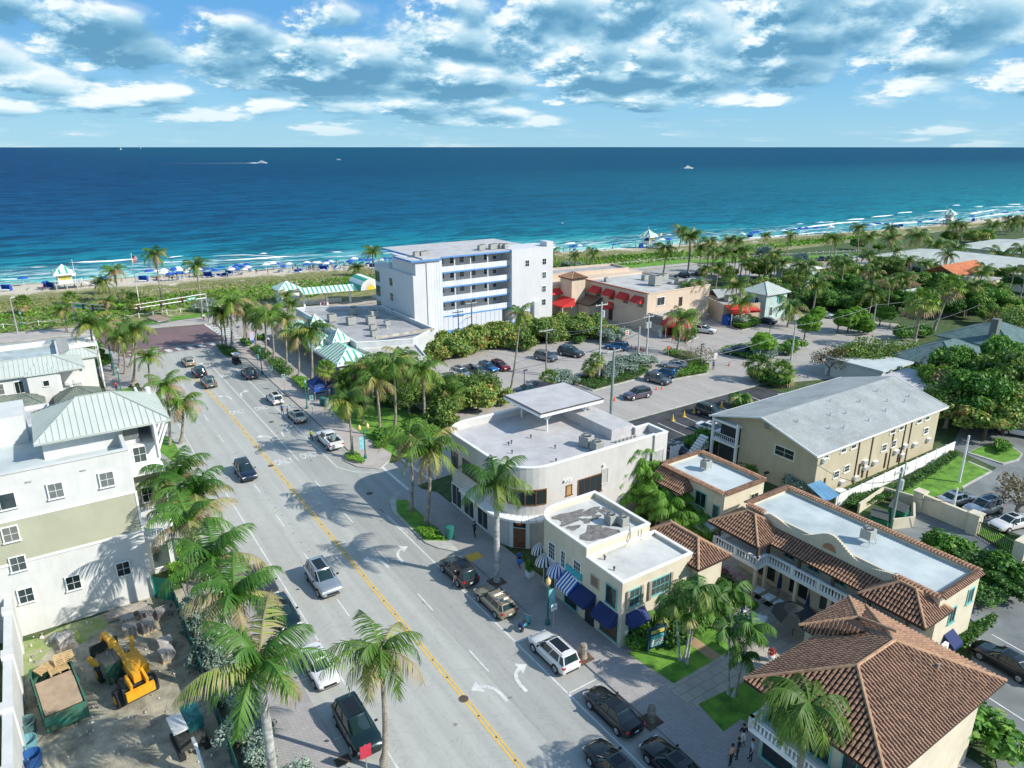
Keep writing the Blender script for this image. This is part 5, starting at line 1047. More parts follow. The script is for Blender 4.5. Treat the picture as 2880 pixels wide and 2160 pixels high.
flat(r, rect(-40, -1.8, 80, 112), 4.6, .6, M_WHITE, M_ROOFW, None, .25)
objs(mbr(r).box(-8, -3.5, 82, 84.5, 4, 5.6).box(-14, -9, 84, 88, 4, 5.4), 'roof_box', M_WHITE, r)
r = bld('yard_neighbour_building', 'low white building with corrugated roof at the lower left edge', -9, 40, 'building')
mbr(r).box(-30, -9.2, 30, 56, 0, 3.8).obj('wall', M_WHITE, r); rf = mbr(r); seams(rf, [(-30, 30, 3.9), (-9, 30, 3.9), (-9, 43, 3.9), (-30, 43, 4.6)][:3] + [(-30, 43, 3.9)], .3); rf.obj('corrugated_roof', [M_TRIM, M_SEAMD], r); mbr(r).box(-30, -9.1, 43, 56, 3.8, 4.0).obj('flat_roof', M_ROOFT, r)
wl = MB((-6.4, 48)); wl.box(-6.75, -6.2, 30, 62.6, 0, 3.9)
for a in (36, 42, 48, 54, 60): wl.box(-6.85, -6.1, a, a + .8, 0, 4.2)
solo('yard_wall', wl, M_WHITE, 'tall white masonry wall along the left side of the yard', 'wall', -6.4, 48)
def simple_house(name, label, t0, t1, s0, s1, ze, zr, style, mats, wallm, wins=(), ends=(1, 1), rot=0, pitch=.6, cat='house', oh=.6):
    r = bld(name, label, (t0 + t1) / 2, (s0 + s1) / 2, cat)
    mbr(r).box(t0, t1, s0, s1, 0, ze).obj('wall', wallm, r)
    if style == 'flat': mbr(r).box(t0 - .3, t1 + .3, s0 - .3, s1 + .3, ze, ze + .3).obj('roof', mats, r)
    else: hip(r, t0 - oh, t1 + oh, s0 - oh, s1 + oh, ze + .1, zr, style, mats, pitch, ends=ends)
    for f, a, z, w, h in wins: win(r, f, {'S': s0, 'W': t0}[f], a, z, w, h, (2, 1), M_TRIM)
    return r
M_TEAL = mat('teal_grey_shingle', (.10, .17, .175), .85, .2, .8); M_PALE = mat('pale_blue_render', (.42, .55, .53), .8, .08)
simple_house('dark_shingle_house', 'house with dark teal-grey hip roof right of the car park', 122, 137, 51.5, 62.5, 3.3, 6.2, 'slate', [M_TEAL, M_TEAL], M_PALE)
r = simple_house('dark_shingle_house', 'second dark teal-grey hip house with chimney, farther right', 143, 158, 52, 65, 3.3, 6.4, 'slate', [M_TEAL, M_TEAL], M_PALE)
mbr(r).box(144.5, 145.9, 56, 57.2, 3.3, 8.0).obj('chimney', mat('grey_chimney', (.16, .17, .17)), r)
simple_house('grey_shingle_house', 'low grey-roofed house in front of the dark hip roofs', 112, 126, 45, 52, 3.0, 4.2, 'slate', [M_SHING, M_SHING], M_PALE)
simple_house('flat_white_house', 'low flat-roofed white house at the end of the lane', 112, 124, 58.5, 68.5, 3.0, 3, 'flat', M_ROOFT, M_WHITE)
simple_house('flat_white_house', 'small flat-roofed white house behind the bare tree', 106, 117, 49, 57, 2.9, 3, 'flat', M_ROOFW, M_WHITE)
simple_house('shuttered_house', 'narrow pale house with metal hip roof and teal shutters', 137, 144.5, 100.5, 107, 6.0, 8.2, 'seam', SEAMM, M_PALE, [('S', 142, 4.0, 1.1, 1.3), ('W', 103, 3.8, 1, 1.3), ('S', 139, 1, 1, 2)], pitch=.8)
r = bpy.data.objects.get('shuttered_house'); 
objs(MB((140.75, 103.75)).box(141.0, 141.35, 100.35, 100.5, 3.9, 5.4).box(142.65, 143.0, 100.35, 100.5, 3.9, 5.4), 'shutter', mat('teal_shutter', (.05, .42, .40)), r)
simple_house('metal_roof_annex', 'low annex with grey metal roof beside the shuttered house', 134, 141, 108, 116, 3.2, 4.6, 'seam', SEAMM, M_PALE, pitch=.8)
simple_house('terracotta_cottage', 'cottage with terracotta roof half hidden in the trees', 176, 186, 92, 99, 4.5, 6.5, 'tile', TILEM, M_WHITE, pitch=.7)
simple_house('small_pale_house', 'small pale blue house with white metal roof near the beach road', 179, 188, 121, 129, 4.8, 6.4, 'seam', [M_TRIM, M_SEAMD, M_TRIM], M_PALE, [('W', 125, 2.6, 3.4, 1.5)], pitch=.8)
simple_house('orange_roof_house', 'pale green house with orange gable roof', 203, 221, 91, 99, 5.4, 7.6, 'slate', [mat('orange_tile', (.50, .16, .06), .8, .2), M_TERRAC], mat('pale_green_render', (.45, .55, .38), .8), ends=(0, 0))
r = simple_house('cream_flat_annex', 'cream flat-roofed annex with small blue awning by the orange roof house', 201, 212, 84, 90.5, 4.8, 3, 'flat', M_ROOFG, M_CREAM)
awn(r, 'S', 84, 208, 210, 3.6, 2.9, .9, [M_BLUE])
M_MOT = mat('motel_pale_roof', (.52, .55, .50), .8, .1, .3)
simple_house('long_motel', 'long motel with pale low hip roof running towards the right edge', 224, 252, 58, 126, 4.8, 7.4, 'slate', [M_MOT, M_MOT], mat('motel_wall', (.62, .66, .62), .8), [('W', a, 1.5, 2.6, 1.6) for a in range(64, 124, 6)], oh=1)
simple_house('second_motel', 'farther motel building with pale grey hip roof at the right edge', 266, 300, 78, 122, 5.2, 8, 'slate', [M_MOT, M_MOT], mat('motel_wall', (.62, .66, .62), .8), [('W', a, 1.6, 2.6, 1.6) for a in range(84, 118, 7)], oh=1)
simple_house('right_edge_house', 'white low house with pale roof near the parked white car', 172, 190, 44, 58, 3, 4.6, 'slate', [M_TRIM, M_TRIM], M_WHITE)
def tower(label, t, s, k=1.0, z=0.2, rot=0):
    r = thing('lifeguard_tower', label, 'lifeguard tower', t, s, z, rot); r['o'] = (0, 0); r.scale = (k,) * 3
    d = MB(); d.box(-2.4, 3.6, -2.2, 2.2, 1.0, 1.15)
    for x in (-2.2, 0, 2.2):
        for y in (-2, 2): d.box(x - .1, x + .1, y - .1, y + .1, -.6, 1)
    d.obj('deck', M_ACG, r)
    w = MB(); w.box(-1.5, 1.5, -1.5, 1.5, 1.15, 2.0).box(-1.5, -1.3, -1.5, -1.3, 2, 3.3).box(1.3, 1.5, -1.5, -1.3, 2, 3.3).box(-1.5, -1.3, 1.3, 1.5, 2, 3.3).box(.8, 1.5, 1.3, 1.5, 2, 3.3).box(1.35, 1.5, -1.5, 1.5, 2, 3.3).box(-1.5, 1.5, -1.55, -1.4, 2.9, 3.4); w.obj('cabin_wall', M_TRIM, r)
    MB().box(-1.3, 1.3, -1.48, -1.42, 2, 2.9).obj('cabin_window', mat('yellow_panel', (.55, .5, .10), .5, .3, 2), r)
    striped_hip(r, -2.3, 2.3, -2.3, 2.3, 3.6, 5.6, 'striped_roof', .75)
    rm = MB(); rm.slab([(3.5, -.7, 1.12), (3.5, .7, 1.12), (6.6, .7, -.3), (6.6, -.7, -.3)][::-1], .1); rm.obj('ramp', M_TRIM, r)
    rail(r, [(-2.3, -2.1), (3.5, -2.1), (3.5, -.8)], 1.15, .9, .5, .03)
    MB().cyl(2.6, 1.8, 1.1, 6.4, .04, n=6).obj('mast', M_TRIM, r); return r
t0, s0 = q('a', 515, 582, .3); tower('green and white striped lifeguard tower on the left beach', t0, s0 + 1, 1.15, .4, .1)
t0, s0 = q('c', 1180, 268, 0); tower('pale green roofed lifeguard tower beside a yellow flag', t0, s0 + 1, 1.2, .3, .2)
t0, s0 = q('E', 1270, 320, 0); tower('distant lifeguard tower at the far right of the beach', t0, s0 + 2, 1.3, .3, .2)
t0, s0 = q('c', 1262, 230, .3); fl = thing('beach_flag', 'yellow and blue flag by the pale lifeguard tower', 'flag', t0, s0)
MB().cyl(0, 0, 0, 4.2, .05, n=6).obj('pole', M_TRIM, fl); MB().box(0, .9, -.02, .02, 3.2, 4.2).obj('flag_cloth', mat('flag_yellow', (.85, .55, .05)), fl); MB().box(0, .9, -.02, .02, 2.2, 3.19).obj('flag_cloth', M_NAVY, fl)
L_PALM = leafmat('palm_frond', [(0.0, (0.039, 0.103, 0.012)), (0.35, (0.086, 0.181, 0.019)), (0.66, (0.172, 0.267, 0.030)), (0.88, (0.310, 0.327, 0.060)), (0.95, (0.344, 0.258, 0.129)), (1.0, (0.310, 0.215, 0.129))], .15)
L_ROYAL = leafmat('royal_palm_frond', [(0.0, (0.031, 0.109, 0.012)), (0.45, (0.078, 0.191, 0.020)), (0.75, (0.148, 0.265, 0.035)), (0.9, (0.257, 0.281, 0.070)), (1.0, (0.312, 0.234, 0.148))], .13)
L_TREE = leafmat('broad_leaf', [(0.0, (0.027, 0.083, 0.018)), (0.5, (0.068, 0.188, 0.027)), (0.85, (0.150, 0.330, 0.042)), (1.0, (0.255, 0.390, 0.075))], .2)
L_TREE2 = leafmat('broad_leaf_yellowish', [(0.0, (0.04, 0.09, 0.014)), (0.5, (0.10, 0.21, 0.025)), (0.85, (0.20, 0.34, 0.04)), (1.0, (0.30, 0.34, 0.08))], .2)
L_HEDGE = leafmat('hedge_leaf', [(0.0, (0.068, 0.176, 0.016)), (0.6, (0.155, 0.338, 0.030)), (1.0, (0.284, 0.446, 0.054))], .2)
L_GRAPE = leafmat('sea_grape_leaf', [(0.0, (0.058, 0.123, 0.029)), (0.45, (0.123, 0.232, 0.041)), (0.75, (0.261, 0.348, 0.072)), (0.9, (0.435, 0.319, 0.102)), (1.0, (0.348, 0.116, 0.065))], .2)
L_SILVER = leafmat('silver_leaf', [(0.0, (0.127, 0.196, 0.161)), (0.5, (0.230, 0.310, 0.253)), (1.0, (0.391, 0.460, 0.380))], .1)
L_DRY = leafmat('dry_leaf', [(0.0, (0.06, 0.06, 0.03)), (0.5, (0.13, 0.11, 0.05)), (1.0, (0.23, 0.13, 0.06))], .15)
L_DUNE = leafmat('dune_grass', [(0.0, (0.120, 0.168, 0.036)), (0.5, (0.240, 0.276, 0.072)), (1.0, (0.504, 0.444, 0.228))], .2)
L_FLOWER = mat('magenta_flower', (.55, .04, .38), .7, .1)
def ringmat(name, col, dk, fr):
    m = mat(name, col, .9, .3, 2.0, .4); nt = m.node_tree; b = nt.nodes['Principled BSDF']; src = b.inputs['Base Color'].links[0].from_socket; g = nt.nodes.new('ShaderNodeNewGeometry'); x, y, z = sepxyz(nt, g.outputs['Position'])
    w = mathn(nt, 'SINE', mathn(nt, 'ADD', mathn(nt, 'MULTIPLY', z, fr), mathn(nt, 'MULTIPLY', noise(nt, g.outputs['Position'], .8, 3), 9))); link(nt, mixn(nt, 1.0, src, ramp(nt, mathn(nt, 'ADD', mathn(nt, 'MULTIPLY', w, .5), .5), [(0.0, dk), (.5, 1.0)]), 'MULTIPLY'), b.inputs['Base Color']); return m
M_TRUNK = ringmat('palm_trunk', (0.34, 0.30, 0.24), .62, 32); M_TRUNKR = ringmat('royal_trunk_grey', (0.47, 0.47, 0.44), .82, 14)
M_SHAFT = mat('green_crownshaft', (0.12, 0.25, 0.02), 0.5, 0.1, 2); M_BARK = mat('bark', (0.17, 0.13, 0.10), 0.95, 0.3, 3, 0.5); M_BARKG = mat('grey_bark', (0.30, 0.27, 0.235), 0.95, 0.25, 3, 0.5)
def leafmesh(name, V, F, val, m):
    me = bpy.data.meshes.new(name); V = np.asarray(V, np.float32); F = np.asarray(F, np.int32); n, k = F.shape
    me.vertices.add(len(V)); me.vertices.foreach_set('co', V.ravel()); me.loops.add(n * k); me.loops.foreach_set('vertex_index', F.ravel())
    me.polygons.add(n); me.polygons.foreach_set('loop_start', np.arange(0, n * k, k, dtype=np.int32))
    a = me.attributes.new('v', 'FLOAT', 'FACE'); a.data.foreach_set('value', np.asarray(val, np.float32))
    me.materials.append(m); me.update(calc_edges=True); return me
def frond_palm(name, m, seed, nf=24, L=2.9, nl=26, drop=1.0, up=(75, -38), wind=0.0, lw=.05, ll=.75, dead=.15, leaf_droop=.55):
    """pinnate crown: fronds arch out of the centre, leaflets hang from each rib"""
    rg = np.random.RandomState(seed); V = []; F = []; val = []
    for i in range(nf):
        f = i / nf; a = i * 2.39996 + rg.uniform(-.25, .25); e0 = math.radians(up[0] + (up[1] - up[0]) * f + rg.uniform(-7, 7)); Lf = L * rg.uniform(.85, 1.08) * (0.8 + .25 * math.sin(math.pi * min(1, f * 1.3)))
        p = np.array([0, 0, 0.]); h = np.array([math.cos(a), math.sin(a)]); h = h + wind * np.array([-.8, .25]); h /= np.linalg.norm(h); e = e0; n = nl; seg = Lf / n
        dv = min(1, max(0, .15 + .45 * f + rg.uniform(-.12, .12))); 
        if rg.rand() < dead * f * 1.6: dv = rg.uniform(.8, 1)
        rib = []
        for j in range(n + 1):
            d = np.array([h[0] * math.cos(e), h[1] * math.cos(e), math.sin(e)]); rib.append((p.copy(), d, e)); p = p + d * seg; e -= drop * (.035 + .085 * (j / n)) * (26 / n)
        side0 = np.array([-h[1], h[0], 0]); tw = rg.uniform(-.5, .5)
        for j in range(0, n + 1):
            p0, d, e = rib[j]
            if j < n:
                w = .035 * (1 - j / n) + .012; b = len(V); p1 = rib[j + 1][0]
                V += [p0 - side0 * w, p0 + side0 * w, p1 + side0 * w, p1 - side0 * w]; F.append((b, b + 1, b + 2, b + 3)); val.append(min(1, dv + .25))
            if j < 2: continue
            u = j / n; l = ll * (.45 + .9 * math.sin(math.pi * min(1, .12 + u * .83))) * rg.uniform(.85, 1.1)
            upv = np.cross(side0, d)
            for sg in (-1, 1):
                o = side0 * sg * (.80 - .2 * u) + d * (.35 + .4 * u) + np.array([0, 0, -1]) * (leaf_droop * rg.uniform(.6, 1.4) + tw * sg * .3) + rg.uniform(-.1, .1, 3)
                o /= np.linalg.norm(o); t_ = d * lw * .8 + upv * .01; q1 = p0 + o * l * .55 + upv * .05; tipp = p0 + o * l + np.array([0, 0, -l * .22])
                b = len(V); V += [p0 - t_, p0 + t_, q1 + t_, q1 - t_]; F.append((b, b + 1, b + 2, b + 3)); val.append(np.clip(dv + rg.uniform(-.08, .08), 0, 1))
                b = len(V); V += [q1 - t_, q1 + t_, tipp + t_ * .2, tipp - t_ * .2]; F.append((b, b + 1, b + 2, b + 3)); val.append(np.clip(dv + .05 + rg.uniform(-.08, .1), 0, 1))
    return leafmesh(name, np.array(V), F, val, m)
def fan_palm(name, m, seed, nf=34, R_=1.15):
    rg = np.random.RandomState(seed); V = []; F = []; val = []
    for i in range(nf):
        f = i / nf; a = i * 2.39996; e = math.radians(80 - 135 * f); d = np.array([math.cos(a) * math.cos(e), math.sin(a) * math.cos(e), math.sin(e)]); L = rg.uniform(.7, 1.0) * R_
        s = np.array([-math.sin(a), math.cos(a), 0]); up = np.cross(s, d); c = d * L; dv = .15 + .5 * f if f < .72 else rg.uniform(.75, 1)
        b = len(V); V += [s * -.02, s * .02, c + s * .02, c - s * .02]; F.append((b, b + 1, b + 2, b + 3)); val.append(.7)
        for k in range(13):
            w = math.radians(-105 + 210 * k / 12); o = d * math.cos(w) + s * math.sin(w) * .95 + np.array([0, 0, -.28 - .2 * abs(math.sin(w))]); ln = rg.uniform(.65, .95) * R_ * .85
            b = len(V); q_ = c + o * ln * .6; tp = c + o * ln + np.array([0, 0, -.22]); ww = up * .02 + (d * -math.sin(w) + s * math.cos(w)) * .055
            V += [c, c, q_ + ww, q_ - ww]; F.append((b, b + 1, b + 2, b + 3)); val.append(np.clip(dv + rg.uniform(-.1, .1), 0, 1))
            b = len(V); V += [q_ - ww, q_ + ww, tp, tp]; V[-1] = tp + ww * .1; F.append((b, b + 1, b + 2, b + 3)); val.append(np.clip(dv + .15, 0, 1))
    return leafmesh(name, np.array(V), F, val, m)
def leafcloud(name, m, blobs, n, size, seed, shell=.55, flat=.0, zmin=None):
    """crown of leaf clumps: many small faces spread through lobes (x,y,z,rx,ry,rz)"""
    rg = np.random.RandomState(seed); B = np.array(blobs, float); w = (B[:, 3] * B[:, 4] + B[:, 5] * B[:, 3]); idx = rg.choice(len(B), n, p=w / w.sum())
    d = rg.normal(size=(n, 3)); d /= np.linalg.norm(d, axis=1)[:, None]; r = (shell + (1 - shell) * rg.rand(n)) ; r = r * (1 + .16 * np.sin(d[:, 0] * 7 + seed) * np.cos(d[:, 1] * 6) + .1 * np.sin(d[:, 2] * 9))
    C = B[idx, :3] + d * r[:, None] * B[idx, 3:6]
    if zmin is not None: C[:, 2] = np.where(C[:, 2] < zmin, zmin + rg.rand(n) * .4, C[:, 2])
    nrm = d * .7 + rg.normal(size=(n, 3)) * .55 + np.array([0, 0, .35]); nrm /= np.linalg.norm(nrm, axis=1)[:, None]
    a = np.cross(nrm, rg.normal(size=(n, 3))); a /= np.linalg.norm(a, axis=1)[:, None]; b = np.cross(nrm, a); s = (size * rg.uniform(.5, 1.3, n))[:, None]
    V = np.stack([C - a * s, C - b * s * .55, C + a * s, C + b * s * .55], 1).reshape(-1, 3)
    lobe = rg.rand(len(B))[idx] * .3; val = np.clip(.12 + lobe + rg.rand(n) ** 1.6 * .62, 0, 1)
    return leafmesh(name, V, np.arange(4 * n).reshape(n, 4), val, m)
def blobset(seed, n, r, h0, h1, lr=(.35, .6)):
    rr = random.Random(seed); out = []
    for i in range(n):
        a = rr.uniform(0, 6.28); d = r * math.sqrt(rr.random()) * .78; z = h0 + (h1 - h0) * rr.random() * (1 - .45 * (d / r) ** 2); k = r * rr.uniform(*lr); out.append((d * math.cos(a), d * math.sin(a), z, k, k, k * rr.uniform(.6, .85)))
    return out
def limbs(seed, r, h0, h1, tr=.22, n=6, m=None, twigs=0):
    rr = random.Random(seed); mb = MB(); mb.tube([(0, 0, -.1), (.05, 0, h0 * .6), (0, .05, h0)], [tr * 1.3, tr, tr * .8], 8)
    for i in range(n):
        a = 6.28 * i / n + rr.uniform(-.4, .4); L = r * rr.uniform(.5, .85); z1 = h0 + (h1 - h0) * rr.uniform(.3, .8); mid = (L * .45 * math.cos(a), L * .45 * math.sin(a), h0 + (z1 - h0) * .6); end = (L * math.cos(a + .2), L * math.sin(a + .2), z1)
        mb.tube([(0, 0, h0 * .8), mid, end], [tr * .55, tr * .35, tr * .12], 5)
        for j in range(twigs):
            f = rr.uniform(.3, 1); b0 = [mid[k] + (end[k] - mid[k]) * f for k in range(3)]; a2 = a + rr.uniform(-1.3, 1.3); l2 = r * rr.uniform(.2, .45); e2 = (b0[0] + l2 * math.cos(a2), b0[1] + l2 * math.sin(a2), b0[2] + rr.uniform(0, .5) * l2 + .1)
            mb.tube([tuple(b0), e2], [tr * .16, tr * .05], 4)
            for q_ in range(3): a3 = a2 + rr.uniform(-1, 1); l3 = l2 * .6; mb.tube([e2, (e2[0] + l3 * math.cos(a3), e2[1] + l3 * math.sin(a3), e2[2] + rr.uniform(-.1, .6) * l3)], [tr * .06, tr * .02], 3)
    return mb.mesh('trunk', m or M_BARK, True)
def trunk_mesh(name, r0, r1, m, bulge=0, n=10, curve=0.0):
    """unit-height trunk, tapered, scaled in z per palm"""
    mb = MB(); pts = []; rd = []
    for i in range(n + 1):
        f = i / n; pts.append((curve * math.sin(f * math.pi) * .5 + 0, 0, f)); rd.append((r0 + (r1 - r0) * f ** .6 + bulge * math.sin(f * math.pi) + (.1 * max(0, 1 - f * 9))))
    mb.tube(pts, rd, 9, cap=True); return mb.mesh(name, m, True)
ALLP = []
CROWNS = {'coco': [frond_palm('crown', L_PALM, s, nf=n_, L=3.9, nl=30, up=(82, lo_), drop=.92, dead=dd_, leaf_droop=.55, ll=.75, lw=.058) for s, n_, lo_, dd_ in ((1, 16, -18, .2), (2, 18, -30, .35), (3, 15, -12, .25), (14, 19, -40, .5))] + [frond_palm('crown', L_PALM, 8, nf=17, L=3.7, nl=30, up=(70, -35), drop=.9, dead=.5, wind=.45, ll=.8, lw=.055)],
          'wind': [frond_palm('crown', L_PALM, 11, nf=24, L=4.0, wind=.8, up=(55, -20), drop=1.0, nl=36, ll=.85, lw=.055)],
          'royal': [frond_palm('crown', L_ROYAL, s, nf=13, L=4.1, nl=46, up=(84, -12), drop=.85, ll=.85, lw=.052, leaf_droop=.5, dead=.3) for s in (4, 5, 12)],
          'small': [frond_palm('crown', L_ROYAL, s, nf=11, L=2.1, nl=22, up=(80, -20), drop=1.2, ll=.6, lw=.055, dead=.1) for s in (6, 7)],
          'areca': [frond_palm('crown', L_HEDGE, s, nf=13, L=2.6, nl=24, up=(88, 22), drop=1.15, ll=.6, lw=.06, dead=.05, leaf_droop=.3) for s in (21, 22)],
          'fan': [fan_palm('crown', L_PALM, s) for s in (1, 2)]}
TRK = {'areca': trunk_mesh('trunk', .07, .05, M_TRUNKR), 'coco': trunk_mesh('trunk', .17, .11, M_TRUNK, curve=.25), 'wind': trunk_mesh('trunk', .2, .13, M_TRUNK), 'royal': trunk_mesh('trunk', .22, .17, M_TRUNKR, .04), 'small': trunk_mesh('trunk', .08, .055, M_TRUNKR), 'fan': trunk_mesh('trunk', .19, .16, M_TRUNK)}
def _shaft(h, r):
    return MB().tube([(0, 0, -h), (0, 0, -h * .6), (0, 0, 0.1)], [r, r * 1.05, r * .55], 9).mesh('crownshaft', M_SHAFT, True)
SHAFT = {'royal': _shaft(1.4, .17), 'small': _shaft(.6, .08)}
def palm(kind, t, s, h, lean=0.0, k=1.0, z=0.0, label=None, group=None, cat='palm tree', name=None, seed=None):
    rr = random.Random(int(t * 31 + s * 17) if seed is None else seed)
    nm = {'areca': 'feather_palm', 'coco': 'coconut_palm', 'wind': 'coconut_palm', 'royal': 'royal_palm', 'small': 'small_palm', 'fan': 'fan_palm'}[kind]
    r = thing(name or nm, label or '', cat, t, s, z, rr.uniform(0, 6.28) if kind != 'wind' else -ANG, group)
    tr = child('trunk', TRK[kind], r); tr.scale = (1.15 * k ** .5, 1.15 * k ** .5, h)
    if kind == 'coco': tr.rotation_euler[2] = rr.uniform(0, 6.28)
    if lean:
        a = math.atan2(lean, h); tr.rotation_euler = (0, 0, 0); r.rotation_euler = (0, 0, 0); tr.rotation_euler = (0, a, 0); tr.scale[2] = math.hypot(h, lean)
    cr = child('crown', rr.choice(CROWNS[kind]), r, (lean, 0, h), rr.uniform(0, 6.28) if kind != 'wind' else 0); cr.scale = (k * .93 if kind == 'coco' else k,) * 3; cr.rotation_euler[0] = rr.uniform(-.14, .14); cr.rotation_euler[1] = rr.uniform(-.14, .14)
    if kind in SHAFT: c2 = child('crownshaft', SHAFT[kind], r, (lean, 0, h)); c2.scale = (k,) * 3
    ALLP.append(r); 
    if not label: AUTO.append(r)
    return r
def palm2(kind, tile, xb, yb, xt, yt, k=1.0, group=None, z=0.0):
    t, s, h, ln = tip(tile, xb, yb, xt, yt); return palm(kind, t, s, max(1.2, h), ln, k, z, group=group)
G1 = 'coconut palms around the brick junction'; G2 = 'coconut palms lining the right pavement'; G3 = 'palms in the little park beside the avenue'; G4 = 'royal palms beside the left pavement'; G5 = 'tall palms beyond the peach restaurant'; G6 = 'palms among the trees on the right'; G7 = 'small palms in the front garden'; G8 = 'palms on the dune'
GL = {G1: 'coconut palm by the brick junction on the left', G2: 'coconut palm in the row along the right pavement', G3: 'palm in the small park', G4: 'royal palm beside the left pavement', G5: 'tall palm beyond the peach restaurant', G6: 'palm among the trees on the right', G7: 'slim palm in the shop front garden', G8: 'coconut palm growing on the dune'}
for a in [('A', 1550, 1000, 1475, 565), ('A', 1345, 870, 1320, 710), ('A', 2110, 1140, 2010, 350), ('a', 1578, 832, 1520, 410)]: palm2('coco', *a, k=1.15, group=G8)
for a, k in [(('a', 520, 930, 490, 750), 1.1), (('a', 737, 1320, 700, 865), 1.3), (('a', 885, 1230, 800, 870), 1.1), (('a', 930, 1205, 905, 930), 1.0), (('a', 975, 1255, 945, 975), 1.0), (('a', 1010, 1200, 1042, 905), 1.1), (('a', 1035, 1340, 1050, 890), 1.15), (('a', 1160, 1370, 1145, 1120), .95),
             (('e', 1325, 700, 1285, 235), 1.0), (('e', 1405, 690, 1420, 365), 1.15), (('a', 1000, 720, 985, 640), .8), (('a', 830, 780, 830, 690), .9)]: palm2('coco', *a, k=k, group=G1)
for a in [('A', 325, 1140, 300, 960), ('A', 1050, 1010, 905, 910), ('A', 1750, 1110, 1740, 930)]: palm2('fan', *a, k=1.4, group='cabbage palms on the dune edge')
GL['cabbage palms on the dune edge'] = 'bushy cabbage palm by the dune fence'
for a, k in [(('F', 300, 745, 262, 280), .9), (('F', 352, 755, 300, 300), 1.0), (('F', 415, 770, 402, 140), 1.25), (('F', 618, 690, 578, 240), 1.15), (('F', 590, 630, 560, 200), 1.0), (('F', 728, 752, 725, 350), 1.05), (('F', 862, 838, 845, 310), 1.15), (('F', 968, 918, 925, 300), 1.2), (('F', 1132, 1040, 1105, 380), 1.15),
             (('F', 1292, 1152, 1270, 590), 1.15), (('F', 1465, 1165, 1435, 500), 1.3)]: palm2('coco', *a, k=k, group=G2)
palm2('fan', 'F', 1650, 1385, 1640, 990, 1.15, G2)
for a, k in [(('b', 300, 760, 290, 640), .9), (('b', 340, 800, 330, 700), .9), (('b', 955, 500, 960, 300), 1.25), (('b', 842, 490, 838, 425), 1.1)]: palm2('coco', *a, k=k, group='palms by the beach pavilion')
GL['palms by the beach pavilion'] = 'palm beside the striped beach pavilion'
for kd, a, k in [('coco', ('f', 1020, 632, 985, 200), 1.15), ('coco', ('f', 1140, 582, 1120, 70), 1.1), ('coco', ('f', 1365, 545, 1340, 110), 1.25), ('coco', ('f', 805, 790, 760, 350), 1.0), ('coco', ('f', 890, 530, 865, 370), .95), ('fan', ('f', 1545, 490, 1545, 300), 1.6), ('fan', ('f', 800, 330, 770, 190), 1.6), ('fan', ('f', 1290, 1640, 1300, 1640), 1.0),
                ('coco', ('f', 1265, 1222, 1250, 640), 1.1), ('coco', ('f', 1380, 1325, 1405, 740), 1.3), ('fan', ('f', 1180, 330, 1230, 250), 1.3)]: 
    if a[1] != 1290: palm2(kd, *a, k=k, group=G3)
for a, k in [(('b', 960, 1480, 950, 1190), 1.1), (('b', 870, 1440, 850, 1210), 1.0), (('b', 1130, 1500, 1180, 1130), 1.1), (('b', 1480, 1480, 1500, 1330), 1.0), (('b', 1560, 1560, 1560, 1390), 1.0), (('b', 1290, 1470, 1260, 1240), 1.0), (('b', 760, 1450, 740, 1330), .9)]: palm2('coco', *a, k=k, group=G3)
x = palm2('royal', 'j', 1930, 215, 1925, -560, 1.0, None); x['label'] = 'royal palm with white trunk on the pavement by the rounded corner building'; AUTO.remove(x)
for t_, s_, h_, k_ in [(7.3, 65.3, 10, 1.0), (7.9, 61.3, 9.8, 1.0), (6.7, 56.5, 9.6, 1.05), (7.1, 49.9, 9.6, 1.05), (7.3, 44.9, 9.3, 1.0), (6.5, 35.4, 10.6, 1.1)]: palm('royal', t_, s_, h_ - .3, 0, k_ * 1.05, group=G4)
x = palm('coco', 12.9, 34.0, 9.3, .25, 1.12, label='coconut palm with grey trunk in front of the dark green parked SUV'); x = palm('wind', 31.4, 17.2, 8.6, 0, .9, label='windblown coconut palm leaning over the terracotta roof')
for a, k in [(('k', 1418, 832, 1380, 360), 1.0), (('k', 1447, 832, 1555, 280), 1.15), (('k', 1470, 855, 1530, 490), 1.0), (('k', 1795, 1092, 1800, 590), .95), (('k', 1830, 1112, 1975, 570), 1.0), (('k', 1850, 1100, 1910, 790), .9), (('k', 1270, 610, 1260, 470), 1.1), (('k', 1820, 470, 1820, 300), 1.25), (('k', 1660, 560, 1680, 380), 1.1), (('k', 1500, 600, 1480, 300), 1.0)]: palm2('small', *a, k=k, group=G7)
rg2 = random.Random(8)
for x, y, x2, y2 in [(1050, 1200, 1060, 800), (1000, 1190, 950, 930), (1110, 1200, 1150, 900), (1040, 1210, 900, 1030), (960, 1180, 990, 860), (1100, 1190, 1100, 860), (1180, 1220, 1200, 960), (1230, 1330, 1250, 1110), (1300, 1360, 1330, 1160), (1400, 1300, 1420, 1100), (1500, 1330, 1560, 1150), (1480, 1400, 1520, 1310), (1180, 1290, 1190, 1180), (1360, 1420, 1370, 1270), (1000, 1230, 1010, 1090), (1450, 1260, 1480, 1120), (1270, 1280, 1290, 1090), (1580, 1460, 1600, 1350)]:
    palm2('areca', 'g', x, y, x2, y2, k=rg2.uniform(1.0, 1.25), group='feathery palms in the courtyard garden')
GL['feathery palms in the courtyard garden'] = 'feathery green palm in the courtyard garden'
x = palm2('coco', 'g', 95, 320, 175, -330, .95, None); x['label'] = 'coconut palm between the hotel car park and the white roof canopy'; AUTO.remove(x)
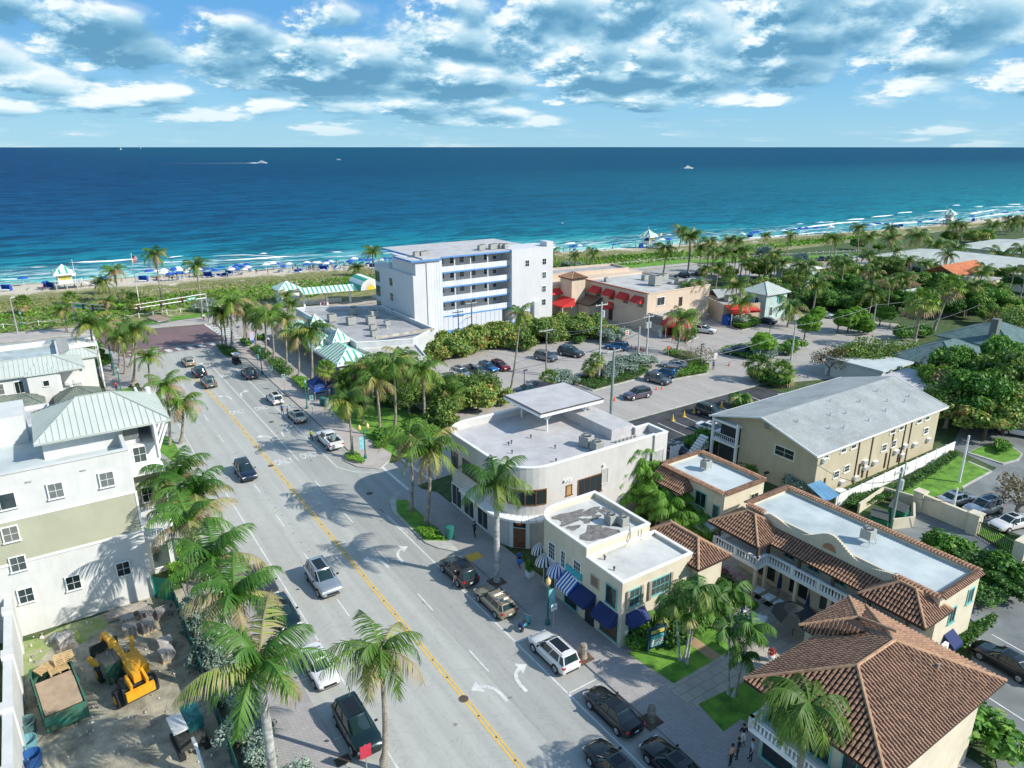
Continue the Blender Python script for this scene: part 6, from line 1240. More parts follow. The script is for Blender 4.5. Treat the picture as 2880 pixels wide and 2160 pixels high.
for a, k in [(('D', 50, 650, 65, 400), 1.3), (('D', 160, 985, 200, 480), 1.5), (('D', 390, 1020, 440, 560), 1.2), (('D', 455, 1040, 490, 680), 1.2), (('D', 615, 1120, 640, 710), 1.4), (('D', 745, 1055, 780, 700), 1.2), (('D', 830, 1050, 865, 680), 1.4), (('D', 935, 1100, 965, 820), 1.1), (('D', 1120, 690, 1180, 480), 1.0), (('D', 1415, 750, 1500, 460), 1.1), (('D', 1222, 1040, 1235, 790), 1.3),
             (('D', 1975, 870, 2045, 520), 1.4), (('D', 2050, 800, 2080, 520), 1.2), (('D', 300, 1000, 330, 640), 1.0), (('D', 700, 960, 700, 540), 1.1), (('D', 820, 960, 815, 540), 1.1), (('C', 1775, 790, 1810, 450), 1.4), (('C', 835, 690, 865, 510), 1.1), (('C', 300, 740, 330, 520), 1.2), (('C', 2090, 800, 2115, 300), 1.3)]: palm2('coco', *a, k=k, group=G5)
for a, k in [(('D', 1635, 1265, 1700, 880), 1.4), (('D', 1768, 1475, 1830, 1090), 1.5), (('D', 1450, 1659, 1480, 1390), 1.5), (('D', 750, 1600, 790, 1120), 1.3), (('D', 830, 1659, 850, 1340), 1.2), (('D', 1010, 1480, 1050, 1230), 1.1), (('D', 205, 1480, 220, 1220), 1.1), (('D', 60, 1480, 90, 1260), 1.0), (('D', 250, 1510, 280, 1390), .9), (('c', 1388, 1090, 1425, 830), 1.3), (('c', 1480, 930, 1490, 800), 1.0),
             (('E', 45, 820, 70, 370), 1.2), (('E', 178, 795, 195, 500), 1.4), (('E', 490, 740, 500, 510), 1.5), (('E', 800, 860, 830, 480), 1.5), (('E', 1010, 790, 1060, 590), 1.6), (('E', 860, 900, 870, 780), 1.2), (('E', 1300, 855, 1335, 640), 1.6), (('E', 1290, 560, 1300, 340), 1.5), (('E', 1380, 560, 1420, 360), 1.3), (('E', 1800, 480, 1810, 340), 1.6), (('E', 1980, 460, 2050, 300), 1.7), (('E', 1850, 960, 1900, 740), 1.8), (('E', 2105, 1000, 2185, 660), 1.3),
             (('E', 30, 1250, 80, 930), 1.4), (('E', 190, 1500, 250, 1190), 1.4), (('E', 460, 480, 480, 380), 1.3), (('E', 2190, 430, 2200, 260), 1.7)]: palm2('coco', *a, k=k, group=G6)
for a, k in [(('d', 1345, 1062, 1425, 680), 2.2), (('d', 1508, 915, 1645, 560), 2.0), (('c', 725, 1310, 718, 1190), 1.0), (('c', 762, 1300, 772, 1135), 1.0), (('c', 2030, 1310, 2030, 1170), 1.5), (('d', 330, 1330, 330, 1230), 1.7), (('c', 400, 1330, 400, 1280), 1.2)]: palm2('fan', *a, k=k, group='fan palms on the right and in the car park')
GL['fan palms on the right and in the car park'] = 'fan palm with spiky round crown'
x = palm2('small', 'g', 1885, 400, 1890, 350, 1.3, None); x['label'] = 'young bright green palm beside the dark asphalt car park'; AUTO.remove(x)
x = palm2('small', 'h', 10, 400, 10, 350, 1.2, None); x['label'] = 'young bright palm at the corner of the beige apartment roof'; AUTO.remove(x)
def tree_kind(key, nm, m, nb, r, h0, h1, n, size, seed, th, tr=.2, bark=None, lr=(.35, .6), twigs=0, shell=.55, zmin=None):
    cr = leafcloud('crown', m, blobset(seed, nb, r, h0, h1, lr), n, size, seed, shell, zmin=zmin); tk = limbs(seed, r, th, (h0 + h1) / 2, tr, 6, bark, twigs); return (nm, cr, tk, r, h1)
TK = {'ficus': tree_kind('f', 'broadleaf_tree', L_TREE, 46, 5, 2.6, 7.0, 12000, .30, 1, 2.2, .3, lr=(.14, .36), shell=.5), 'ficus2': tree_kind('f', 'broadleaf_tree', L_TREE2, 38, 5, 2.4, 6.5, 11000, .30, 2, 2.2, .3, lr=(.14, .38), shell=.5), 'ficus3': tree_kind('f', 'broadleaf_tree', L_GRAPE, 34, 5, 2.6, 6.8, 8000, .30, 15, 2.4, .28, None, (.12, .34), 5, .4),
      'round': tree_kind('r', 'round_tree', L_HEDGE, 1, 2, 3.0, 3.0, 9000, .13, 3, 1.5, .12, lr=(.98, .98), shell=.86), 'shrub': tree_kind('s', 'shrub', L_TREE, 9, 1.5, .5, 1.3, 2600, .17, 4, .3, .06, zmin=.05),
      'shrub2': tree_kind('s', 'shrub', L_HEDGE, 9, 1.5, .5, 1.2, 2600, .16, 5, .3, .06, zmin=.05), 'grape': tree_kind('g', 'sea_grape_bush', L_GRAPE, 14, 2.6, .9, 3.0, 4800, .25, 6, .8, .12, zmin=.1), 'grape2': tree_kind('g', 'sea_grape_bush', L_GRAPE, 12, 2.6, .9, 2.8, 4500, .25, 7, .8, .12, zmin=.1),
      'silver': tree_kind('v', 'silver_buttonwood', L_SILVER, 11, 1.9, .8, 2.2, 4200, .15, 8, .5, .08, M_BARKG, zmin=.1), 'bare': tree_kind('b', 'bare_tree', L_DRY, 16, 3.2, 2.6, 5, 900, .2, 9, 1.6, .26, M_BARKG, twigs=14), 'thin': tree_kind('b', 'thin_leaved_tree', L_GRAPE, 18, 3.2, 2.4, 5, 3600, .2, 10, 1.6, .2, M_BARKG, twigs=8),
      'bare2': tree_kind('b', 'bare_tree', L_DRY, 16, 2.4, 2.0, 3.8, 500, .14, 12, 1.2, .14, M_BARKG, twigs=12)}
def tree(kind, t, s, k=1.0, kz=None, z=0.0, label=None, group=None, rot=None, cat=None, kx=1.0):
    nm, cr, tk, r_, h_ = TK[kind]; rr = random.Random(int(t * 13 + s * 7)); o = thing(nm, label or '', cat or ('tree' if h_ > 3.2 else 'bush'), t, s, z, rr.uniform(0, 6.28) if rot is None else rot, group)
    c = child('crown', cr, o); tt = child('trunk', tk, o); kz = kz or k
    for x in (c, tt): x.scale = (k * kx, k, kz)
    if not label: AUTO.append(o)
    return o
def tq(kind, tl, x, y, k=1.0, kz=None, **kw): t, s = q(tl, x, y); return tree(kind, t, s, k, kz, **kw)
G = 'sea grape thicket in front of the hotel'; GL[G] = 'sea grape bush in the thicket below the hotel'
rr = random.Random(2)
for i in range(30):
    f = i / 29; x = 560 + f * 1000; t, s = q('c', -40 + f * 860, 1010 - 60 * f + (i % 3) * 22 - 30); tree(('grape', 'grape2')[i % 2], t, s + rr.uniform(-1, 2), rr.uniform(.95, 1.25), rr.uniform(.85, 1.25), group=G)
for x, y, k in [(1480, 1080, 1.1), (1600, 1060, 1.2), (1720, 1020, 1.2), (1850, 990, 1.2), (2000, 980, 1.2), (2130, 1000, 1.1), (1560, 990, 1.0), (1700, 950, 1.1), (2050, 920, 1), (2180, 930, 1)]: tq('grape', 'b', x, y + 60, k, group=G)
G = 'trees of the small park'; GL[G] = 'dark green tree in the small park'
for kd, x, y, k in [('ficus3', 1500, 330, .55), ('thin', 1000, 200, 1.0), ('ficus2', 1650, 360, .5), ('grape2', 1780, 400, 1.2), ('ficus3', 1250, 200, .5), ('thin', 1330, 330, 1.1), ('grape', 1500, 540, 1.1), ('grape2', 780, 210, .9), ('thin', 1180, 300, .8), ('thin', 1250, 440, .9), ('thin', 1450, 420, .85), ('grape', 1700, 290, 1.0), ('thin', 1820, 330, .9), ('grape', 1930, 360, .9), ('shrub', 1100, 350, 1.2), ('shrub', 960, 330, 1.0), ('grape2', 1600, 420, .9), ('shrub2', 1380, 620, 1.0), ('shrub', 1180, 660, .8), ('shrub', 1020, 640, .9), ('shrub2', 1060, 690, .8), ('shrub2', 1240, 720, .7), ('shrub', 1290, 560, 1.0), ('shrub', 1440, 500, 1.0), ('grape2', 1100, 250, .8), ('grape', 870, 250, .8)]: tq(kd, 'f', x, y + 20, k, group=G)
G = 'planted beds along the avenue'; GL[G] = 'low clipped bed of green shrubs by the right pavement'
def bed(poly, h, m, n, size, seed, label=None, group=None, nm='planted_bed', cat='shrub bed', name_l=None, z=0.1):
    rg = np.random.RandomState(seed); P_ = np.array(poly); lo, hi = P_.min(0), P_.max(0); c0 = P_.mean(0)
    pts = []
    while len(pts) < n:
        p = lo + (hi - lo) * rg.rand(2); ins = False
        for i in range(len(P_)):
            a, b = P_[i], P_[i - 1]
            if (a[1] > p[1]) != (b[1] > p[1]) and p[0] < (b[0] - a[0]) * (p[1] - a[1]) / (b[1] - a[1] + 1e-9) + a[0]: ins = not ins
        if ins: pts.append(p)
    pts = np.array(pts) - c0; zz = h * (.25 + .8 * rg.rand(n) ** .4) * (1 + .15 * np.sin(pts[:, 0] * 2.1) * np.sin(pts[:, 1] * 1.7)); C = np.column_stack([pts, zz])
    nr = rg.normal(size=(n, 3)) * .5 + [0, 0, 1]; nr /= np.linalg.norm(nr, axis=1)[:, None]; a = np.cross(nr, rg.normal(size=(n, 3))); a /= np.linalg.norm(a, axis=1)[:, None]; b = np.cross(nr, a); s = (size * rg.uniform(.6, 1.3, n))[:, None]
    V = np.stack([C - a * s, C - b * s * .6, C + a * s, C + b * s * .6], 1).reshape(-1, 3)
    me = leafmesh(nm, V, np.arange(4 * n).reshape(n, 4), np.clip(rg.rand(n) ** 1.3 * .8 + .1, 0, 1), m)
    o = bpy.data.objects.new(nm, me); SC.collection.objects.link(o); x, y = wxy(*c0); o.location = (x, y, z); o.rotation_euler = (0, 0, ANG); tag(o, label or '', cat, group)
    if not label: AUTO.append(o)
    return o
for i, pl in enumerate([[(215, 735), (330, 730), (470, 780), (540, 850), (420, 870), (330, 850)], [(530, 670), (640, 640), (700, 710), (620, 730)], [(660, 770), (760, 740), (900, 800), (950, 860), (850, 920), (760, 860)], [(880, 920), (970, 880), (1090, 920), (1150, 1000), (1240, 1070), (1170, 1120), (1060, 1110), (920, 1000)],
                        [(1200, 1160), (1290, 1130), (1400, 1170), (1450, 1230), (1400, 1330), (1330, 1290)], [(740, 630), (850, 600), (850, 640), (780, 650)]]):
    bed([q('F', *p) for p in pl], .75, L_TREE if i != 4 else L_HEDGE, 2600, .14, i, group=G)
bed([q('f', *p) for p in [(745, 790), (800, 755), (860, 790), (915, 850), (850, 850), (770, 825)]], .45, L_HEDGE, 1500, .1, 11, 'small green bed at the kerb corner behind the pickup truck')
bed([(28.0, 57.6), (29.6, 56.4), (29.9, 59), (28.1, 60)], .45, L_HEDGE, 1200, .1, 12, 'green shrubs at the near end of the kerb island')
G = 'hedge rows by the right-hand car park'; GL[G] = 'leafy hedge in the right-hand car park area'
for i, (pl, h, n) in enumerate([([(800, 1190), (850, 1140), (1280, 1020), (1640, 780), (1710, 800), (1500, 960), (1250, 1110), (900, 1220)], .8, 5000), ([(1960, 700), (2040, 690), (2120, 750), (2060, 790), (1990, 770)], .9, 1500)]): bed([q('h', *p) for p in pl], h, L_TREE, n, .14, 20 + i, group=G)
bed([q('l', *p) for p in [(1640, 760), (1700, 690), (1950, 560), (1980, 590), (1740, 780)]], 1.3, L_TREE, 2500, .15, 25, group=G)
bed([q('l', *p) for p in [(1560, 20), (1680, 0), (1850, 140), (2212, 330), (2212, 440), (2080, 370), (1860, 250)]], 1.3, L_TREE, 5000, .16, 26, group=G)
bed([(62, 19.8), (66.5, 19.8), (66.5, 33), (64.5, 33)], 1.0, L_TREE, 4000, .16, 27, group=G)
G = 'planting on the car park islands'; GL[G] = 'green planting on a hotel car park island'
for i, I_ in enumerate(ISL): bed([q('c', *p) for p in I_], .8 if i < 3 else 1.0, L_HEDGE if i in (1, 4) else L_TREE, 3500, .15, 30 + i, group=G)
G = 'silver buttonwood bushes'; GL[G] = 'silver-grey buttonwood bush'
for x, y, k, kz in [(900, 1250, 1.15, 1), (980, 1230, 1.3, 1.1), (1060, 1200, 1.3, 1.1), (1140, 1190, 1.2, 1.0), (850, 1290, .9, .9), (490, 1320, 1.1, .9), (560, 1330, .9, .8), (860, 1010, 1.1, 1.2), (960, 980, 1.0, 1.1), (1900, 870, 1.2, 1.0), (560, 420, 1.4, .9), (620, 425, 1.4, .9), (2060, 320, 1.6, 1.4)]: tq('silver', 'c', x, y, k, kz, group=G)
for x, y, k in [(190, 1130, 1.2), (370, 760, 1.0), (1890, 230, 2.0), (470, 400, 1.6)]: tq('silver', 'd', x, y, k, group=G)
tq('silver', 'a', 1590, 760, 1.5, 1.2, group=G); tq('silver', 'h', 440, 1060, .9, group=G); tq('silver', 'h', 560, 1120, .8, group=G)
for i in range(10): tree('silver', 6.0 + .5 * (i % 2), 36 + i * 2.4, random.Random(i).uniform(.6, .85), random.Random(i + 9).uniform(.7, 1.1), group=G)
tree('silver', 7.6, 33.8, 1.2, 1.2, group=G); tree('silver', 8.0, 31.5, 1.1, 1.2, group=G)
bed([(5.2, 62.8), (8, 62.8), (8, 70), (5.2, 70)], .7, L_HEDGE, 2500, .14, 44, 'bright green shrubs beside the corner of the four-storey building'); bed([(6.5, 73), (9.5, 73), (9.5, 80), (6.5, 80)], .8, L_TREE, 2200, .14, 45, 'dark green shrubs under the white pole by the left pavement')
tq('ficus', 'a', 745, 1250, .58, .62, label='dense round green tree beside the left white house'); tq('shrub2', 'e', 380, 380, .8, label='small bright shrub behind the slate porch roof'); tq('shrub', 'a', 690, 1080, 1.3, label='yellow-green shrub beside the pergola')
G = 'clipped round trees in the far car park'; GL[G] = 'clipped ball-shaped bright green tree'
for tl, x, y, k in [('c', 2035, 1110, 1.25), ('d', 500, 985, 1.3), ('d', 560, 870, .95), ('d', 620, 860, .95), ('d', 760, 930, 1.35), ('d', 840, 920, 1.4), ('d', 1085, 880, 1.2), ('d', 960, 940, .9), ('d', 490, 720, .9)]: tq('round', tl, x, y, k * .9, k * .85, group=G)
G = 'shrubs on the car park islands at right'; GL[G] = 'loose green shrub near the clipped ball trees'
for tl, x, y, k in [('d', 250, 1080, 1.2), ('d', 340, 1090, 1.3), ('d', 440, 1060, 1.2), ('d', 930, 930, 1.4), ('d', 1250, 980, 1.6), ('d', 1380, 960, 1.5), ('d', 170, 1300, 1.2), ('d', 240, 1330, 1.3), ('d', 330, 1340, 1.3), ('d', 70, 860, 1.2), ('c', 1460, 930, 1.2), ('c', 1370, 940, .9), ('c', 640, 1010, .9), ('c', 1990, 870, 1.1), ('D', 1110, 1400, 1.3), ('D', 1080, 1500, 1.2), ('D', 1250, 1450, 1.0), ('D', 900, 1620, 1.3), ('h', 100, 870 + 0, 1.0), ('g', 1570, 720, 1.5), ('g', 1960, 905, .9), ('l', 2050, 220, 1.5), ('l', 1760, 1520, 1.9), ('h', 1620, 1560, 1.3), ('k', 1060, 690, .9), ('k', 1120, 600, 1.0), ('k', 1390, 640, 1.1), ('k', 1490, 560, 1.1), ('k', 1600, 520, 1.0), ('l', 40, 420, .6), ('g', 1650, 1490, .9)]:
    tq('shrub2' if int(x + y) % 2 else 'shrub', tl, x, y, k, group=G)
G = 'broad-leaved trees on the right'; GL[G] = 'dense broad-leaved tree in the green block on the right'
rr = random.Random(11)
TR_ = [('E', 350, 960, 1.1), ('E', 560, 930, 1.1), ('E', 470, 1000, 1.0), ('D', 2000, 1150, 1.1), ('D', 2150, 1250, 1.2), ('E', 120, 1300, 1.0), ('E', 420, 1280, 1.2), ('E', 640, 1200, 1.2), ('E', 900, 1180, 1.1), ('E', 1180, 1200, 1.1), ('E', 560, 1420, 1.1), ('E', 1300, 1350, 1.2), ('E', 1500, 1280, 1.2), ('E', 1420, 1480, 1.2), ('E', 1650, 1440, 1.1), ('E', 1180, 1500, 1.1), ('E', 1750, 1330, 1.0), ('E', 1900, 1450, .9), ('E', 2100, 1500, .9), ('E', 1980, 1130, 1.1), ('E', 2150, 1080, 1.1), ('E', 720, 880, .9), ('E', 250, 1400, 1.0), ('E', 30, 1420, 1.0), ('D', 1950, 1400, 1.0), ('D', 1530, 1080, .9), ('D', 1450, 1200, .8),
       ('E', 1560, 560, 1.2), ('E', 1250, 520, .9), ('E', 1680, 540, 1.0), ('D', 1150, 980, .9), ('D', 1080, 980, .8), ('D', 560, 960, .7), ('D', 680, 1000, .7), ('D', 1330, 1250, .8), ('E', 1150, 880, .7), ('E', 1050, 920, .7), ('E', 2050, 1620, .8), ('E', 1800, 1600, .8), ('E', 60, 620, .8), ('E', 330, 640, .6), ('D', 1000, 1250, .6), ('E', 2100, 620, .7)]
for i, (tl, x, y, k) in enumerate(TR_): tq(('ficus', 'ficus2', 'ficus3', 'ficus2', 'ficus')[i % 5], tl, x, y + 40, k * .85, k * rr.uniform(.62, .85), group=G)
for i, (x, y, k) in enumerate([(1950, 330, 1.2), (2080, 380, 1.25), (2150, 250, 1.2), (1980, 200, 1.1), (2180, 480, 1.1), (1850, 430, 1.0), (1760, 480, 1.0), (1900, 560, .95), (1700, 300, .9), (1620, 200, .9), (2040, 520, .9), (1500, 250, .7), (1880, 260, 1.0), (2200, 330, 1.2)]): tq(('ficus', 'ficus3', 'ficus2')[i % 3], 'h', x, y + 90, k * .9, k * rr.uniform(.8, 1.2), group=G)
rp_ = random.Random(77)
for i in range(62):
    t_, s_ = rp_.uniform(112, 232), rp_.uniform(72, 158)
    if (s_ > 134 and t_ > 150) or (137 < t_ < 146 and 98 < s_ < 110) or (t_ < 150 and s_ < 104) or (t_ > 222 and s_ < 128): continue
    palm('coco', t_, s_, rp_.uniform(5.5, 9.5), rp_.uniform(-.6, .6), rp_.uniform(.8, 1.1), group=G6)
for i in range(16):
    t_, s_ = rp_.uniform(150, 222), rp_.uniform(104, 136); tree(('thin', 'grape', 'ficus3', 'grape2')[i % 4], t_, s_, rp_.uniform(.5, .9) if i % 4 == 2 else rp_.uniform(.8, 1.2), group=G)
G = 'thin or leafless trees on the right'; GL[G] = 'thin-leaved grey-branched tree'
for kd, tl, x, y, k in [('bare', 'd', 690, 1260, 1.0), ('thin', 'd', 830, 1240, 1.0), ('thin', 'd', 950, 1230, 1.1), ('thin', 'd', 1100, 1220, 1.0), ('bare', 'h', 1650, 480, 1.3), ('thin', 'h', 1600, 560, 1.2), ('bare', 'h', 1540, 300, 1.2), ('thin', 'd', 2120, 1000, 1.2), ('bare', 'd', 2000, 960, 1.0), ('thin', 'd', 420, 590, 1.2), ('thin', 'D', 1450, 1230, .9), ('bare2', 'c', 1600, 1200, 1.0), ('bare2', 'c', 1490, 1190, .9), ('bare', 'h', 2150, 1250, .9), ('bare2', 'b', 1000, 1080, 1.0), ('thin', 'D', 560, 1010, .8), ('thin', 'D', 680, 1120, .8), ('thin', 'd', 1250, 1190, .9), ('bare', 'd', 1400, 1240, .8)]: tq(kd, tl, x, y, k, group=G)
x = tq('shrub', 'k', 1740, 250, 1.0, .9, label='bougainvillea bush with magenta flowers beside the tiled terrace'); x.name = 'bougainvillea_bush'
child('flowers', leafcloud('flowers', L_FLOWER, blobset(5, 9, 1.55, .6, 1.5), 420, .09, 9, .9), x)
bed([q('h', *p) for p in [(1150, 200), (1560, 130), (2212, 60), (2212, 330), (1900, 560), (1700, 620), (1520, 500)]], 2.6, L_TREE, 16000, .3, 60, 'broad dark hedge mass behind the beige apartment block', cat='hedge', nm='hedge')
bed([q('d', *p) for p in [(400, 690), (760, 690), (1000, 720), (1000, 770), (720, 740), (420, 760)]], 3.0, L_TREE, 6000, .3, 61, 'dark hedge between the lane and the trees on the right', cat='hedge', nm='hedge')
def cover(name, label, m, n, size, seed, fn, hgt=.3, upright=.6, tr=(-60, 620)):
    rg = np.random.RandomState(seed); T_ = tr[0] + (tr[1] - tr[0]) * rg.rand(n * 3) ** 1.15; S_ = 172 + rg.rand(n * 3) * 68; ok = fn(T_, S_, rg); T_, S_ = T_[ok][:n], S_[ok][:n]; n = len(T_)
    dist = np.hypot(T_ * E2[0] + S_ * E1[0], T_ * E2[1] + S_ * E1[1]); s = (size * rg.uniform(.6, 1.4, n) * np.clip(dist / 200, .8, 2.2) * np.clip((dune_edge(T_) + 4 - S_) / 18, .45, 1))[:, None]
    C = np.column_stack([T_, S_, ground_z(T_, S_) + hgt * rg.rand(n) * np.clip((dune_edge(T_) - S_) / 18, .12, 1)]); nr = rg.normal(size=(n, 3)) + [0, 0, 1 - upright]; nr /= np.linalg.norm(nr, axis=1)[:, None]; a = np.cross(nr, rg.normal(size=(n, 3))); a /= np.linalg.norm(a, axis=1)[:, None]; b = np.cross(nr, a)
    V = np.stack([C - a * s, C - b * s * .5, C + a * s, C + b * s * .5], 1).reshape(-1, 3); o = bpy.data.objects.new(name, leafmesh(name, V, np.arange(4 * n).reshape(n, 4), np.clip(rg.rand(n) * .7 + .3 * np.sin(T_ * .07 + S_ * .1) ** 2, 0, 1), m)); SC.collection.objects.link(o); o.rotation_euler = (0, 0, ANG)
    tag(o, label, 'ground cover', kind='stuff')
cover('dune_grass', 'tan and green grass tufts covering the dune', L_DUNE, 26000, .30, 1, lambda T_, S_, g: (S_ < dune_edge(T_) + 2) & (S_ > 186) & (wob(T_ * 1.1 + 5, S_ * 1.6) > -.35 + .5 * g.rand(len(T_))), .3, .7)
cover('sea_grape_cover', 'low green sea grape and vines along the landward side of the dune', L_HEDGE, 30000, .42, 2, lambda T_, S_, g: (S_ < np.minimum(dune_edge(T_) - 14, 206)) & (S_ > np.where(T_ < 45, 183.5, np.where(T_ < 90, 184, 177))) & (wob(T_ * .7, S_ * .7) + .4 * g.rand(len(T_)) > .0 + (S_ - 200) / 30), .7, .3)
M_TYRE = mat('tyre_rubber', (.02, .02, .022), .85, 0); M_RIM = mat('alloy_rim', (.55, .56, .58), .3, 0, metal=.8); M_CTRIM = mat('car_black_trim', (.018, .018, .02), .5, 0)
M_CGL = mat('car_glass', (.012, .03, .032), .04, 0, spec=.8); M_HL = mat('headlight_lens', (.75, .78, .80), .1, 0, coat=1); M_TL = mat('taillight_lens', (.45, .012, .012), .15, 0, coat=1); M_PLATE = mat('licence_plate', (.65, .66, .6), .5, 0); M_SUNR = mat('sunroof_glass', (.01, .012, .014), .05, 0)
SPEC = {  # stations (y, half width, bottom, top), cabin base y0,y1, roof y0,y1, roof height, belt, wheel y, wheel r
 'suv': ([(-2.38, .74, .42, .78), (-2.30, .88, .30, 1.02), (-1.9, .95, .24, 1.09), (-1.0, .97, .22, 1.08), (.6, .97, .22, 1.06), (1.15, .96, .22, 1.04), (1.75, .94, .24, .97), (2.2, .88, .28, .86), (2.36, .72, .36, .66)], (-2.24, 1.12), (-1.98, .22), 1.68, 1.05, 1.42, .365),
 'sedan': ([(-2.42, .70, .40, .80), (-2.34, .84, .30, .95), (-1.9, .91, .22, .98), (-1.0, .93, .2, .95), (.6, .93, .2, .93), (1.1, .92, .2, .92), (1.8, .89, .22, .84), (2.25, .82, .26, .73), (2.42, .64, .34, .58)], (-1.86, 1.12), (-1.02, .28), 1.42, .93, 1.42, .33),
 'wagon': ([(-2.38, .70, .40, .85), (-2.30, .84, .30, .98), (-1.9, .89, .22, 1.0), (-1.0, .90, .2, .98), (.6, .90, .2, .95), (1.1, .89, .2, .94), (1.8, .86, .22, .86), (2.25, .80, .26, .75), (2.38, .64, .34, .6)], (-2.24, 1.08), (-1.95, .22), 1.5, .95, 1.38, .33),
 'pickup': ([(-2.95, .86, .5, 1.05), (-2.9, .96, .42, 1.1), (-2.2, .98, .38, 1.1), (-.8, .99, .36, 1.1), (.6, .99, .36, 1.12), (1.35, .98, .36, 1.14), (2.1, .96, .38, 1.1), (2.75, .93, .4, 1.02), (2.9, .84, .48, .85)], (-.72, 1.45), (-.58, .72), 1.88, 1.12, 1.8, .40)}
def car_proto(kind):
    st, cb, rf, zr, belt, wy, wr = SPEC[kind]; r = thing('car', 'x', 'car'); r['o'] = (0, 0)
    b = MB(); b.smooth = True; rings = []
    for y, hw, zb, zt in st:
        zm = zb + (zt - zb) * .55
        half = [(hw * .8, zb), (hw * .95, zb + .08), (hw, zm), (hw * .985, zt - .16), (hw * .93, zt - .05), (hw * .80, zt), (hw * .4, zt + .025)]
        rings.append([(x, y, z) for x, z in half] + [(0, y, zt + .03)] + [(-x, y, z) for x, z in half[::-1]])
    n = len(rings[0]); vs = [p for rg in rings for p in rg]; fs = []
    for i in range(len(rings) - 1):
        for k in range(n): fs.append((i * n + k, i * n + (k + 1) % n, (i + 1) * n + (k + 1) % n, (i + 1) * n + k))
    fs += [tuple(range(n))[::-1], tuple(range((len(rings) - 1) * n, len(rings) * n))]; b._a(vs, [f[::-1] for f in fs], 0)
    hw = st[4][1]; wb, wt = hw * .86, hw * .68
    ys = [cb[0], cb[1]]; y0, y1 = cb; r0, r1 = rf
    B_ = [(wb, y0 + .12), (wb * .8, y0), (-wb * .8, y0), (-wb, y0 + .12), (-wb, y1 - .35), (-wb * .72, y1), (wb * .72, y1), (wb, y1 - .35)]
    T_ = [(wt, r0 + .1), (wt * .85, r0), (-wt * .85, r0), (-wt, r0 + .1), (-wt, r1 - .12), (-wt * .8, r1), (wt * .8, r1), (wt, r1 - .12)]
    g = MB(); g.smooth = True
    g._a([(x, y, belt - .03) for x, y in B_] + [(x, y, zr - .07) for x, y in T_], [((i + 1) % 8, i, 8 + i, 8 + (i + 1) % 8) for i in range(8)] + [tuple(range(8, 16))], 0)
    I_ = lambda k, q_: [(x * k, (r0 + r1) / 2 + (y - (r0 + r1) / 2) * k, q_) for x, y in T_]
    b._a(I_(1.03, zr - .085) + I_(1.0, zr - .03) + I_(.85, zr) + I_(.5, zr + .012), [((i + 1) % 8 + 8 * j, i + 8 * j, 8 * j + 8 + i, 8 * j + 8 + (i + 1) % 8)[::-1] for j in range(3) for i in range(8)] + [tuple(range(24, 32))[::-1], tuple(range(8))], 0)
    def pil(yb, yt, w=.07):
        for s in (-1, 1): b.bar((s * (wb + .005), yb, belt - .02), (s * (wt + .02), yt, zr - .06), w, .05, 0)
    for s in (-1, 1):
        b.bar((s * wb * .75, y1 + .0, belt - .02), (s * (wt * .86), r1 + .02, zr - .06), .06, .05, 0); b.bar((s * wb * .84, y0 - .0, belt - .02), (s * wt * .9, r0, zr - .06), .09, .05, 0)
    pil((y0 + y1) / 2 + .15, (r0 + r1) / 2 + .1)
    if kind != 'sedan' and kind != 'pickup': pil(y0 + .55, r0 + .35, .12)
    for s in (-1, 1):
        b.bar((s * hw * .97, -wy + .4, .27), (s * hw * .97, wy - .4, .27), .06, .1, 1)
        for y in (-wy, wy): b.tube([(s * (hw - .14), y, wr), (s * (hw + .012), y, wr)], wr + .055, 16, 1)
    yf = st[-1][0]; b.box(-.5, .5, yf - .08, yf + .015, .42, .62, 1).box(-.62, .62, yf - .1, yf + .01, .3, .38, 1); yr = st[0][0]; b.box(-.6, .6, yr - .012, yr + .1, .36, .5, 1)
    if kind == 'pickup':
        b.box(-.78, .78, -2.8, -.78, 1.05, 1.145, 1); bx = .06
        for s in (-1, 1): b.box(s * .78, s * .95, -2.92, -.76, 1.05, 1.42, 0)
        b.box(-.95, .95, -2.95, -2.86, 1.0, 1.42, 0); b.box(-.9, .9, -.84, -.74, 1.05, 1.5, 0)
    elif kind != 'sedan':
        if kind == 'wagon':
            for y in (-1.3, -.45): b.box(-.72, .72, y - .04, y + .04, zr + .06, zr + .1, 2)
        for s in (-1, 1): b.tube([(s * wt * .95, r0 + .15, zr + .02), (s * wt * .95, r0 + .25, zr + .06), (s * wt * .95, r1 - .35, zr + .06), (s * wt * .95, r1 - .25, zr + .0)], .025, 5, 1)
    body = b.obj('body', [carmat('car_paint_white', (.75, .75, .75)), M_CTRIM, M_RIM], r); body.material_slots[0].link = 'OBJECT'
    g.obj('windows', M_CGL, r)
    if kind in ('suv', 'sedan'): MB().box(-wt * .62, wt * .62, r0 + .45, r1 - .12, zr + .006, zr + .016).obj('sunroof', M_SUNR, r)
    wm = MB(); wm.smooth = True; wm.tube([(-.11, 0, 0), (-.08, 0, 0), (.08, 0, 0), (.11, 0, 0)], [wr * .93, wr, wr, wr * .93], 20); wm = wm.mesh('wheel', M_TYRE, True)
    rm = MB().tube([(.105, 0, 0), (.125, 0, 0)], [wr * .68, wr * .6], 14)
    for k in range(5): a = k * 2 * math.pi / 5; rm.bar((.13, 0, 0), (.13, math.cos(a) * wr * .6, math.sin(a) * wr * .6), .05, .02)
    rm = rm.mesh('rim', M_RIM)
    for s in (-1, 1):
        for y in (-wy, wy):
            w = child('wheel', wm, r, (s * (hw - .085), y, wr), 0 if s > 0 else math.pi); child('rim', rm, w)
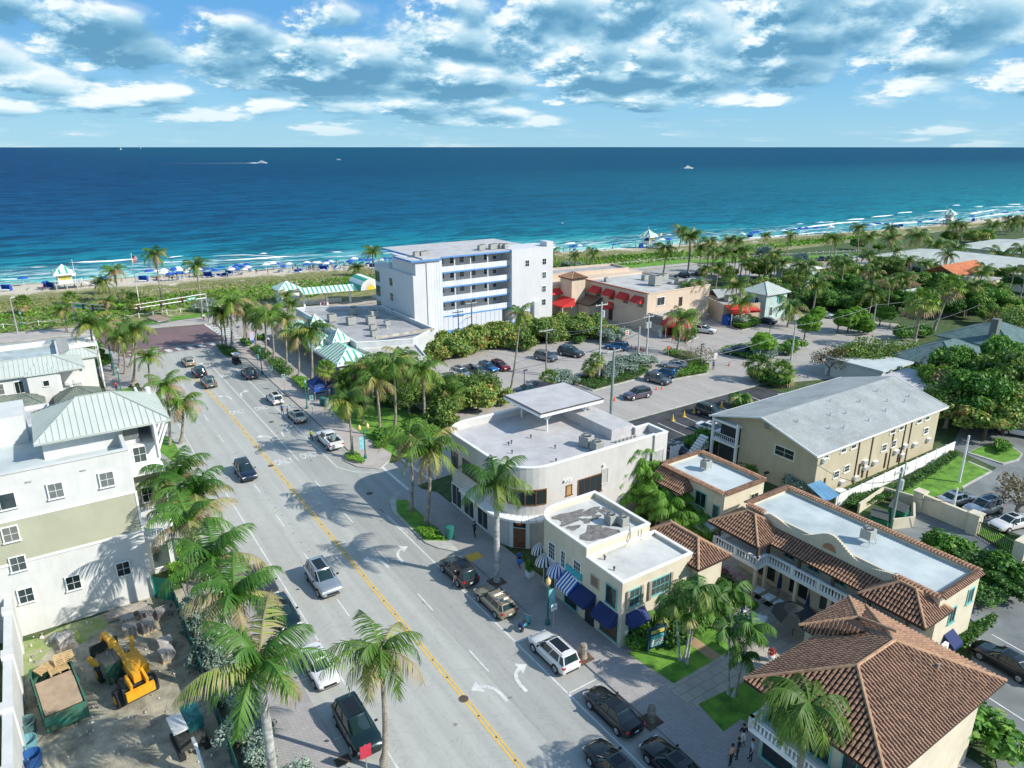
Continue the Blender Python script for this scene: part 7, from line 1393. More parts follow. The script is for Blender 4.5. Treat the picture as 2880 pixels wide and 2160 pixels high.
    hl = MB().box(-.17, .17, -.12, .04, -.06, .07).mesh('headlight', M_HL); tl = MB().box(-.13, .13, -.04, .12, -.09, .1).mesh('taillight', M_TL); mi = MB().box(-.1, .1, -.05, .05, -.06, .06).mesh('mirror', M_CTRIM)
    f = st[-2]; k_ = st[1]
    for s in (-1, 1):
        child('headlight', hl, r, (s * f[1] * .76, f[0] + .06, f[3] - .13)); child('taillight', tl, r, (s * k_[1] * .86, k_[0] - .03, k_[3] - .15)); child('mirror', mi, r, (s * (hw + .08), y1 - .42, belt + .06))
    child('licence_plate', MB().box(-.16, .16, -.01, .01, 0, .15).mesh('licence_plate', M_PLATE), r, (0, yr - .02, .55 if kind != 'pickup' else .7)); return r
PROTO = {}; CARGRP = {}
def car(kind, pos, head, paint, label, group=None, k=1.0):
    """pos: survey point of the middle of the car; head: A away, N nearer, or a pair of image offsets towards its front"""
    tl, x, y = pos; t, s = q(tl, x, y, .75)
    if head == 'A': rot = 0.0
    elif head == 'N': rot = math.pi
    elif isinstance(head, (int, float)): rot = head
    else: t2, s2 = q(tl, x + head[0], y + head[1], .75); rot = math.atan2(-(t2 - t), s2 - s)
    if kind not in PROTO: PROTO[kind] = r = car_proto(kind); x_, y_ = wxy(t, s); r.location = (x_, y_, .012); r.rotation_euler = (0, 0, ANG + rot); r.scale = (k,) * 3
    else: r = dup(PROTO[kind], t, s, .012, rot, k)
    for c in r.children:
        if c.name.startswith('body'): c.material_slots[0].link = 'OBJECT'; c.material_slots[0].material = paint
    r.name = {'suv': 'parked_car', 'sedan': 'parked_car', 'wagon': 'station_wagon', 'pickup': 'pickup_truck'}[kind]
    r['label'] = label; r['category'] = 'pickup truck' if kind == 'pickup' else 'car'
    if group: r['group'] = group
    elif 'group' in r: del r['group']
    return r
P_ = dict(white=carmat('car_paint_white', (.75, .75, .75), .1), silver=carmat('paint_silver', (.50, .53, .55), .7), black=carmat('paint_black', (.012, .014, .016), .3), navy=carmat('paint_navy', (.015, .03, .06), .5), beige=carmat('paint_beige', (.40, .34, .24), .5), olive=carmat('paint_olive', (.20, .23, .20), .6), grey=carmat('paint_grey', (.16, .17, .185), .6), dgrey=carmat('paint_dark_grey', (.06, .062, .066), .5),
          purple=carmat('paint_purple_grey', (.14, .12, .16), .6), blue=carmat('paint_blue', (.02, .14, .36), .5), red=carmat('paint_red', (.30, .015, .02), .4), sage=carmat('paint_sage_grey', (.26, .30, .29), .6), green=carmat('paint_dark_green', (.008, .03, .03), .5), maroon=carmat('paint_maroon', (.06, .012, .02), .4))
GS = 'cars parked along the avenue'; GH = 'cars in the hotel car park'; GD = 'cars in the dark asphalt car park'; GB = 'cars parked by the beach road'; GR = 'cars in the right-hand car park'; GM = 'cars driving on the avenue'
for a in [('suv', ('j', 575, 180), 'N', 'silver', 'silver SUV with roof rails driving towards the camera in the middle of the avenue', GM, 1.08), ('suv', ('e', 1905, 890), 'N', 'navy', 'dark navy SUV driving towards the camera near the yellow line', GM),
 ('wagon', ('a', 1462, 1145), 'A', 'beige', 'pale gold hatchback waiting nearest the brick crossing', GM), ('suv', ('a', 1548, 1225), 'A', 'navy', 'dark blue SUV queueing behind the pale gold hatchback', GM), ('suv', ('a', 1622, 1305), 'A', 'olive', 'olive green SUV, last in the queue on the avenue', GM),
 ('suv', ('a', 1935, 1240), 'A', 'navy', 'dark blue-black wagon parked by the planted pavement', GS), ('suv', ('f', 200, 325), 'A', 'white', 'white SUV with dark sunroof parked near the blue tent', GS, .94), ('sedan', ('f', 372, 460), 'A', 'sage', 'grey-green saloon parked behind the pickup truck', GS),
 ('pickup', ('f', 622, 650), 'A', 'white', 'white crew-cab pickup truck with a grey drum in its bed', GS), ('suv', ('j', 1630, 115), 'A', 'dgrey', 'dark grey crossover parked at the kerb by the rounded corner', GS), ('wagon', ('j', 1915, 345), 'A', 'beige', 'beige estate car with silver roof bars parked at the kerb', GS),
 ('suv', ('k', 435, 740), 'A', 'white', 'white SUV with glass sunroof parked before the cream shop', GS), ('sedan', ('k', 895, 1190), 'A', 'black', 'glossy black saloon parked at the kerb near the garden', GS), ('sedan', ('k', 915, 1640), 'A', 'black', 'black car in the traffic lane cut by the bottom edge', GM), ('sedan', ('k', 1370, 1620), 'A', 'black', 'black car parked at the kerb by the bottom edge', GS),
 ('sedan', ('j', 545, 850), 'N', 'white', 'white car under palms in the left parking lane', GS, 1.0), ('suv', ('j', 840, 1325), 'N', 'green', 'dark green SUV in the left parking lane at the bottom', GS, 1.05), ('suv', ('i', 2040, 215), 'N', 'dgrey', 'dark car almost hidden by palm fronds on the left', GS), ('sedan', ('j', 265, 430), 'N', 'green', 'dark teal car behind palm fronds in the left parking lane', GS),
 ('suv', ('b', 1655, 1240), (80, 27), 'silver', 'silver minivan at the left end of the hotel car park', GH), ('pickup', ('b', 1770, 1222), (80, 27), 'grey', 'grey pickup truck beside the silver minivan', GH, .9), ('suv', ('b', 1862, 1192), (80, 27), 'blue', 'bright blue SUV between grey pickup and red SUV', GH, .92), ('suv', ('b', 1955, 1180), (80, 27), 'red', 'dark red SUV at the end of the row below the thicket', GH, .92),
 ('suv', ('c', 375, 1110), (80, 18), 'grey', 'dark grey SUV parked under the sea grapes', GH), ('suv', ('c', 570, 1078), (80, 15), 'dgrey', 'large black SUV facing right near the sea grapes', GH, 1.12), ('suv', ('c', 925, 1030), (-80, -10), 'blue', 'blue car behind the silver hedge balls', GH), ('sedan', ('c', 705, 1255), (-80, 0), 'black', 'dark car behind the twin fan palms', GH), ('sedan', ('c', 225, 1362), (-80, 10), 'navy', 'dark saloon beyond the raised roof canopy', GH), ('sedan', ('c', 320, 1335), (-80, 10), 'maroon', 'red car behind the palm by the roof canopy', GH),
 ('sedan', ('c', 1372, 1168), (-80, -10), 'silver', 'silver saloon on the island end of the hotel car park', GH), ('suv', ('c', 1298, 1235), (-80, -13), 'blue', 'blue-grey SUV between the silver saloon and dark SUV', GH, .95), ('suv', ('c', 1248, 1283), (80, 20), 'grey', 'dark grey SUV facing right beside two orange cones', GH), ('suv', ('c', 1085, 1400), (-90, 17), 'purple', 'purple-grey SUV alone on the side street', GH), ('suv', ('c', 1610, 902), (80, 9), 'white', 'white SUV beside the crimson entrance canopy', GH, 1.03), ('sedan', ('c', 2085, 830), (-80, -12), 'navy', 'dark blue coupe by the shuttered house', GH), ('suv', ('c', 1860, 1068), (-80, 0), 'navy', 'dark blue SUV behind the planted island', GH, 1.05),
 ('suv', ('g', 1660, 432), (80, 26), 'dgrey', 'black SUV in the dark asphalt car park', GD, 1.03), ('sedan', ('g', 1675, 560), (80, 24), 'white', 'white saloon beside the beige apartment gallery', GD), ('sedan', ('g', 1430, 725), (80, 26), 'navy', 'dark blue car behind the white railing', GD),
 ('sedan', ('c', 1555, 465), (-80, 0), 'maroon', 'dark maroon car behind the peach restaurant', GB), ('suv', ('c', 1430, 480), (-80, 0), 'navy', 'dark car behind the restaurant roof plant', GB), ('suv', ('c', 1605, 440), (-80, 0), 'dgrey', 'dark SUV under the tall palms by the beach road', GB), ('sedan', ('D', 990, 1060), (80, 10), 'black', 'black jeep-like car among the trees behind the shuttered house', GB),
 ('suv', ('d', 640, 350), (40, -60), 'navy', 'dark van at the left of the beach road row', GB), ('suv', ('d', 700, 348), (40, -60), 'dgrey', 'dark SUV second in the beach road row', GB), ('suv', ('d', 765, 345), (40, -60), 'navy', 'navy SUV third in the beach road row', GB), ('suv', ('d', 830, 332), (40, -60), 'white', 'white car far in the beach road row', GB), ('suv', ('d', 890, 352), (80, -15), 'white', 'white car nearest in the beach road row', GB), ('suv', ('d', 975, 328), (40, -60), 'dgrey', 'dark car right of the white cars by the beach road', GB), ('suv', ('d', 1055, 315), (40, -60), 'navy', 'dark van beside the long motel', GB),
 ('suv', ('d', 1790, 250), (40, -60), 'grey', 'blue-grey car beside the far motel', GB), ('sedan', ('d', 1855, 245), (80, -10), 'white', 'white car between the two motels', GB), ('suv', ('d', 2030, 655), (-80, 20), 'white', 'white SUV parked under trees at the right edge', GR), ('sedan', ('d', 665, 785), (80, 10), 'white', 'white car behind the clipped hedges', GR),
 ('sedan', ('h', 1690, 1100), (80, -22), 'silver', 'silver saloon, first on the right-hand lawn edge', GR), ('suv', ('h', 1900, 1172), (-80, 22), 'silver', 'silver SUV with sunroof facing the lawn', GR), ('sedan', ('h', 2110, 1285), (-80, 20), 'white', 'white saloon at the right edge facing the lawn', GR), ('suv', ('h', 2175, 580), (80, 15), 'white', 'white car under the trees at the upper right lot', GR), ('sedan', ('l', 2075, 810), (-80, -45), 'black', 'black car at the right edge below the cream building', GR),
 ('suv', ('g', 2040, 220 + 0), (-80, 0), 'grey', 'x', GR)][:-1]:
    a = list(a); a[3] = P_[a[3]]; car(*a)
t, s = q('f', 640, 640, 1.2); dr = solo('steel_drum', MB().cyl(0, 0, 1.15, 1.85, .3, n=14).cyl(.5, .6, 1.15, 1.7, .28, n=14), mat('teal_drum', (.18, .27, .27), .6), 'pair of grey-green drums in the bed of the white pickup', 'drum', *q('f', 652, 655, 1.2))
t, s = q('a', 1838, 1135, .8); r = thing('golf_cart', 'small dark golf cart with white roof parked at the kerb', 'golf cart', t, s)
MB().box(-.6, .6, -1.1, 1.1, .3, .65).box(-.55, .55, -.2, .25, .65, .8).box(-.55, .55, -.3, -.2, .65, 1.2).box(-.6, .6, .75, 1.1, .65, .95).obj('body', M_BLACK, r); MB().box(-.65, .65, -1.1, .8, 1.85, 1.92).obj('roof', M_TRIM, r)
objs(MB().bar((-.55, -.95, .6), (-.55, -.95, 1.85), .05, .05).bar((.55, -.95, .6), (.55, -.95, 1.85), .05, .05).bar((-.55, .9, .9), (-.55, .65, 1.85), .05, .05).bar((.55, .9, .9), (.55, .65, 1.85), .05, .05), 'roof_post', M_BLACK, r)
for x in (-.52, .52):
    for y in (-.8, .8): child('wheel', MB().tube([(-.09, 0, 0), (.09, 0, 0)], .24, 12).mesh('wheel', M_TYRE), r, (x, y, .24))
t, s = q('k', 215, 540, .4); r = thing('motor_scooter', 'turquoise motor scooter parked between the estate car and white SUV', 'scooter', t, s, rot=-1.1)
TQ = mat('turquoise_paint', (.06, .38, .45), .3, 0, coat=1)
MB().tube([(0, -.55, .55), (0, -.3, .62), (0, 0, .38), (0, .35, .33), (0, .5, .75), (0, .48, .95)], [.12, .2, .13, .12, .1, .05], 8).box(-.2, .2, .42, .5, .3, .85).obj('body', TQ, r); MB().box(-.14, .14, -.65, .0, .72, .82).obj('seat', M_TYRE, r)
MB().tube([(-.35, .42, 1.02), (0, .5, 1.0), (.35, .42, 1.02)], .025, 6).obj('handlebar', M_RIM, r); MB().box(-.18, .18, -.95, -.62, .7, .98).obj('top_box', M_NAVY, r)
for y in (-.55, .65): child('wheel', MB().tube([(-.05, 0, 0), (.05, 0, 0)], .23, 14).mesh('wheel', M_TYRE), r, (0, y, .23))
t, s = q('F', 1210, 985, .4); r = thing('bicycle', 'pale bicycle leaning beside the planted bed', 'bicycle', t, s, .12, rot=.5)
for y in (-.5, .5):
    w = MB()
    for k in range(14): a0, a1 = k * 2 * math.pi / 14, (k + 1) * 2 * math.pi / 14; w.bar((0, .33 * math.cos(a0), .33 * math.sin(a0)), (0, .33 * math.cos(a1), .33 * math.sin(a1)), .03, .03)
    child('wheel', w.mesh('wheel', M_BLACK), r, (0, y, .33))
MB().bar((0, -.5, .33), (0, -.1, .33), .03, .03).bar((0, -.1, .33), (0, -.2, .8), .03, .03).bar((0, -.15, .6), (0, .35, .75), .03, .03).bar((0, -.1, .33), (0, .35, .7), .03, .03).bar((0, .5, .33), (0, .33, .95), .03, .03).bar((-.25, .33, .97), (.25, .33, .97), .03, .03).obj('frame', M_TRIM, r); MB().box(-.07, .07, -.33, -.08, .8, .86).obj('saddle', M_BLACK, r)
REG = {}
def person_mesh(name, J, edges):
    """J: joint -> (x, y, z, radius, region); edges connect joints; grown with a Skin modifier into one surface"""
    names = list(J); me = bpy.data.meshes.new(name); me.from_pydata([J[n][:3] for n in names], [(names.index(a), names.index(b)) for a, b in edges], [])
    o = bpy.data.objects.new(name, me); SC.collection.objects.link(o); sk = o.modifiers.new('s', 'SKIN'); sk.use_smooth_shade = True
    if not me.skin_vertices: me.attributes
    for i, n in enumerate(names): v = me.skin_vertices[0].data[i]; v.radius = (J[n][3], J[n][3] * (.72 if n in ('chest', 'hip', 'belly') else 1)); v.use_root = (n == 'hip')
    o.modifiers.new('u', 'SUBSURF').levels = 1
    dg = bpy.context.evaluated_depsgraph_get(); m2 = bpy.data.meshes.new_from_object(o.evaluated_get(dg)); bpy.data.objects.remove(o); m2.name = name
    seg = [(Vector(J[a][:3]), Vector(J[b][:3]), max(J[a][4], J[b][4]) if J[b][4] != J[a][4] else J[a][4]) for a, b in edges]; mi = []
    for p in m2.polygons:
        c = p.center; best = min(seg, key=lambda s_: (c - (s_[0] + (s_[1] - s_[0]) * max(0, min(1, (c - s_[0]).dot(s_[1] - s_[0]) / max(1e-6, (s_[1] - s_[0]).length_squared))))).length); mi.append(best[2])
    m2.materials.clear()
    for k in range(4): m2.materials.append(None)
    m2.polygons.foreach_set('material_index', mi); return m2
def hum(pose):
    J = {'hip': (0, 0, .95, .14, 2), 'belly': (0, 0, 1.12, .135, 1), 'chest': (0, 0, 1.32, .155, 1), 'neck': (0, .0, 1.49, .058, 0), 'jaw': (0, .03, 1.58, .075, 0), 'head': (0, .01, 1.68, .098, 0), 'nose': (0, .115, 1.62, .02, 0)}
    A = {'walk': ((.22, -.10), (-.22, .10)), 'stand': ((.04, .0), (-.02, .0))}.get(pose, ((.05, 0), (-.05, 0)))
    for sd, nm, (fy, ky) in ((1, 'l', A[0]), (-1, 'r', A[1])):
        J['th' + nm] = (sd * .10, 0, .88, .095, 2); J['kn' + nm] = (sd * .11, fy * .5 + .03, .50, .062, 2); J['ca' + nm] = (sd * .11, fy * .8 + .0, .34, .052, 0); J['an' + nm] = (sd * .11, fy * 1.2, .09, .038, 3); J['to' + nm] = (sd * .12, fy * 1.2 + .16, .04, .035, 3)
        J['sh' + nm] = (sd * .19, 0, 1.40, .062, 1); J['el' + nm] = (sd * .25, -fy * .4, 1.13, .043, 0); J['wr' + nm] = (sd * .24, -fy * .9 + .08, .90, .030, 0); J['pa' + nm] = (sd * .24, -fy * .9 + .11, .83, .034, 0)
        for f in range(4): J['f%d' % f + nm] = (sd * (.215 + f * .018), -fy * .9 + .13 + .01 * f, .745 + .006 * abs(f - 1.5), .009, 0)
        J['tb' + nm] = (sd * .20, -fy * .9 + .155, .80, .010, 0)
    if pose == 'bend':
        for k_ in list(J):
            x, y, z, r_, g_ = J[k_]
            if z > .96 or k_[:2] in ('el', 'wr', 'pa', 'tb') or k_[0] == 'f' and k_[1].isdigit(): a = .75; dz, dy = z - .95, y; J[k_] = (x, dy * math.cos(a) + dz * math.sin(a), .95 + dz * math.cos(a) - dy * math.sin(a), r_, g_)
    if pose == 'sit':
        for k_ in list(J):
            x, y, z, r_, g_ = J[k_]
            if k_[:2] in ('kn', 'ca', 'an', 'to'): z0 = {'kn': .95, 'ca': .80, 'an': .53, 'to': .50}[k_[:2]]; J[k_] = (x, .42 + (.12 if k_[:2] == 'to' else 0), z0 - .0, r_, g_)
    E_ = [('hip', 'belly'), ('belly', 'chest'), ('chest', 'neck'), ('neck', 'jaw'), ('jaw', 'head'), ('jaw', 'nose')]
    for nm in 'lr': E_ += [('hip', 'th' + nm), ('th' + nm, 'kn' + nm), ('kn' + nm, 'ca' + nm), ('ca' + nm, 'an' + nm), ('an' + nm, 'to' + nm), ('chest', 'sh' + nm), ('sh' + nm, 'el' + nm), ('el' + nm, 'wr' + nm), ('wr' + nm, 'pa' + nm), ('pa' + nm, 'tb' + nm)] + [('pa' + nm, 'f%d' % f + nm) for f in range(4)]
    return person_mesh('body', J, E_)
POSE = {p: hum(p) for p in ('walk', 'stand', 'bend', 'sit')}
hm = MB(); hm.smooth = True; hm.lathe(0, 0, [(.108, 1.655), (.112, 1.70), (.095, 1.76), (.05, 1.79)], 10); HAIR = hm.mesh('hair', [mat('dark_hair', (.03, .02, .015), .8, 0)], True); hm2 = MB(); hm2.lathe(0, 0, [(.16, 1.70), (.115, 1.71), (.1, 1.78), (.05, 1.81)], 10); CAP = hm2.mesh('hat', [mat('straw_hat', (.5, .42, .3), .8, 0)], True)
SKIN = [mat('skin_light', (.50, .29, .19), .6, 0), mat('skin_tan', (.33, .18, .11), .6, 0), mat('skin_dark', (.12, .06, .04), .6, 0)]
CL = dict(blue=mat('cloth_blue', (.03, .16, .45), .8, 0), white=mat('cloth_white', (.75, .76, .75), .8, 0), black=mat('cloth_black', (.02, .02, .025), .8, 0), red=mat('cloth_red', (.5, .03, .03), .8, 0), navy=mat('cloth_navy', (.02, .03, .08), .8, 0), pale=mat('cloth_pale_blue', (.38, .52, .65), .8, 0), khaki=mat('cloth_khaki', (.32, .27, .16), .8, 0), pink=mat('cloth_pink', (.6, .2, .3), .8, 0), peach=mat('cloth_peach', (.65, .38, .25), .8, 0), lime=mat('cloth_hi_vis', (.5, .75, .05), .7, 0), purple=mat('cloth_purple', (.25, .1, .35), .8, 0), teal=mat('cloth_teal', (.03, .35, .38), .8, 0))
def person(pose, t, s, z, rot, shirt, legs, label=None, group=None, sk=0, k=1.0, hat=False, lie=False):
    r = thing('person', label or '', 'person', t, s, z - (.45 * k if pose == 'sit' else 0), rot, group); r.scale = (k,) * 3
    b = child('body', POSE[pose], r); bare = shirt == 'skin'
    for i, m_ in enumerate((SKIN[sk], SKIN[sk] if bare else CL[shirt], CL[legs], CL['black'])): b.material_slots[i].link = 'OBJECT'; b.material_slots[i].material = m_
    h = child('hat' if hat else 'hair', CAP if hat else HAIR, r)
    if pose == 'bend': h.location = (0, .95 * 0 + 0, 0); h.rotation_euler = (-.75, 0, 0); h.location = (0, -math.sin(.75) * .95, .95 - .95 * math.cos(.75))
    if lie: r.rotation_euler = (R(90), 0, r.rotation_euler[2]); r.location.z = z + .12
    if not label: AUTO.append(r)
    return r
GP = 'people on the pavements'
for pz, tl, x, y, rt, sh, lg, lb, kw in [
 ('walk', 'f', 1757, 1408, .1, 'navy', 'black', 'person in dark clothes walking past the shop windows of the corner building', {}), ('walk', 'g', 165, 1640, 3.2, 'blue', 'navy', 'person in bright blue shirt carrying a bundle near the corner door', {'sk': 1}),
 ('walk', 'j', 1608, 238, 1.9, 'black', 'peach', 'person with a black backpack walking on the roadway beside the dark crossover', {'z': 0}), ('stand', 'f', 490, 668, -.8, 'lime', 'black', 'person in black uniform and yellow vest standing beside the white pickup', {'z': 0}),
 ('stand', 'f', 262, 460, -.8, 'blue', 'navy', 'person in blue shirt standing behind the grey-green saloon', {'z': 0}), ('bend', 'f', 302, 465, -1.4, 'pale', 'navy', 'person in pale blue shirt bending over beside the grey-green saloon', {'z': 0}),
 ('bend', 'F', 1085, 1392, 1.2, 'blue', 'khaki', 'person in blue leaning into the white SUV near the tent', {'z': 0}), ('walk', 'F', 902, 690, 2.8, 'white', 'black', 'person in white shirt walking by the planted beds', {}),
 ('walk', 'F', 66, 382, .3, 'white', 'black', 'person in white top and black trousers at the crossing, left of a pair', {}), ('walk', 'F', 132, 382, .3, 'navy', 'black', 'person in dark clothes at the crossing, right of a pair', {}), ('stand', 'F', 455, 640, 1, 'peach', 'khaki', 'person in peach shirt waiting near the one-way sign', {}),
 ('stand', 'k', 1900, 1480, 2.6, 'black', 'white', 'person in black shirt and white trousers outside the terracotta-roofed building', {}), ('stand', 'k', 1860, 1590, .5, 'black', 'black', 'person all in black standing by the building at the bottom', {'sk': 1}), ('stand', 'k', 1965, 1600, .9, 'pale', 'navy', 'person in pale blue shirt by the wall at the bottom', {}), ('stand', 'k', 1810, 1640, .1, 'peach', 'black', 'person in tan top at the left of the group at the bottom', {'sk': 1}),
 ('stand', 'c', 1675, 1215, 2.6, 'blue', 'navy', 'person in blue holding up a white sign on the car park lane', {'z': 0}), ('walk', 'c', 1360, 1003, 2, 'peach', 'red', 'person in peach nearest the crimson canopy', {'z': 0}), ('stand', 'c', 1383, 1003, 2, 'black', 'black', 'person in black beside the crimson canopy', {'z': 0}), ('walk', 'c', 1448, 1018, 1, 'red', 'black', 'person in red shirt crossing towards the canopy', {'z': 0}), ('walk', 'c', 1462, 1035, 1, 'black', 'khaki', 'person in dark shirt just behind the red-shirted one', {'z': 0}), ('walk', 'c', 1512, 1008, -1, 'pale', 'khaki', 'person in pale blue near the white SUV', {'z': 0}),
 ('walk', 'd', 1162, 915, 1.5, 'khaki', 'black', 'person in khaki walking along the lane between the hedges', {'z': 0}), ('walk', 'e', 910, 280, .2, 'red', 'navy', 'person in red shirt on the left pavement under the palms', {}), ('walk', 'b', 560, 730, 1, 'purple', 'white', 'person in purple at the beach pavilion, left of two', {}), ('stand', 'b', 590, 730, 1, 'pink', 'purple', 'person in pink at the beach pavilion, right of two', {}), ('stand', 'D', 412, 1560, 2, 'white', 'pink', 'person in white under the red awning of the annex', {'z': 0})]:
    t, s = q(tl, x, y, kw.get('z', .12)); person(pz, t, s, kw.get('z', .12), rt, sh, lg, lb, GP if 0 else None, kw.get('sk', 0))
t, s = q('g', 158, 1600, 1.1); solo('blue_bundle', MB().lathe(0, 0, [(.1, 1.0), (.28, 1.12), (.3, 1.3), (.12, 1.42)], 9), CL['blue'], 'bright blue bundle held by the person near the corner door', 'bag', t, s - .25, 0, smooth=True)
t, s = q('c', 1675, 1215, 0); r = thing('hand_held_sign', 'white sign on a pole held up by a person in blue', 'sign', t + .3, s); MB().cyl(0, 0, .9, 2.2, .025, n=6).obj('pole', M_TRIM, r); MB().box(-.45, .45, -.03, .03, 1.9, 3.0).obj('board', mat('sign_white_pink', (.75, .70, .70), .6, .1, 3), r)
rr = random.Random(21)
def umbrella(col, nm):
    r = thing(nm, '', 'beach umbrella'); mb = MB(); n = 8
    for i in range(n):
        a0, a1 = 2 * math.pi * i / n, 2 * math.pi * (i + 1) / n; f = lambda A_, k, z: (math.cos(A_) * k, math.sin(A_) * k, z)
        mb.face([f(a0, 1.15, 1.85), f(a1, 1.15, 1.85), f(a1, .6, 2.2), f(a0, .6, 2.2)]); mb.face([f(a0, .6, 2.2), f(a1, .6, 2.2), (0, 0, 2.35)])
    mb.obj('canopy', col, r); MB().cyl(0, 0, -.3, 2.4, .025, n=5).obj('pole', M_TRIM, r); return r
UB = umbrella(M_BLUE, 'beach_umbrella'); UW = umbrella(mat('white_canvas', (.78, .78, .77), .8, .05), 'beach_umbrella')
cb = thing('beach_cabana', '', 'beach cabana'); mb = MB(); n = 8
for i in range(n):
    a0, a1 = math.pi * .95 * i / n, math.pi * .95 * (i + 1) / n
    for j in range(4):
        x0, x1 = -1 + .5 * j, -.5 + .5 * j; P2 = lambda A_, x: (x, -math.cos(A_) * 1.0 * .9 + .1, max(0, math.sin(A_) * 1.55 * (1 if A_ < math.pi / 2 else 1))); 
        if i < 5: mb.slab([P2(a0, x0), P2(a0, x1), P2(a1, x1), P2(a1, x0)], .03)
for sx in (-1, 1): mb.face([(sx, -math.cos(math.pi * .95 * i / n) * .9 + .1, math.sin(math.pi * .95 * i / n) * 1.55) for i in range(6)] + [(sx, .3, 0)])
mb.obj('hood', M_BLUE, cb); MB().box(-.9, .9, -.6, 1.0, .2, .34).obj('seat', M_TRIM, cb)
lo = thing('sun_lounger', '', 'sun lounger'); MB().box(-.32, .32, -1, .3, .25, .34).slab([(-.32, .3, .34), (.32, .3, .34), (.32, .95, .75), (-.32, .95, .75)], .07).obj('cushion', mat('lounger_pale_blue', (.45, .6, .75), .8), lo); MB().box(-.33, .33, -1, .9, .14, .2).obj('frame', M_TRIM, lo)
used = set()
GBU = 'blue and white umbrellas on the beach'; GCB = 'blue hooded cabanas on the beach'; GLO = 'sun loungers on the beach'; GBP = 'people on the beach'
GL[GCB] = 'blue hooded cabana on the sand'; GL[GLO] = 'pale sun lounger on the sand'
def put(pr, t, s, rot, k, label, group):
    z = gz(t, s) + .02
    if pr.name not in used: used.add(pr.name); r = pr; x, y = wxy(t, s); r.location = (x, y, z); r.rotation_euler = (0, 0, ANG + rot); r.scale = (k,) * 3; r['group'] = group; AUTO.append(r)
    else: r = dup(pr, t, s, z, rot, k, None, group, True)
    r['base'] = label; return r
def beach_t():
    u = rr.random()
    if u < .50: return rr.uniform(28, 104)
    if u < .58: return rr.uniform(-12, 25)
    if u < .70: return rr.uniform(150, 230)
    return rr.uniform(240, 520)
for i in range(120):
    t = beach_t(); lo_, hi_ = float(dune_edge(t)) + 2.5, float(shore(t)) - 4; s = rr.uniform(lo_, hi_); w = rr.random() < .42; k = 1.0 if t < 200 else 1.3; put(UW if w else UB, t, s, rr.uniform(0, 1), k * rr.uniform(.95, 1.25), 'white beach umbrella on the sand' if w else 'blue beach umbrella on the sand', GBU)
for i in range(22):
    t = beach_t(); s = float(dune_edge(t)) + rr.uniform(2, 12); put(cb, t, s, rr.uniform(-1.2, 1.2) + math.pi, .65 if t < 200 else 1.1, 'blue hooded cabana on the sand', GCB)
for x, y in ((50, 590), (378, 575), (1115, 520), (1615, 490)): t, s = q('a', x, y, .4); put(cb, t, s, 2.6, 1.15, 'large blue hooded cabana at the dune edge', GCB)
for x, y in ((580, 440), (965, 420)): t, s = q('b', x, y, .4); put(cb, t, s, 2.6, 1.15, 'large blue hooded cabana at the dune edge', GCB)
for i in range(40):
    t = beach_t() if i < 30 else rr.uniform(30, 100); s = rr.uniform(float(dune_edge(t)) + 2.5, float(shore(t)) - 5); put(lo, t, s, math.pi + rr.uniform(-.3, .3), 1.05, 'pale sun lounger on the sand', GLO)
for i in range(96):
    t = beach_t(); s = rr.uniform(float(dune_edge(t)) + 2, float(shore(t)) + (6 if i % 9 == 0 else -1)); pz = rr.choice(['stand', 'walk', 'walk', 'sit']); z = max(gz(t, s), -.7); sh = rr.choice(['skin', 'skin', 'red', 'navy', 'white', 'teal', 'black']); lg = rr.choice(['navy', 'red', 'black', 'teal', 'blue'])
    o = person(pz, t, s, z, rr.uniform(0, 6.28), sh, lg, None, GBP, rr.choice([0, 0, 1, 1, 2]), 1.0); o['base'] = 'bather with ' + ('bare back' if sh == 'skin' else sh + ' top') + ' on the beach'
M_HULL = mat('boat_white', (.85, .86, .86), .4, 0)
def yacht(label, x, y, L, rot, sail=False):
    o, d = (0, 0), ray('', x, y); k = (CAMH + .4) / -d[2]; X_, Y_ = d[0] * k, d[1] * k; t, s = X_ * E2[0] + Y_ * E2[1], X_ * E1[0] + Y_ * E1[1]
    r = thing('sailing_boat' if sail else 'motor_yacht', label, 'boat', t, s, -.4, rot); w = L * .13; h = MB()
    pts = [(-w, -L / 2), (w, -L / 2), (w, L * .15), (w * .6, L * .38), (0, L / 2), (-w * .6, L * .38), (-w, L * .15)]
    h._a([(a * .7, b * .95, -.3) for a, b in pts] + [(a, b, L * .09) for a, b in pts], [tuple(range(7, 14))] + [(i, (i + 1) % 7, 7 + (i + 1) % 7, 7 + i) for i in range(7)], 0); h.obj('hull', M_HULL, r)
    if sail: MB().cyl(0, 0, 0, L * 1.3, L * .01, n=5).obj('mast', M_TRIM, r); MB().slab([(0, -.2, L * .15), (0, -L * .45, L * .15), (0.02, -.2, L * 1.25)], .1).obj('mainsail', M_HULL, r); MB().slab([(0, .3, L * .1), (0, L * .45, L * .1), (0.02, .3, L * 1.1)], .1).obj('jib', M_HULL, r)
    else:
        MB().box(-w * .8, w * .8, -L * .3, L * .2, L * .09, L * .17).obj('cabin', M_HULL, r); MB().box(-w * .82, w * .82, -L * .2, L * .15, L * .11, L * .14).obj('cabin_window', M_GLASS, r); MB().box(-w * .6, w * .6, -L * .2, L * .05, L * .2, L * .24).obj('flybridge', M_HULL, r)
        objs(MB().cyl(-w * .5, -L * .15, L * .17, L * .21, .1, n=5).cyl(w * .5, 0, L * .17, L * .21, .1, n=5), 'bridge_post', M_TRIM, r); MB().cyl(0, -L * .1, L * .2, L * .4, .08, n=5).obj('antenna', M_TRIM, r)
    return r, t, s
bt, t, s = yacht('white motor yacht speeding right with a long wake', 738, 459, 24, -ANG - math.pi / 2)
wk = MB(); n = 60
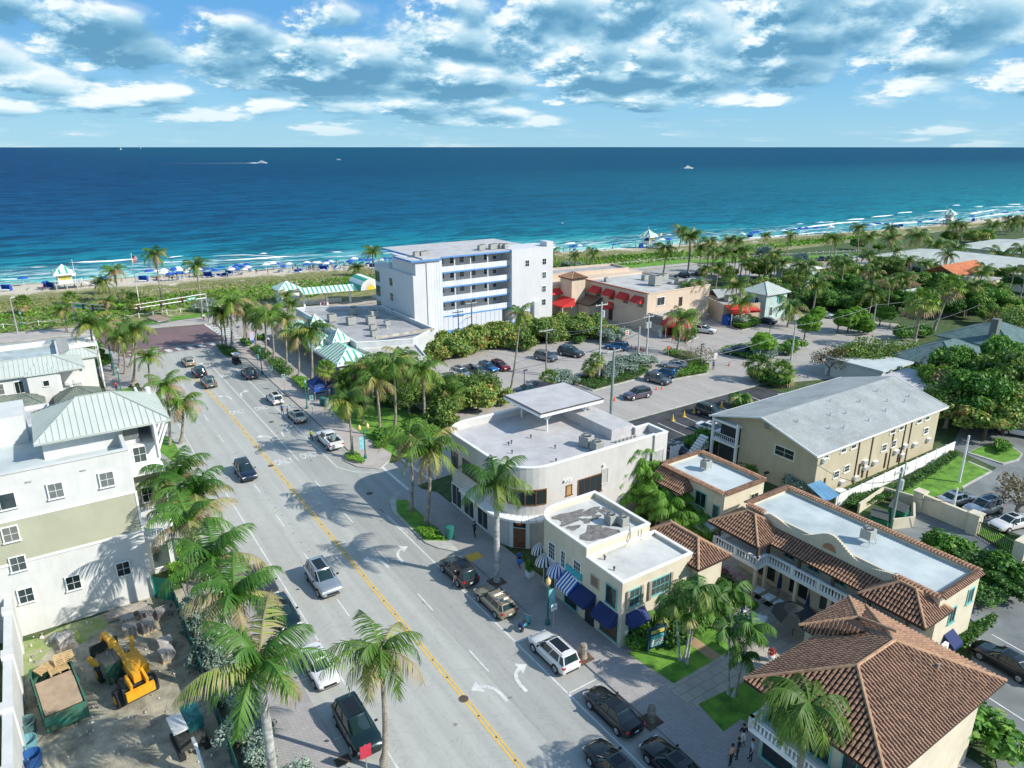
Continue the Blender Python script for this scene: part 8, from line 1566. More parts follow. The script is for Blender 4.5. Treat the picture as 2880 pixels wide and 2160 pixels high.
for i in range(n):
    a, b = i / n, (i + 1) / n; L_ = 245; w = lambda f: (2.6 + 3.5 * math.sin(f * 40) ** 2 * (1 - f) + 1.5 * (1 - f)) * (1 - f * .75); P3 = lambda f, sg: (-8 - L_ * f, sg * w(f) + 1.5 * math.sin(f * 9), .08 + (1.2 * math.exp(-((f - .06) / .04) ** 2) if sg > 0 else 0))
    wk.face([P3(a, -1), P3(b, -1), P3(b, 1), P3(a, 1)])
o = wk.obj('boat_wake', mat('foam', (.85, .9, .9))); x, y = wxy(t, s); o.location = (x, y, -.4); tag(o, 'long white foam wake trailing behind the speeding yacht', 'wake', kind='stuff')
yacht('white motor yacht lying still on the right half of the sea', 1936, 474, 19, -ANG - 1.4); yacht('small distant white boat near the middle of the sea', 952, 450, 14, -ANG - 1.6)
yacht('white sailing boat near the horizon on the left', 340, 421, 26, -ANG - 1.2, True); yacht('tiny sailing boat farthest out on the left horizon', 396, 418, 20, -ANG - 1.2, True)
M_CONC = mat('concrete_pole', (.46, .47, .45), .85, .12, 2); M_GRNP = mat('green_painted_metal', (.02, .16, .14), .5, .05); M_GLOBE = mat('amber_globe', (.72, .50, .22), .3, 0); M_SIGN = mat('pale_green_sign', (.33, .50, .47), .6, .05)
def pole_at(tl, xb, yb, xt, yt): t, s, h, ln = tip(tl, xb, yb, xt, yt); return t, s, h
TOPS = {}
def upole(key, tl, xb, yb, xt, yt, label, arms=1, tr=0, r0=.17, m=None, h=None):
    t, s, hh = pole_at(tl, xb, yb, xt, yt); hh = h or hh; r = thing('utility_pole', label, 'utility pole', t, s); r['o'] = (0, 0)
    MB().tube([(0, 0, -.1), (0, 0, hh)], [r0 * 1.15, r0 * .75], 8).obj('shaft', m or M_CONC, r)
    for i in range(arms): MB().box(-1.3, 1.3, -.06, .06, hh - .55 - i * .9, hh - .4 - i * .9).cyl(-1.2, 0, hh - .42 - i * .9, hh - .15 - i * .9, .05, n=6).cyl(1.2, 0, hh - .42 - i * .9, hh - .15 - i * .9, .05, n=6).obj('crossarm', M_CONC, r)
    for i in range(tr): MB().cyl((.42, -.42, 0)[i], 0, hh - 2.6, hh - 1.5, .26, n=12).obj('transformer', mat('transformer_grey', (.5, .55, .55), .5), r)
    TOPS[key] = (t, s, hh - .3); return r
upole('big', 'c', 880, 1570, 912, 1045, 'tall grey-green utility pole standing on the side street verge', 1, 0, .22, mat('weathered_green_pole', (.25, .31, .29), .85, .15, 2))
upole('tall', 'c', 785, 1305, 822, 690, 'tall concrete utility pole rising before the red awning wall', 1, 1); upole('trans', 'c', 1155, 1120, 1187, 785, 'utility pole with two grey transformers near the crimson canopy', 1, 2)
upole('left', 'c', 375, 1250, 412, 890, 'dark utility pole with wide crossarm at the sea grape thicket', 1, 0, .14, M_BARKG); upole('stub', 'c', 1090, 1130, 1097, 880, 'plain concrete pole without crossarm in the car park', 0, 0)
upole('hot', 'b', 1735, 960, 1730, 680, 'brown utility pole before the hotel gallery', 2, 0, .14, M_BARK); upole('hot2', 'b', 1523, 880, 1522, 770, 'short dark pole at the hotel terrace', 0, 0, .12, M_BARK)
upole('lane', 'd', 400, 1140, 435, 860, 'utility pole with curved lamp arm at the lane corner', 0, 0, .16); upole('lane2', 'd', 1030, 910, 1057, 700, 'thin concrete pole beside the clipped ball tree on the lane', 0, 0, .13)
upole('gate', 'h', 1175, 1340, 1295, 870, 'green-grey utility pole with transformer beside the dumpsters', 1, 1, .18, mat('weathered_green_pole', (.25, .31, .29)))
upole('far', 'd', 1895, 610, 1928, 445, 'pole beside the cream annex on the right', 0, 0, .14); upole('mot', 'E', 1490, 790, 1520, 610, 'pale pole by the small pale blue house', 0, 0, .14)
r = upole('rp', 'h', 1705, 992, 1790, 622, 'white steel lamp pole on the lawn of the right-hand car park', 0, 0, .14, M_TRIM); upole('rp2', 'h', 1648, 1252, 1690, 1030, 'shorter pale lamp pole between the silver saloon and lawn wall', 0, 0, .12, M_TRIM)
t, s, h = pole_at('e', 1400, 800, 1288, 112); r = thing('monopole', 'white lattice-based pole with fat white antenna top beside the metal hip roof', 'antenna pole', 6.9, 73.8)
h = 13.5
MB().tube([(0, 0, 0), (0, 0, h)], [.22, .17], 10).obj('shaft', M_TRIM, r); MB().tube([(0, 0, h), (0, 0, h + .1), (0, 0, h + 2.4), (0, 0, h + 2.5)], [.1, .27, .27, .1], 14).obj('antenna_cover', M_WHITE, r)
def wire(a, b, sag, label, za=0, zb=0, r_=.025, m=None, da=(0, 0)):
    A, B = TOPS[a] if isinstance(a, str) else a, TOPS[b] if isinstance(b, str) else b; A = (A[0] + da[0], A[1] + da[1], A[2] + za); B = (B[0] + da[0], B[1] + da[1], B[2] + zb)
    pts = [tuple(A[k] + (B[k] - A[k]) * i / 14 - (sag * 4 * (i / 14) * (1 - i / 14) if k == 2 else 0) for k in range(3)) for i in range(15)]
    o = MB((A[0], A[1])).tube(pts, r_, 4).obj('overhead_cable', m or M_BLACK); x, y = wxy(A[0], A[1]); o.location = (x, y, 0); o.rotation_euler = (0, 0, ANG); tag(o, label, 'cable')
M_WIRE = mat('grey_cable', (.32, .34, .35), .6, 0)
wire('left', 'tall', .8, 'pale upper wire from thicket pole to the tall concrete pole', 0, -3.6, m=M_WIRE, da=(.9, 0)); wire('tall', 'trans', .5, 'wire from the tall concrete pole to the transformer pole', -3.6, 0, m=M_WIRE); wire('left', 'tall', 1.0, 'lower wire from thicket pole to the tall concrete pole', -.1, -3.8, m=M_WIRE, da=(-.9, 0))
wire('tall', (108, 109.5, 7.4), 1.2, 'black cable from the tall pole to the peach restaurant corner', 0, 0, .04); wire('tall', (108.2, 107, 1.6), 1.6, 'thick sagging black cable behind the tall pole', -1.8, 0, .08)
wire('big', 'lane', 1.5, 'long wire from the green-grey pole to the lane pole', -2.5, -1.0, m=M_WIRE); wire('big', (56, 101, 6.5), .8, 'wire leading left from the green-grey side street pole', -1.8, 0, m=M_WIRE); wire('lane', 'lane2', .6, 'wire between the two lane poles', m=M_WIRE); wire('lane2', 'far', 2.0, 'wire from the lane towards the right-hand trees', m=M_WIRE)
wire('lane', (150, 62, 9), 2.5, 'long wire over the clipped hedges to the right', -1.2, 0, m=M_WIRE); wire('gate', (68.3, 41, 4.5), 1.2, 'cable from the dumpster pole to the beige apartment corner', -1, 0, .03); wire('gate', (84, 18, 6.5), 1.0, 'cable from the dumpster pole over the gate', -3, 0, .03)
wire('hot2', (69, 127.8, 6.2), 1.0, 'sagging black cable at the hotel corner', .2, 0, .05); wire('hot2', 'hot', 1.0, 'black cable between the two hotel poles', 0, -3, .05); wire((45.5, 12.5, 8.2), (75, 3, 9), .4, 'pair of thin wires at the lower right roof corner', m=M_WIRE)
def lamp(tl, xb, yb, xt, yt, label, twin=False, banner=False, col=None):
    t, s, h = pole_at(tl, xb, yb, xt, yt); h = max(3.2, h); r = thing('street_lamp', label, 'street lamp', t, s, .12); c = col or M_GRNP
    MB().lathe(0, 0, [(.22, 0), (.2, .35), (.09, .6), (.07, h - .5)], 10).obj('post', c, r)
    for dx in ((-.55, .55) if twin else (0,)):
        if twin: MB().tube([(0, 0, h - .9), (dx * .6, 0, h - .95), (dx, 0, h - .6)], .035, 6).obj('arm', c, r)
        g = MB(); g.smooth = True; g.lathe(dx, 0, [(.08, h - .6), (.2, h - .4), (.21, h - .2), (.08, h - .02)], 12); g.obj('globe', M_GLOBE if twin or banner else M_SIGN, r); MB().lathe(dx, 0, [(.23, h - .12), (.1, h + .08), (.02, h + .22)], 10).obj('cap', M_GLOBE if twin or banner else c, r)
    if banner:
        MB().box(-.68 if twin else .1, -.08 if twin else .75, -.015, .015, h - 3.2 if twin else h - 2.9, h - 1.5 if twin else h - 1.1).obj('banner', mat('pale_blue_banner', (.25, .55, .60), .7, .2, 3), r)
lamp('F', 820, 1072, 797, 745, 'dark green street lamp nearest the golf cart end of the planted row'); lamp('F', 1402, 1525, 1378, 1150, 'green-topped street lamp beside the blue tent'); lamp('f', 908, 805, 890, 550, 'twin amber-globe street lamp with pale blue banner at the side street corner', True, True); lamp('k', 387, 550, 396, 200, 'single amber-globe street lamp with banner before the cream shop', False, True)
lamp('e', 962, 385, 938, 100, 'green lantern lamp on the left lawn strip'); lamp('a', 890, 1265, 858, 1070, 'green lantern lamp farther along the left pavement'); lamp('a', 178, 890, 158, 770, 'white path lamp by the dune fence'); lamp('b', 475, 0 + 760, 465, 700, 'small lamp near the pavilion lawn')
t, s, h = pole_at('a', 140, 940, 105, 662); r = thing('road_lamp', 'tall grey road lamp with short arm behind the left house', 'street lamp', t, s); MB().tube([(0, 0, 0), (0, 0, h)], [.14, .09], 8).obj('post', M_STEEL, r); MB().tube([(0, 0, h), (.5, .2, h + .2)], .05, 6).box(.3, .9, .1, .35, h + .12, h + .25).obj('lamp_head', M_TRIM, r)
for tl, xb, yb, xt, yt, lb in [('c', 1568, 1230, 1578, 1020, 'slim black car park lamp near the sign holder'), ('c', 205, 1385, 202, 1222, 'slim dark car park lamp beside the palm'), ('c', 2108, 980, 2112, 878, 'slim dark lamp beside the clipped ball tree'), ('c', 475, 905, 475, 830, 'short pale lamp above the thicket'), ('h', 190, 950 + 40, 203, 915, 'small black lantern post beside the beige gable wall')]:
    t, s, h = pole_at(tl, xb, yb, xt, yt); r = thing('car_park_lamp', lb, 'lamp', t, s); MB().tube([(0, 0, 0), (0, 0, h)], [.08, .06], 6).obj('post', M_BLACK, r); MB().box(-.1, .6, -.15, .15, h - .05, h + .08).obj('lamp_head', M_BLACK, r)
def psign(tl, xb, yb, xt, yt, label, w=.45, hh=.6, m=None, txt=None, tm=None, oct_=False, rot=0, ts=.2, back=None, z=.12):
    t, s, h = pole_at(tl, xb, yb, xt, yt); h = max(1.9, h); r = thing('traffic_sign', label, 'sign', t, s, z, rot); MB().cyl(0, 0, 0, h, .035, n=6).obj('post', M_STEEL if z else M_STEEL, r); b = MB()
    if oct_: b.tube([(0, -.055, h - hh / 2), (0, -.03, h - hh / 2)], hh / 2, 8)
    else: b.box(-w / 2, w / 2, -.055, -.035, h - hh, h)
    bo = b.obj('sign_board', m or M_SIGN, r)
    if not label.startswith('back') and (txt is None or (txt == [] and not oct_)): child('symbol_marks', MB().box(-w * .3, w * .3, -.064, -.055, -hh * .45, -hh * .12).box(-w * .38, w * .38, -.064, -.055, -hh * .75, -hh * .55).mesh('symbol_marks', M_GRNP if txt is None else mat('sign_red', (.55, .02, .02))), bo, (0, 0, h))
    for i, tx in enumerate(txt or []):
        o = child('lettering', text_mesh(tx, ts, tm or M_TRIM, .004), bo, (0, -.064, h - hh * (i + .5) / len(txt))); o.rotation_euler = (R(90), 0, 0)
    return r
for i, a in enumerate([('F', 770, 1012, 748, 822), ('F', 950, 1162, 928, 972), ('F', 1112, 1288, 1090, 1078), ('F', 1475, 1602, 1455, 1355), ('f', 662, 565, 653, 452), ('F', 440, 775, 428, 668)]): psign(*a, 'pale green parking sign in the row along the right kerb, %s from the camera' % ['fourth', 'third', 'second', 'nearest but one', 'nearest', 'farthest'][i] if i < 3 else ['pale green parking sign beside the tent bins', 'pale green parking sign behind the pickup truck', 'small pale green sign by the far planted bed'][i - 3], .55, .75, txt=None)
psign('k', 432, 592, 430, 392, 'white sign reading METER with an arrow beside the street lamp', .6, .6, mat('white_sign', (.75, .77, .77)), ['P', 'METER', '>'], M_NAVY, ts=.15)
psign('F', 520, 650, 505, 455, 'ONE WAY sign near the southern crossing', .9, .4, mat('white_sign', (.75, .77, .77)), ['ONE WAY'], M_BLACK, ts=.2)
psign('c', 1325, 1110, 1325, 1045, 'red octagonal STOP sign on the car park island', .7, .75, mat('sign_red', (.55, .02, .02)), ['STOP'], None, True, ts=.24); psign('c', 1000, 1030, 1000, 915, 'white sign with red writing at the car park entrance', .9, 1.0, mat('white_sign', (.75, .77, .77)), [])
psign('c', 2010, 1310, 2015, 1228, 'yellow diamond warning sign at the lane corner', .8, .9, mat('sign_yellow', (.75, .42, .03)), [], None, True, rot=0); psign('j', 920, 1700, 900, 1490, 'back of a red sign on a red post at the bottom edge', .75, 1.0, mat('sign_back_red', (.45, .03, .06)))
t, s, h = pole_at('F', 690, 680, 672, 540); r = thing('information_totem', 'colourful pink and blue upright advertising panel on the pavement', 'sign', t, s, .12); MB().box(-.4, .4, -.1, .1, 0, .7).obj('base', M_BLUE, r); MB().box(-.4, .4, -.08, .08, .7, 2.4).obj('panel', mat('pink_blue_panel', (.75, .35, .45), .6, .1, .8, col2=(.25, .55, .8)), r)
def mast(label, t, s, L, rot, h=5.8, n=3, sign=None):
    r = thing('traffic_signal_mast', label, 'traffic signal', t, s, 0, rot); MB().tube([(0, 0, 0), (0, 0, h + 1)], [.2, .14], 10).obj('post', M_STEEL, r); MB().tube([(0, 0, h), (-L, 0, h + .4)], [.13, .07], 8).tube([(0, 0, h + .9), (-L, 0, h + 1.1)], [.1, .06], 8).obj('mast_arm', M_STEEL, r)
    for i in range(n): x = -L * (.35 + .3 * i); b = MB().box(x - .2, x + .2, -.15, .15, h - .3, h + .9).obj('signal_head', M_BLACK, r); MB().cyl(x, -.17, h + .5, h + .72, .1, n=8).obj('red_lens', mat('red_lens', (.6, .02, .02), .3), b)
    x = -L * .22; b = MB().box(x - 1.1, x + 1.1, -.2, -.15, h + .1, h + .7).obj('street_name_sign', mat('street_sign_green', (.01, .35, .2)), r); child('lettering_marks', MB().box(-.7, -.1, -.01, 0, -.12, .12).box(.05, .7, -.01, 0, -.12, .12).mesh('lettering_marks', M_TRIM), b, (x, -.2, h + .4))
mast('long grey traffic signal mast over the brick junction, hung with red signals', 30.6, 169.4, 16, 0.35); mast('second traffic signal mast on the left of the junction beside the promenade', 5, 174.6, 9, 2.2, n=2)
t, s, h = pole_at('A', 1828, 1115, 1690, 330); r = thing('flagpole', 'tall white flagpole with a flag in front of the dune', 'flagpole', t, s); MB().tube([(0, 0, 0), (0, 0, h)], [.13, .05], 8).obj('pole', M_TRIM, r); fm = MB()
for i in range(7): fm.box(.05, 1.0, -.02 + .1 * (i % 2), .02 + .1 * (i % 2), h - 2.2 + i * .22, h - 2.0 + i * .22, i % 2)
fm.box(.04, .55, -.04, .14, h - 1.2, h - .65, 2); fm.obj('flag_cloth', [CL['red'], CL['white'], CL['navy']], r)
def bin_(tl, x, y, label, m, r_=.32, h=1.05):
    t, s = q(tl, x, y, .12); r = thing('litter_bin', label, 'litter bin', t, s, .12); MB().lathe(0, 0, [(r_ * .85, 0), (r_, .1), (r_, h - .2), (r_ * .9, h - .15)], 12).obj('drum', m, r); MB().lathe(0, 0, [(r_ * 1.08, h - .15), (r_ * 1.05, h), (r_ * .5, h + .06)], 12).obj('lid', m, r)
bin_('f', 1563, 1420, 'green litter bin at the near end of the kerb island', M_GRNP, .42, 1.3); bin_('f', 572, 385, 'green litter bin under the blue tent palm', M_GRNP, .4, 1.3); bin_('f', 606, 398, 'grey-blue litter bin beside the green one', mat('grey_blue_bin', (.2, .3, .33)), .35, 1.4); bin_('F', 760, 610, 'small green bin at the far planted bed', M_GRNP)
for i, (tl, x, y, lb, c, k) in enumerate([('c', 1038, 1052, 'first orange cone from the left near the restaurant wall', 0, 1), ('c', 1071, 1058, 'orange cone just right of the left-hand one', 0, 1), ('c', 1100, 1062, 'orange cone left of a close pair near the restaurant', 0, 1), ('c', 1112, 1063, 'orange cone right of the close pair', 0, 1), ('c', 1135, 1073, 'orange cone at the right end of the row', 0, 1), ('c', 905, 1458, 'orange cone by the tall pole on the side street', 0, 1), ('c', 1232, 1372, 'small dark orange cone left of the kerb car', 0, .7), ('c', 1275, 1368, 'small orange cone under the dark grey SUV nose', 0, .7),
    ('c', 1797, 1185, 'orange cone right of the sign holder', 0, 1), ('c', 1908, 1182, 'orange cone farthest right on the lane', 0, 1), ('g', 1360, 505, 'yellow cone at the nearest bay line of the dark car park', 1, 1.3), ('g', 1447, 475, 'yellow cone second along the dark car park bays', 1, 1.3), ('g', 1529, 445, 'yellow cone beside the black SUV in the dark car park', 1, 1.3), ('g', 1738, 403, 'yellow cone at the farthest dark car park bay', 1, 1.3)]):
    t, s = q(tl, x, y); m_ = M_YEL if c else mat('cone_orange', (.75, .10, .02), .6, 0); r = thing('traffic_cone', lb, 'traffic cone', t, s, .01); r.scale = (k,) * 3; MB().box(-.22, .22, -.22, .22, 0, .05).obj('base', m_, r); MB().lathe(0, 0, [(.17, .05), (.03, .75)], 10).obj('cone', m_, r)
t, s = q('F', 1610, 1370, 0); r = thing('pop_up_tent', 'blue pop-up canopy tent with blue side cloths on the pavement', 'tent', t, s + .6, .12); r['o'] = (0, 0)
hip(r, -1.7, 1.7, -1.7, 1.7, 2.2, 3.5, 'slate', [mat('tent_navy', (.02, .06, .24), .75), M_NAVY]); MB().box(-1.7, 1.7, -1.72, -1.68, 1.4, 1.95).box(-1.72, -1.68, -1.7, 1.7, 1.4, 1.95).box(.9, 1.7, -1.71, -1.68, 0, 1.5).obj('side_cloth', M_BLUE, r)
for x in (-1.6, 1.6):
    for y in (-1.6, 1.6): MB().cyl(x, y, 0, 2.1, .04, n=6).obj('leg', M_TRIM, r)
MB().box(-1.2, .8, -.9, -.3, .7, .76).obj('table', M_BLUE, r)
t, s = q('c', 1255, 960); r = thing('a_frame_sign', 'white A-frame board by the crimson canopy', 'sign', t, s); MB().slab([(-.5, -.4, 0), (.5, -.4, 0), (.35, 0, 1.6), (-.35, 0, 1.6)], .05).slab([(-.5, .4, 0), (.5, .4, 0), (.35, 0, 1.6), (-.35, 0, 1.6)], .05).obj('boards', M_TRIM, r)
t, s = q('c', 1790, 862); solo('blue_waste_container', MB().box(-1.1, 1.1, -.9, .9, 0, 1.9).box(-1.15, 1.15, -.95, .95, 1.9, 2.05), M_BLUE, 'bright blue upright container beside the red awning annex', 'container', t, s)
t, s = q('l', 2010, 1430, .05); r = thing('fire_hydrant', 'weathered tan fire hydrant on the tarmac at the lower right', 'fire hydrant', t, s); MB().lathe(0, 0, [(.2, 0), (.14, .1), (.13, .55), (.16, .6), (.1, .78), (.03, .85)], 10).tube([(-.24, 0, .45), (.24, 0, .45)], .07, 8).obj('body', mat('hydrant_tan', (.40, .36, .20), .7, .2, 5), r)
t, s = q('l', 2085, 1520, 0); solo('bollard', MB().tube([(0, 0, 0), (.15, 0, 1.1)], .11, 10), M_YEL, 'leaning yellow steel bollard at the lower right corner', 'bollard', t, s, smooth=True)
for tl, x, y, lb in (('k', 665, 800, 'grey palm stump in a dark tree pit behind the white SUV'), ('k', 1190, 1290, 'dark palm stump in a square tree pit by the black saloon')):
    t, s = q(tl, x, y, .12); r = thing('palm_stump', lb, 'stump', t, s, .12); MB().box(-.65, .65, -.65, .65, -.02, .02).obj('tree_pit', M_SOIL, r); MB().lathe(0, 0, [(.34, 0), (.26, .4), (.3, .9), (.24, 1.25)], 10).obj('stump', M_TRUNK, r)
t, s = q('j', 1930, 210, .12); surface('tree_pit', rect(t - .7, t + .7, s - .7, s + .7), M_SOIL, .135, .02)
t, s = q('k', 248, 165, .12); r = thing('planter', 'white square planter with a dark shrub by the striped awning', 'planter', t, s, .12); MB().prism([(-.3, -.3), (.3, -.3), (.3, .3), (-.3, .3)], 0, .55).obj('pot', M_TRIM, r); child('shrub', leafcloud('shrub', L_TREE, [(0, 0, 1.1, .45, .45, .6)], 500, .1, 3), r)
t, s = q('k', 1228, 735, .13); r = thing('directory_sign', 'dark green garden directory board with coloured shop strips', 'sign', t, s, .13, -.15); MB().box(-.8, .8, -.08, .08, .25, 2.1).tube([(-.55, 0, 2.1), (-.3, 0, 2.25), (0, 0, 2.35), (.3, 0, 2.25), (.55, 0, 2.1)], .07, 6).box(-.85, -.7, -.1, .1, 0, 2.2).box(.7, .85, -.1, .1, 0, 2.2).obj('board', mat('dark_green_board', (.01, .06, .08)), r)
for i, c in enumerate([(.75, .6, .15), (.1, .5, .5), (.15, .5, .5), (.7, .72, .7), (.7, .72, .7), (.3, .6, .65)]): z = 1.62 - i * .21 - (.12 if i else 0); MB().box(-.62, .62, -.11, -.08, z, z + (.3 if i == 0 else .16)).obj('name_strip', mat('strip_%d' % i, c, .6, 0), r)
o = child('lettering', text_mesh('(O)', .3, M_BLACK, .003), r, (0, -.115, 1.77)); o.rotation_euler = (R(90), 0, 0)
def picket(pts, h, label, m=M_TRIM, panel=2.4, nm='fence', thin=.06):
    o_ = pts[0]; mb = MB(o_); ps = MB(o_)
    for a, b in zip(pts, pts[1:]):
        L = math.dist(a, b); n = max(1, int(L / panel))
        for i in range(n):
            f = lambda k: (a[0] + (b[0] - a[0]) * k / n, a[1] + (b[1] - a[1]) * k / n); p, q_ = f(i), f(i + 1); mb.bar((*p, h / 2), (*q_, h / 2), thin, h); ps.box(p[0] - .07, p[0] + .07, p[1] - .07, p[1] + .07, 0, h + .12)
    r = thing(nm, label, 'fence', *o_); mb.obj('panel_run', m, r); objs(ps, 'post', m, r); return r
picket([q('h', *p) for p in [(740, 1190), (1200, 970), (1660, 755)]], 1.6, 'long white vinyl fence behind the beige apartments')
MGF = mat('green_mesh_cloth', (.01, .20, .13), .8, .1, 1); picket([(3.7, 62.3), (4.9, 61.0)], 2.2, 'green cloth fence panel at the corner of the white building', MGF, 1.2, thin=.04); picket([(4.95, 61), (4.95, 34)], 1.9, 'long dark green mesh fence between the yard and the palms', mat('dark_green_mesh', (.01, .09, .08), .85), 3, thin=.04)
def rope_fence(pts, label):
    r = thing('rope_fence', label, 'fence', *pts[0]); mb = MB(pts[0]); rp = MB(pts[0])
    for a, b in zip(pts, pts[1:]):
        n = max(1, int(math.dist(a, b) / 3)); f = lambda k: (a[0] + (b[0] - a[0]) * k / n, a[1] + (b[1] - a[1]) * k / n)
        for i in range(n): p, q_ = f(i), f(i + 1); z0, z1 = gz(*p), gz(*q_); mb.cyl(*p, z0 - .2, z0 + 1.15, .08, n=6); rp.tube([(*p, z0 + 1.0), ((p[0] + q_[0]) / 2, (p[1] + q_[1]) / 2, (z0 + z1) / 2 + .65), (*q_, z1 + 1.0)], .035, 4)
    objs(mb, 'post', M_TRIM, r); rp.obj('rope', M_TRIM, r)
rope_fence([(-40, 193), (-5, 188), (15, 182.8), (42, 184)], 'white rope fence along the left foot of the dune'); rope_fence([(140, 181), (188, 178), (216, 166), (262, 152)], 'white rope fence along the dune behind the peach restaurant')
picket([q('g', 1340, 800), q('g', 1440, 775)], 1.6, 'short white railing beside the corner building', M_TRIM, 1, thin=.05)
w_ = [q('h', *p) for p in [(1385, 1200), (1810, 1380), (2080, 1560)]]; wl = MB(w_[0]); wl.bar((*w_[0], 1.0), (*w_[1], 1.0), .3, 2.0).bar((*w_[0], 2.03), (*w_[1], 2.03), .42, .1)
for p in (w_[0], w_[1]): wl.box(p[0] - .5, p[0] + .5, p[1] - .5, p[1] + .5, 0, 2.2).box(p[0] - .6, p[0] + .6, p[1] - .6, p[1] + .6, 2.2, 2.35)
solo('garden_wall', wl, M_CREAM, 'cream masonry wall with capped piers beside the right-hand car park', 'wall', *w_[0])
p2 = q('h', 2180, 1580); wl = MB(p2); wl.box(p2[0] - .9, p2[0] + 6, p2[1] - .5, p2[1] + .5, 0, 2.1); solo('gate_pier', wl, M_CREAM, 'cream gate pier at the right edge', 'wall', *p2)
g_ = thing('iron_gate', 'dark iron railing gate between the cream piers', 'gate', *w_[1]); gm = MB(w_[1]); n = 26
for i in range(n): f = i / n; x, y = w_[1][0] + (p2[0] - .9 - w_[1][0]) * f, w_[1][1] + (p2[1] - w_[1][1]) * f; gm.box(x - .03, x + .03, y - .03, y + .03, 0, 1.7)
gm.bar((*w_[1], 1.6), (p2[0] - .9, p2[1], 1.6), .06, .06).bar((*w_[1], .2), (p2[0] - .9, p2[1], .2), .06, .06); gm.obj('bars', M_BLACK, g_)
en = [q('h', *p) for p in [(920, 1225), (1110, 1095), (1345, 1165), (1345, 1330), (1180, 1350)]]; wl = MB(en[0])
for a, b in zip(en, en[1:]): wl.bar((*a, .6), (*b, .6), .22, 1.2)
solo('dumpster_enclosure', wl, M_CREAM, 'low cream wall around the green dumpsters', 'wall', *en[0])
for x, y, lb, rt in ((1230, 1230, 'large green dumpster with black ribbed lid by the utility pole', .3), (1080, 1290, 'smaller green dumpster with its lid leaning open', .5)):
    t, s = q('h', x, y, .8); r = thing('dumpster', lb, 'dumpster', t, s, .05, rt); MB().prism([(-1.1, -.8), (1.1, -.8), (1.1, .8), (-1.1, .8)], .1, 1.5).box(-1.2, 1.2, -.9, -.8, .8, .95).obj('body', mat('dumpster_green', (.01, .20, .10), .5, .2), r); ld = MB()
    for i in range(8): ld.slab([(-1.1 + i * .275, -.85, 1.55), (-.86 + i * .275, -.85, 1.55), (-.86 + i * .275, .85, 1.8), (-1.1 + i * .275, .85, 1.8)], .06)
    ld.obj('lid', mat('dark_lid', (.06, .07, .07)), r)
t, s = q('h', 650, 1080, 1.6); solo('blue_tarpaulin', MB().slab([(-1.3, -1.2, 1.6), (1.3, -1.2, 1.7), (1.2, 1.3, 2.5), (-1.2, 1.3, 2.6)], .03).cyl(-1.2, -1.1, 0, 1.6, .03, n=5).cyl(1.2, -1.1, 0, 1.7, .03, n=5).cyl(1.1, 1.2, 0, 2.5, .03, n=5), mat('tarp_blue', (.10, .25, .42), .6), 'tilted blue tarpaulin shelter beside the beige apartments', 'tarpaulin', t, s)
t, s = q('h', 795, 1050, .7); r = thing('garden_table', 'round white garden table by the vinyl fence', 'table', t, s); MB().cyl(0, 0, .68, .72, .65, n=16).obj('tabletop', M_TRIM, r); MB().cyl(0, 0, 0, .68, .05, n=8).obj('leg', M_TRIM, r)
def table(tl, x, y, lb): t, s = q(tl, x, y, .85); r = thing('cafe_table', lb, 'table', t, s, .12); MB().box(-.5, .5, -.4, .4, .7, .76).obj('tabletop', mat('marble_top', (.62, .72, .74), .4, .2, 4), r); MB().cyl(0, 0, 0, .7, .05, n=8).box(-.3, .3, -.3, .3, 0, .04).obj('leg', M_BLACK, r)
for i, (x, y) in enumerate([(290, 880), (455, 990), (630, 1090)]): table('N', x, y, ['marble-topped cafe table nearest the courtyard posts', 'middle one of three marble-topped cafe tables', 'marble-topped cafe table nearest the dark parasol'][i])
t, s = q('k', 1950, 470, .85); solo('long_dining_table', MB().box(-.5, .5, -1.4, 1.4, .1, .76), M_TRIM, 'long table under a white cloth on the sunny courtyard', 'table', t, s, .12, .5); k0 = 0
chp = thing('cafe_chair', '', 'chair'); MB().box(-.25, .25, -.25, .25, .4, .46).obj('seat', M_TRIM, chp); c_ = MB()
for i in range(9): a = math.pi * (i / 8); c_.box(.28 * math.cos(a) - .025, .28 * math.cos(a) + .025, .28 * math.sin(a) - .025, .28 * math.sin(a) + .025, .4, .85)
c_.obj('backrest', M_TRIM, chp); [MB().box(x - .02, x + .02, y - .02, y + .02, 0, .4).obj('leg', M_STEEL, chp) for x in (-.22, .22) for y in (-.22, .22)]
for i, (x, y) in enumerate([(1865, 430), (1950, 435), (2010, 475), (2065, 510), (1860, 475), (1900, 520)]):
    t, s = q('k', x, y, .6); o = chp if i == 0 else dup(chp, t, s, .12, i * 1.0)
    if i == 0: o.location = (*wxy(t, s), .12)
    o['group'] = 'white chairs in the courtyard'; AUTO.append(o)
GL['white chairs in the courtyard'] = 'white woven cafe chair at the courtyard table'
for tl, x, y, lb, op in (('N', 620, 800, 'closed navy parasol under the balcony', 0), ('N', 1050, 1150, 'second closed navy parasol near the big roof', 0), ('k', 1890, 520, 'closed dark parasol between the white chairs', 0), ('N', 850, 1400, 'open black market parasol beside the terracotta roof', 1)):
    t, s = q(tl, x, y, 1.3); r = thing('parasol', lb, 'parasol', t, s, .12); MB().cyl(0, 0, 0, 2.6, .03, n=6).obj('pole', M_BLACK, r); m_ = M_NAVY if not op else mat('black_canvas', (.012, .02, .022))
    mb = MB(); (mb.lathe(0, 0, [(.2, .9), (.16, 1.8), (.04, 2.6)], 8) if not op else mb.lathe(0, 0, [(1.9, 2.0), (1.0, 2.5), (.05, 2.8)], 8)); mb.obj('canopy', m_, r)
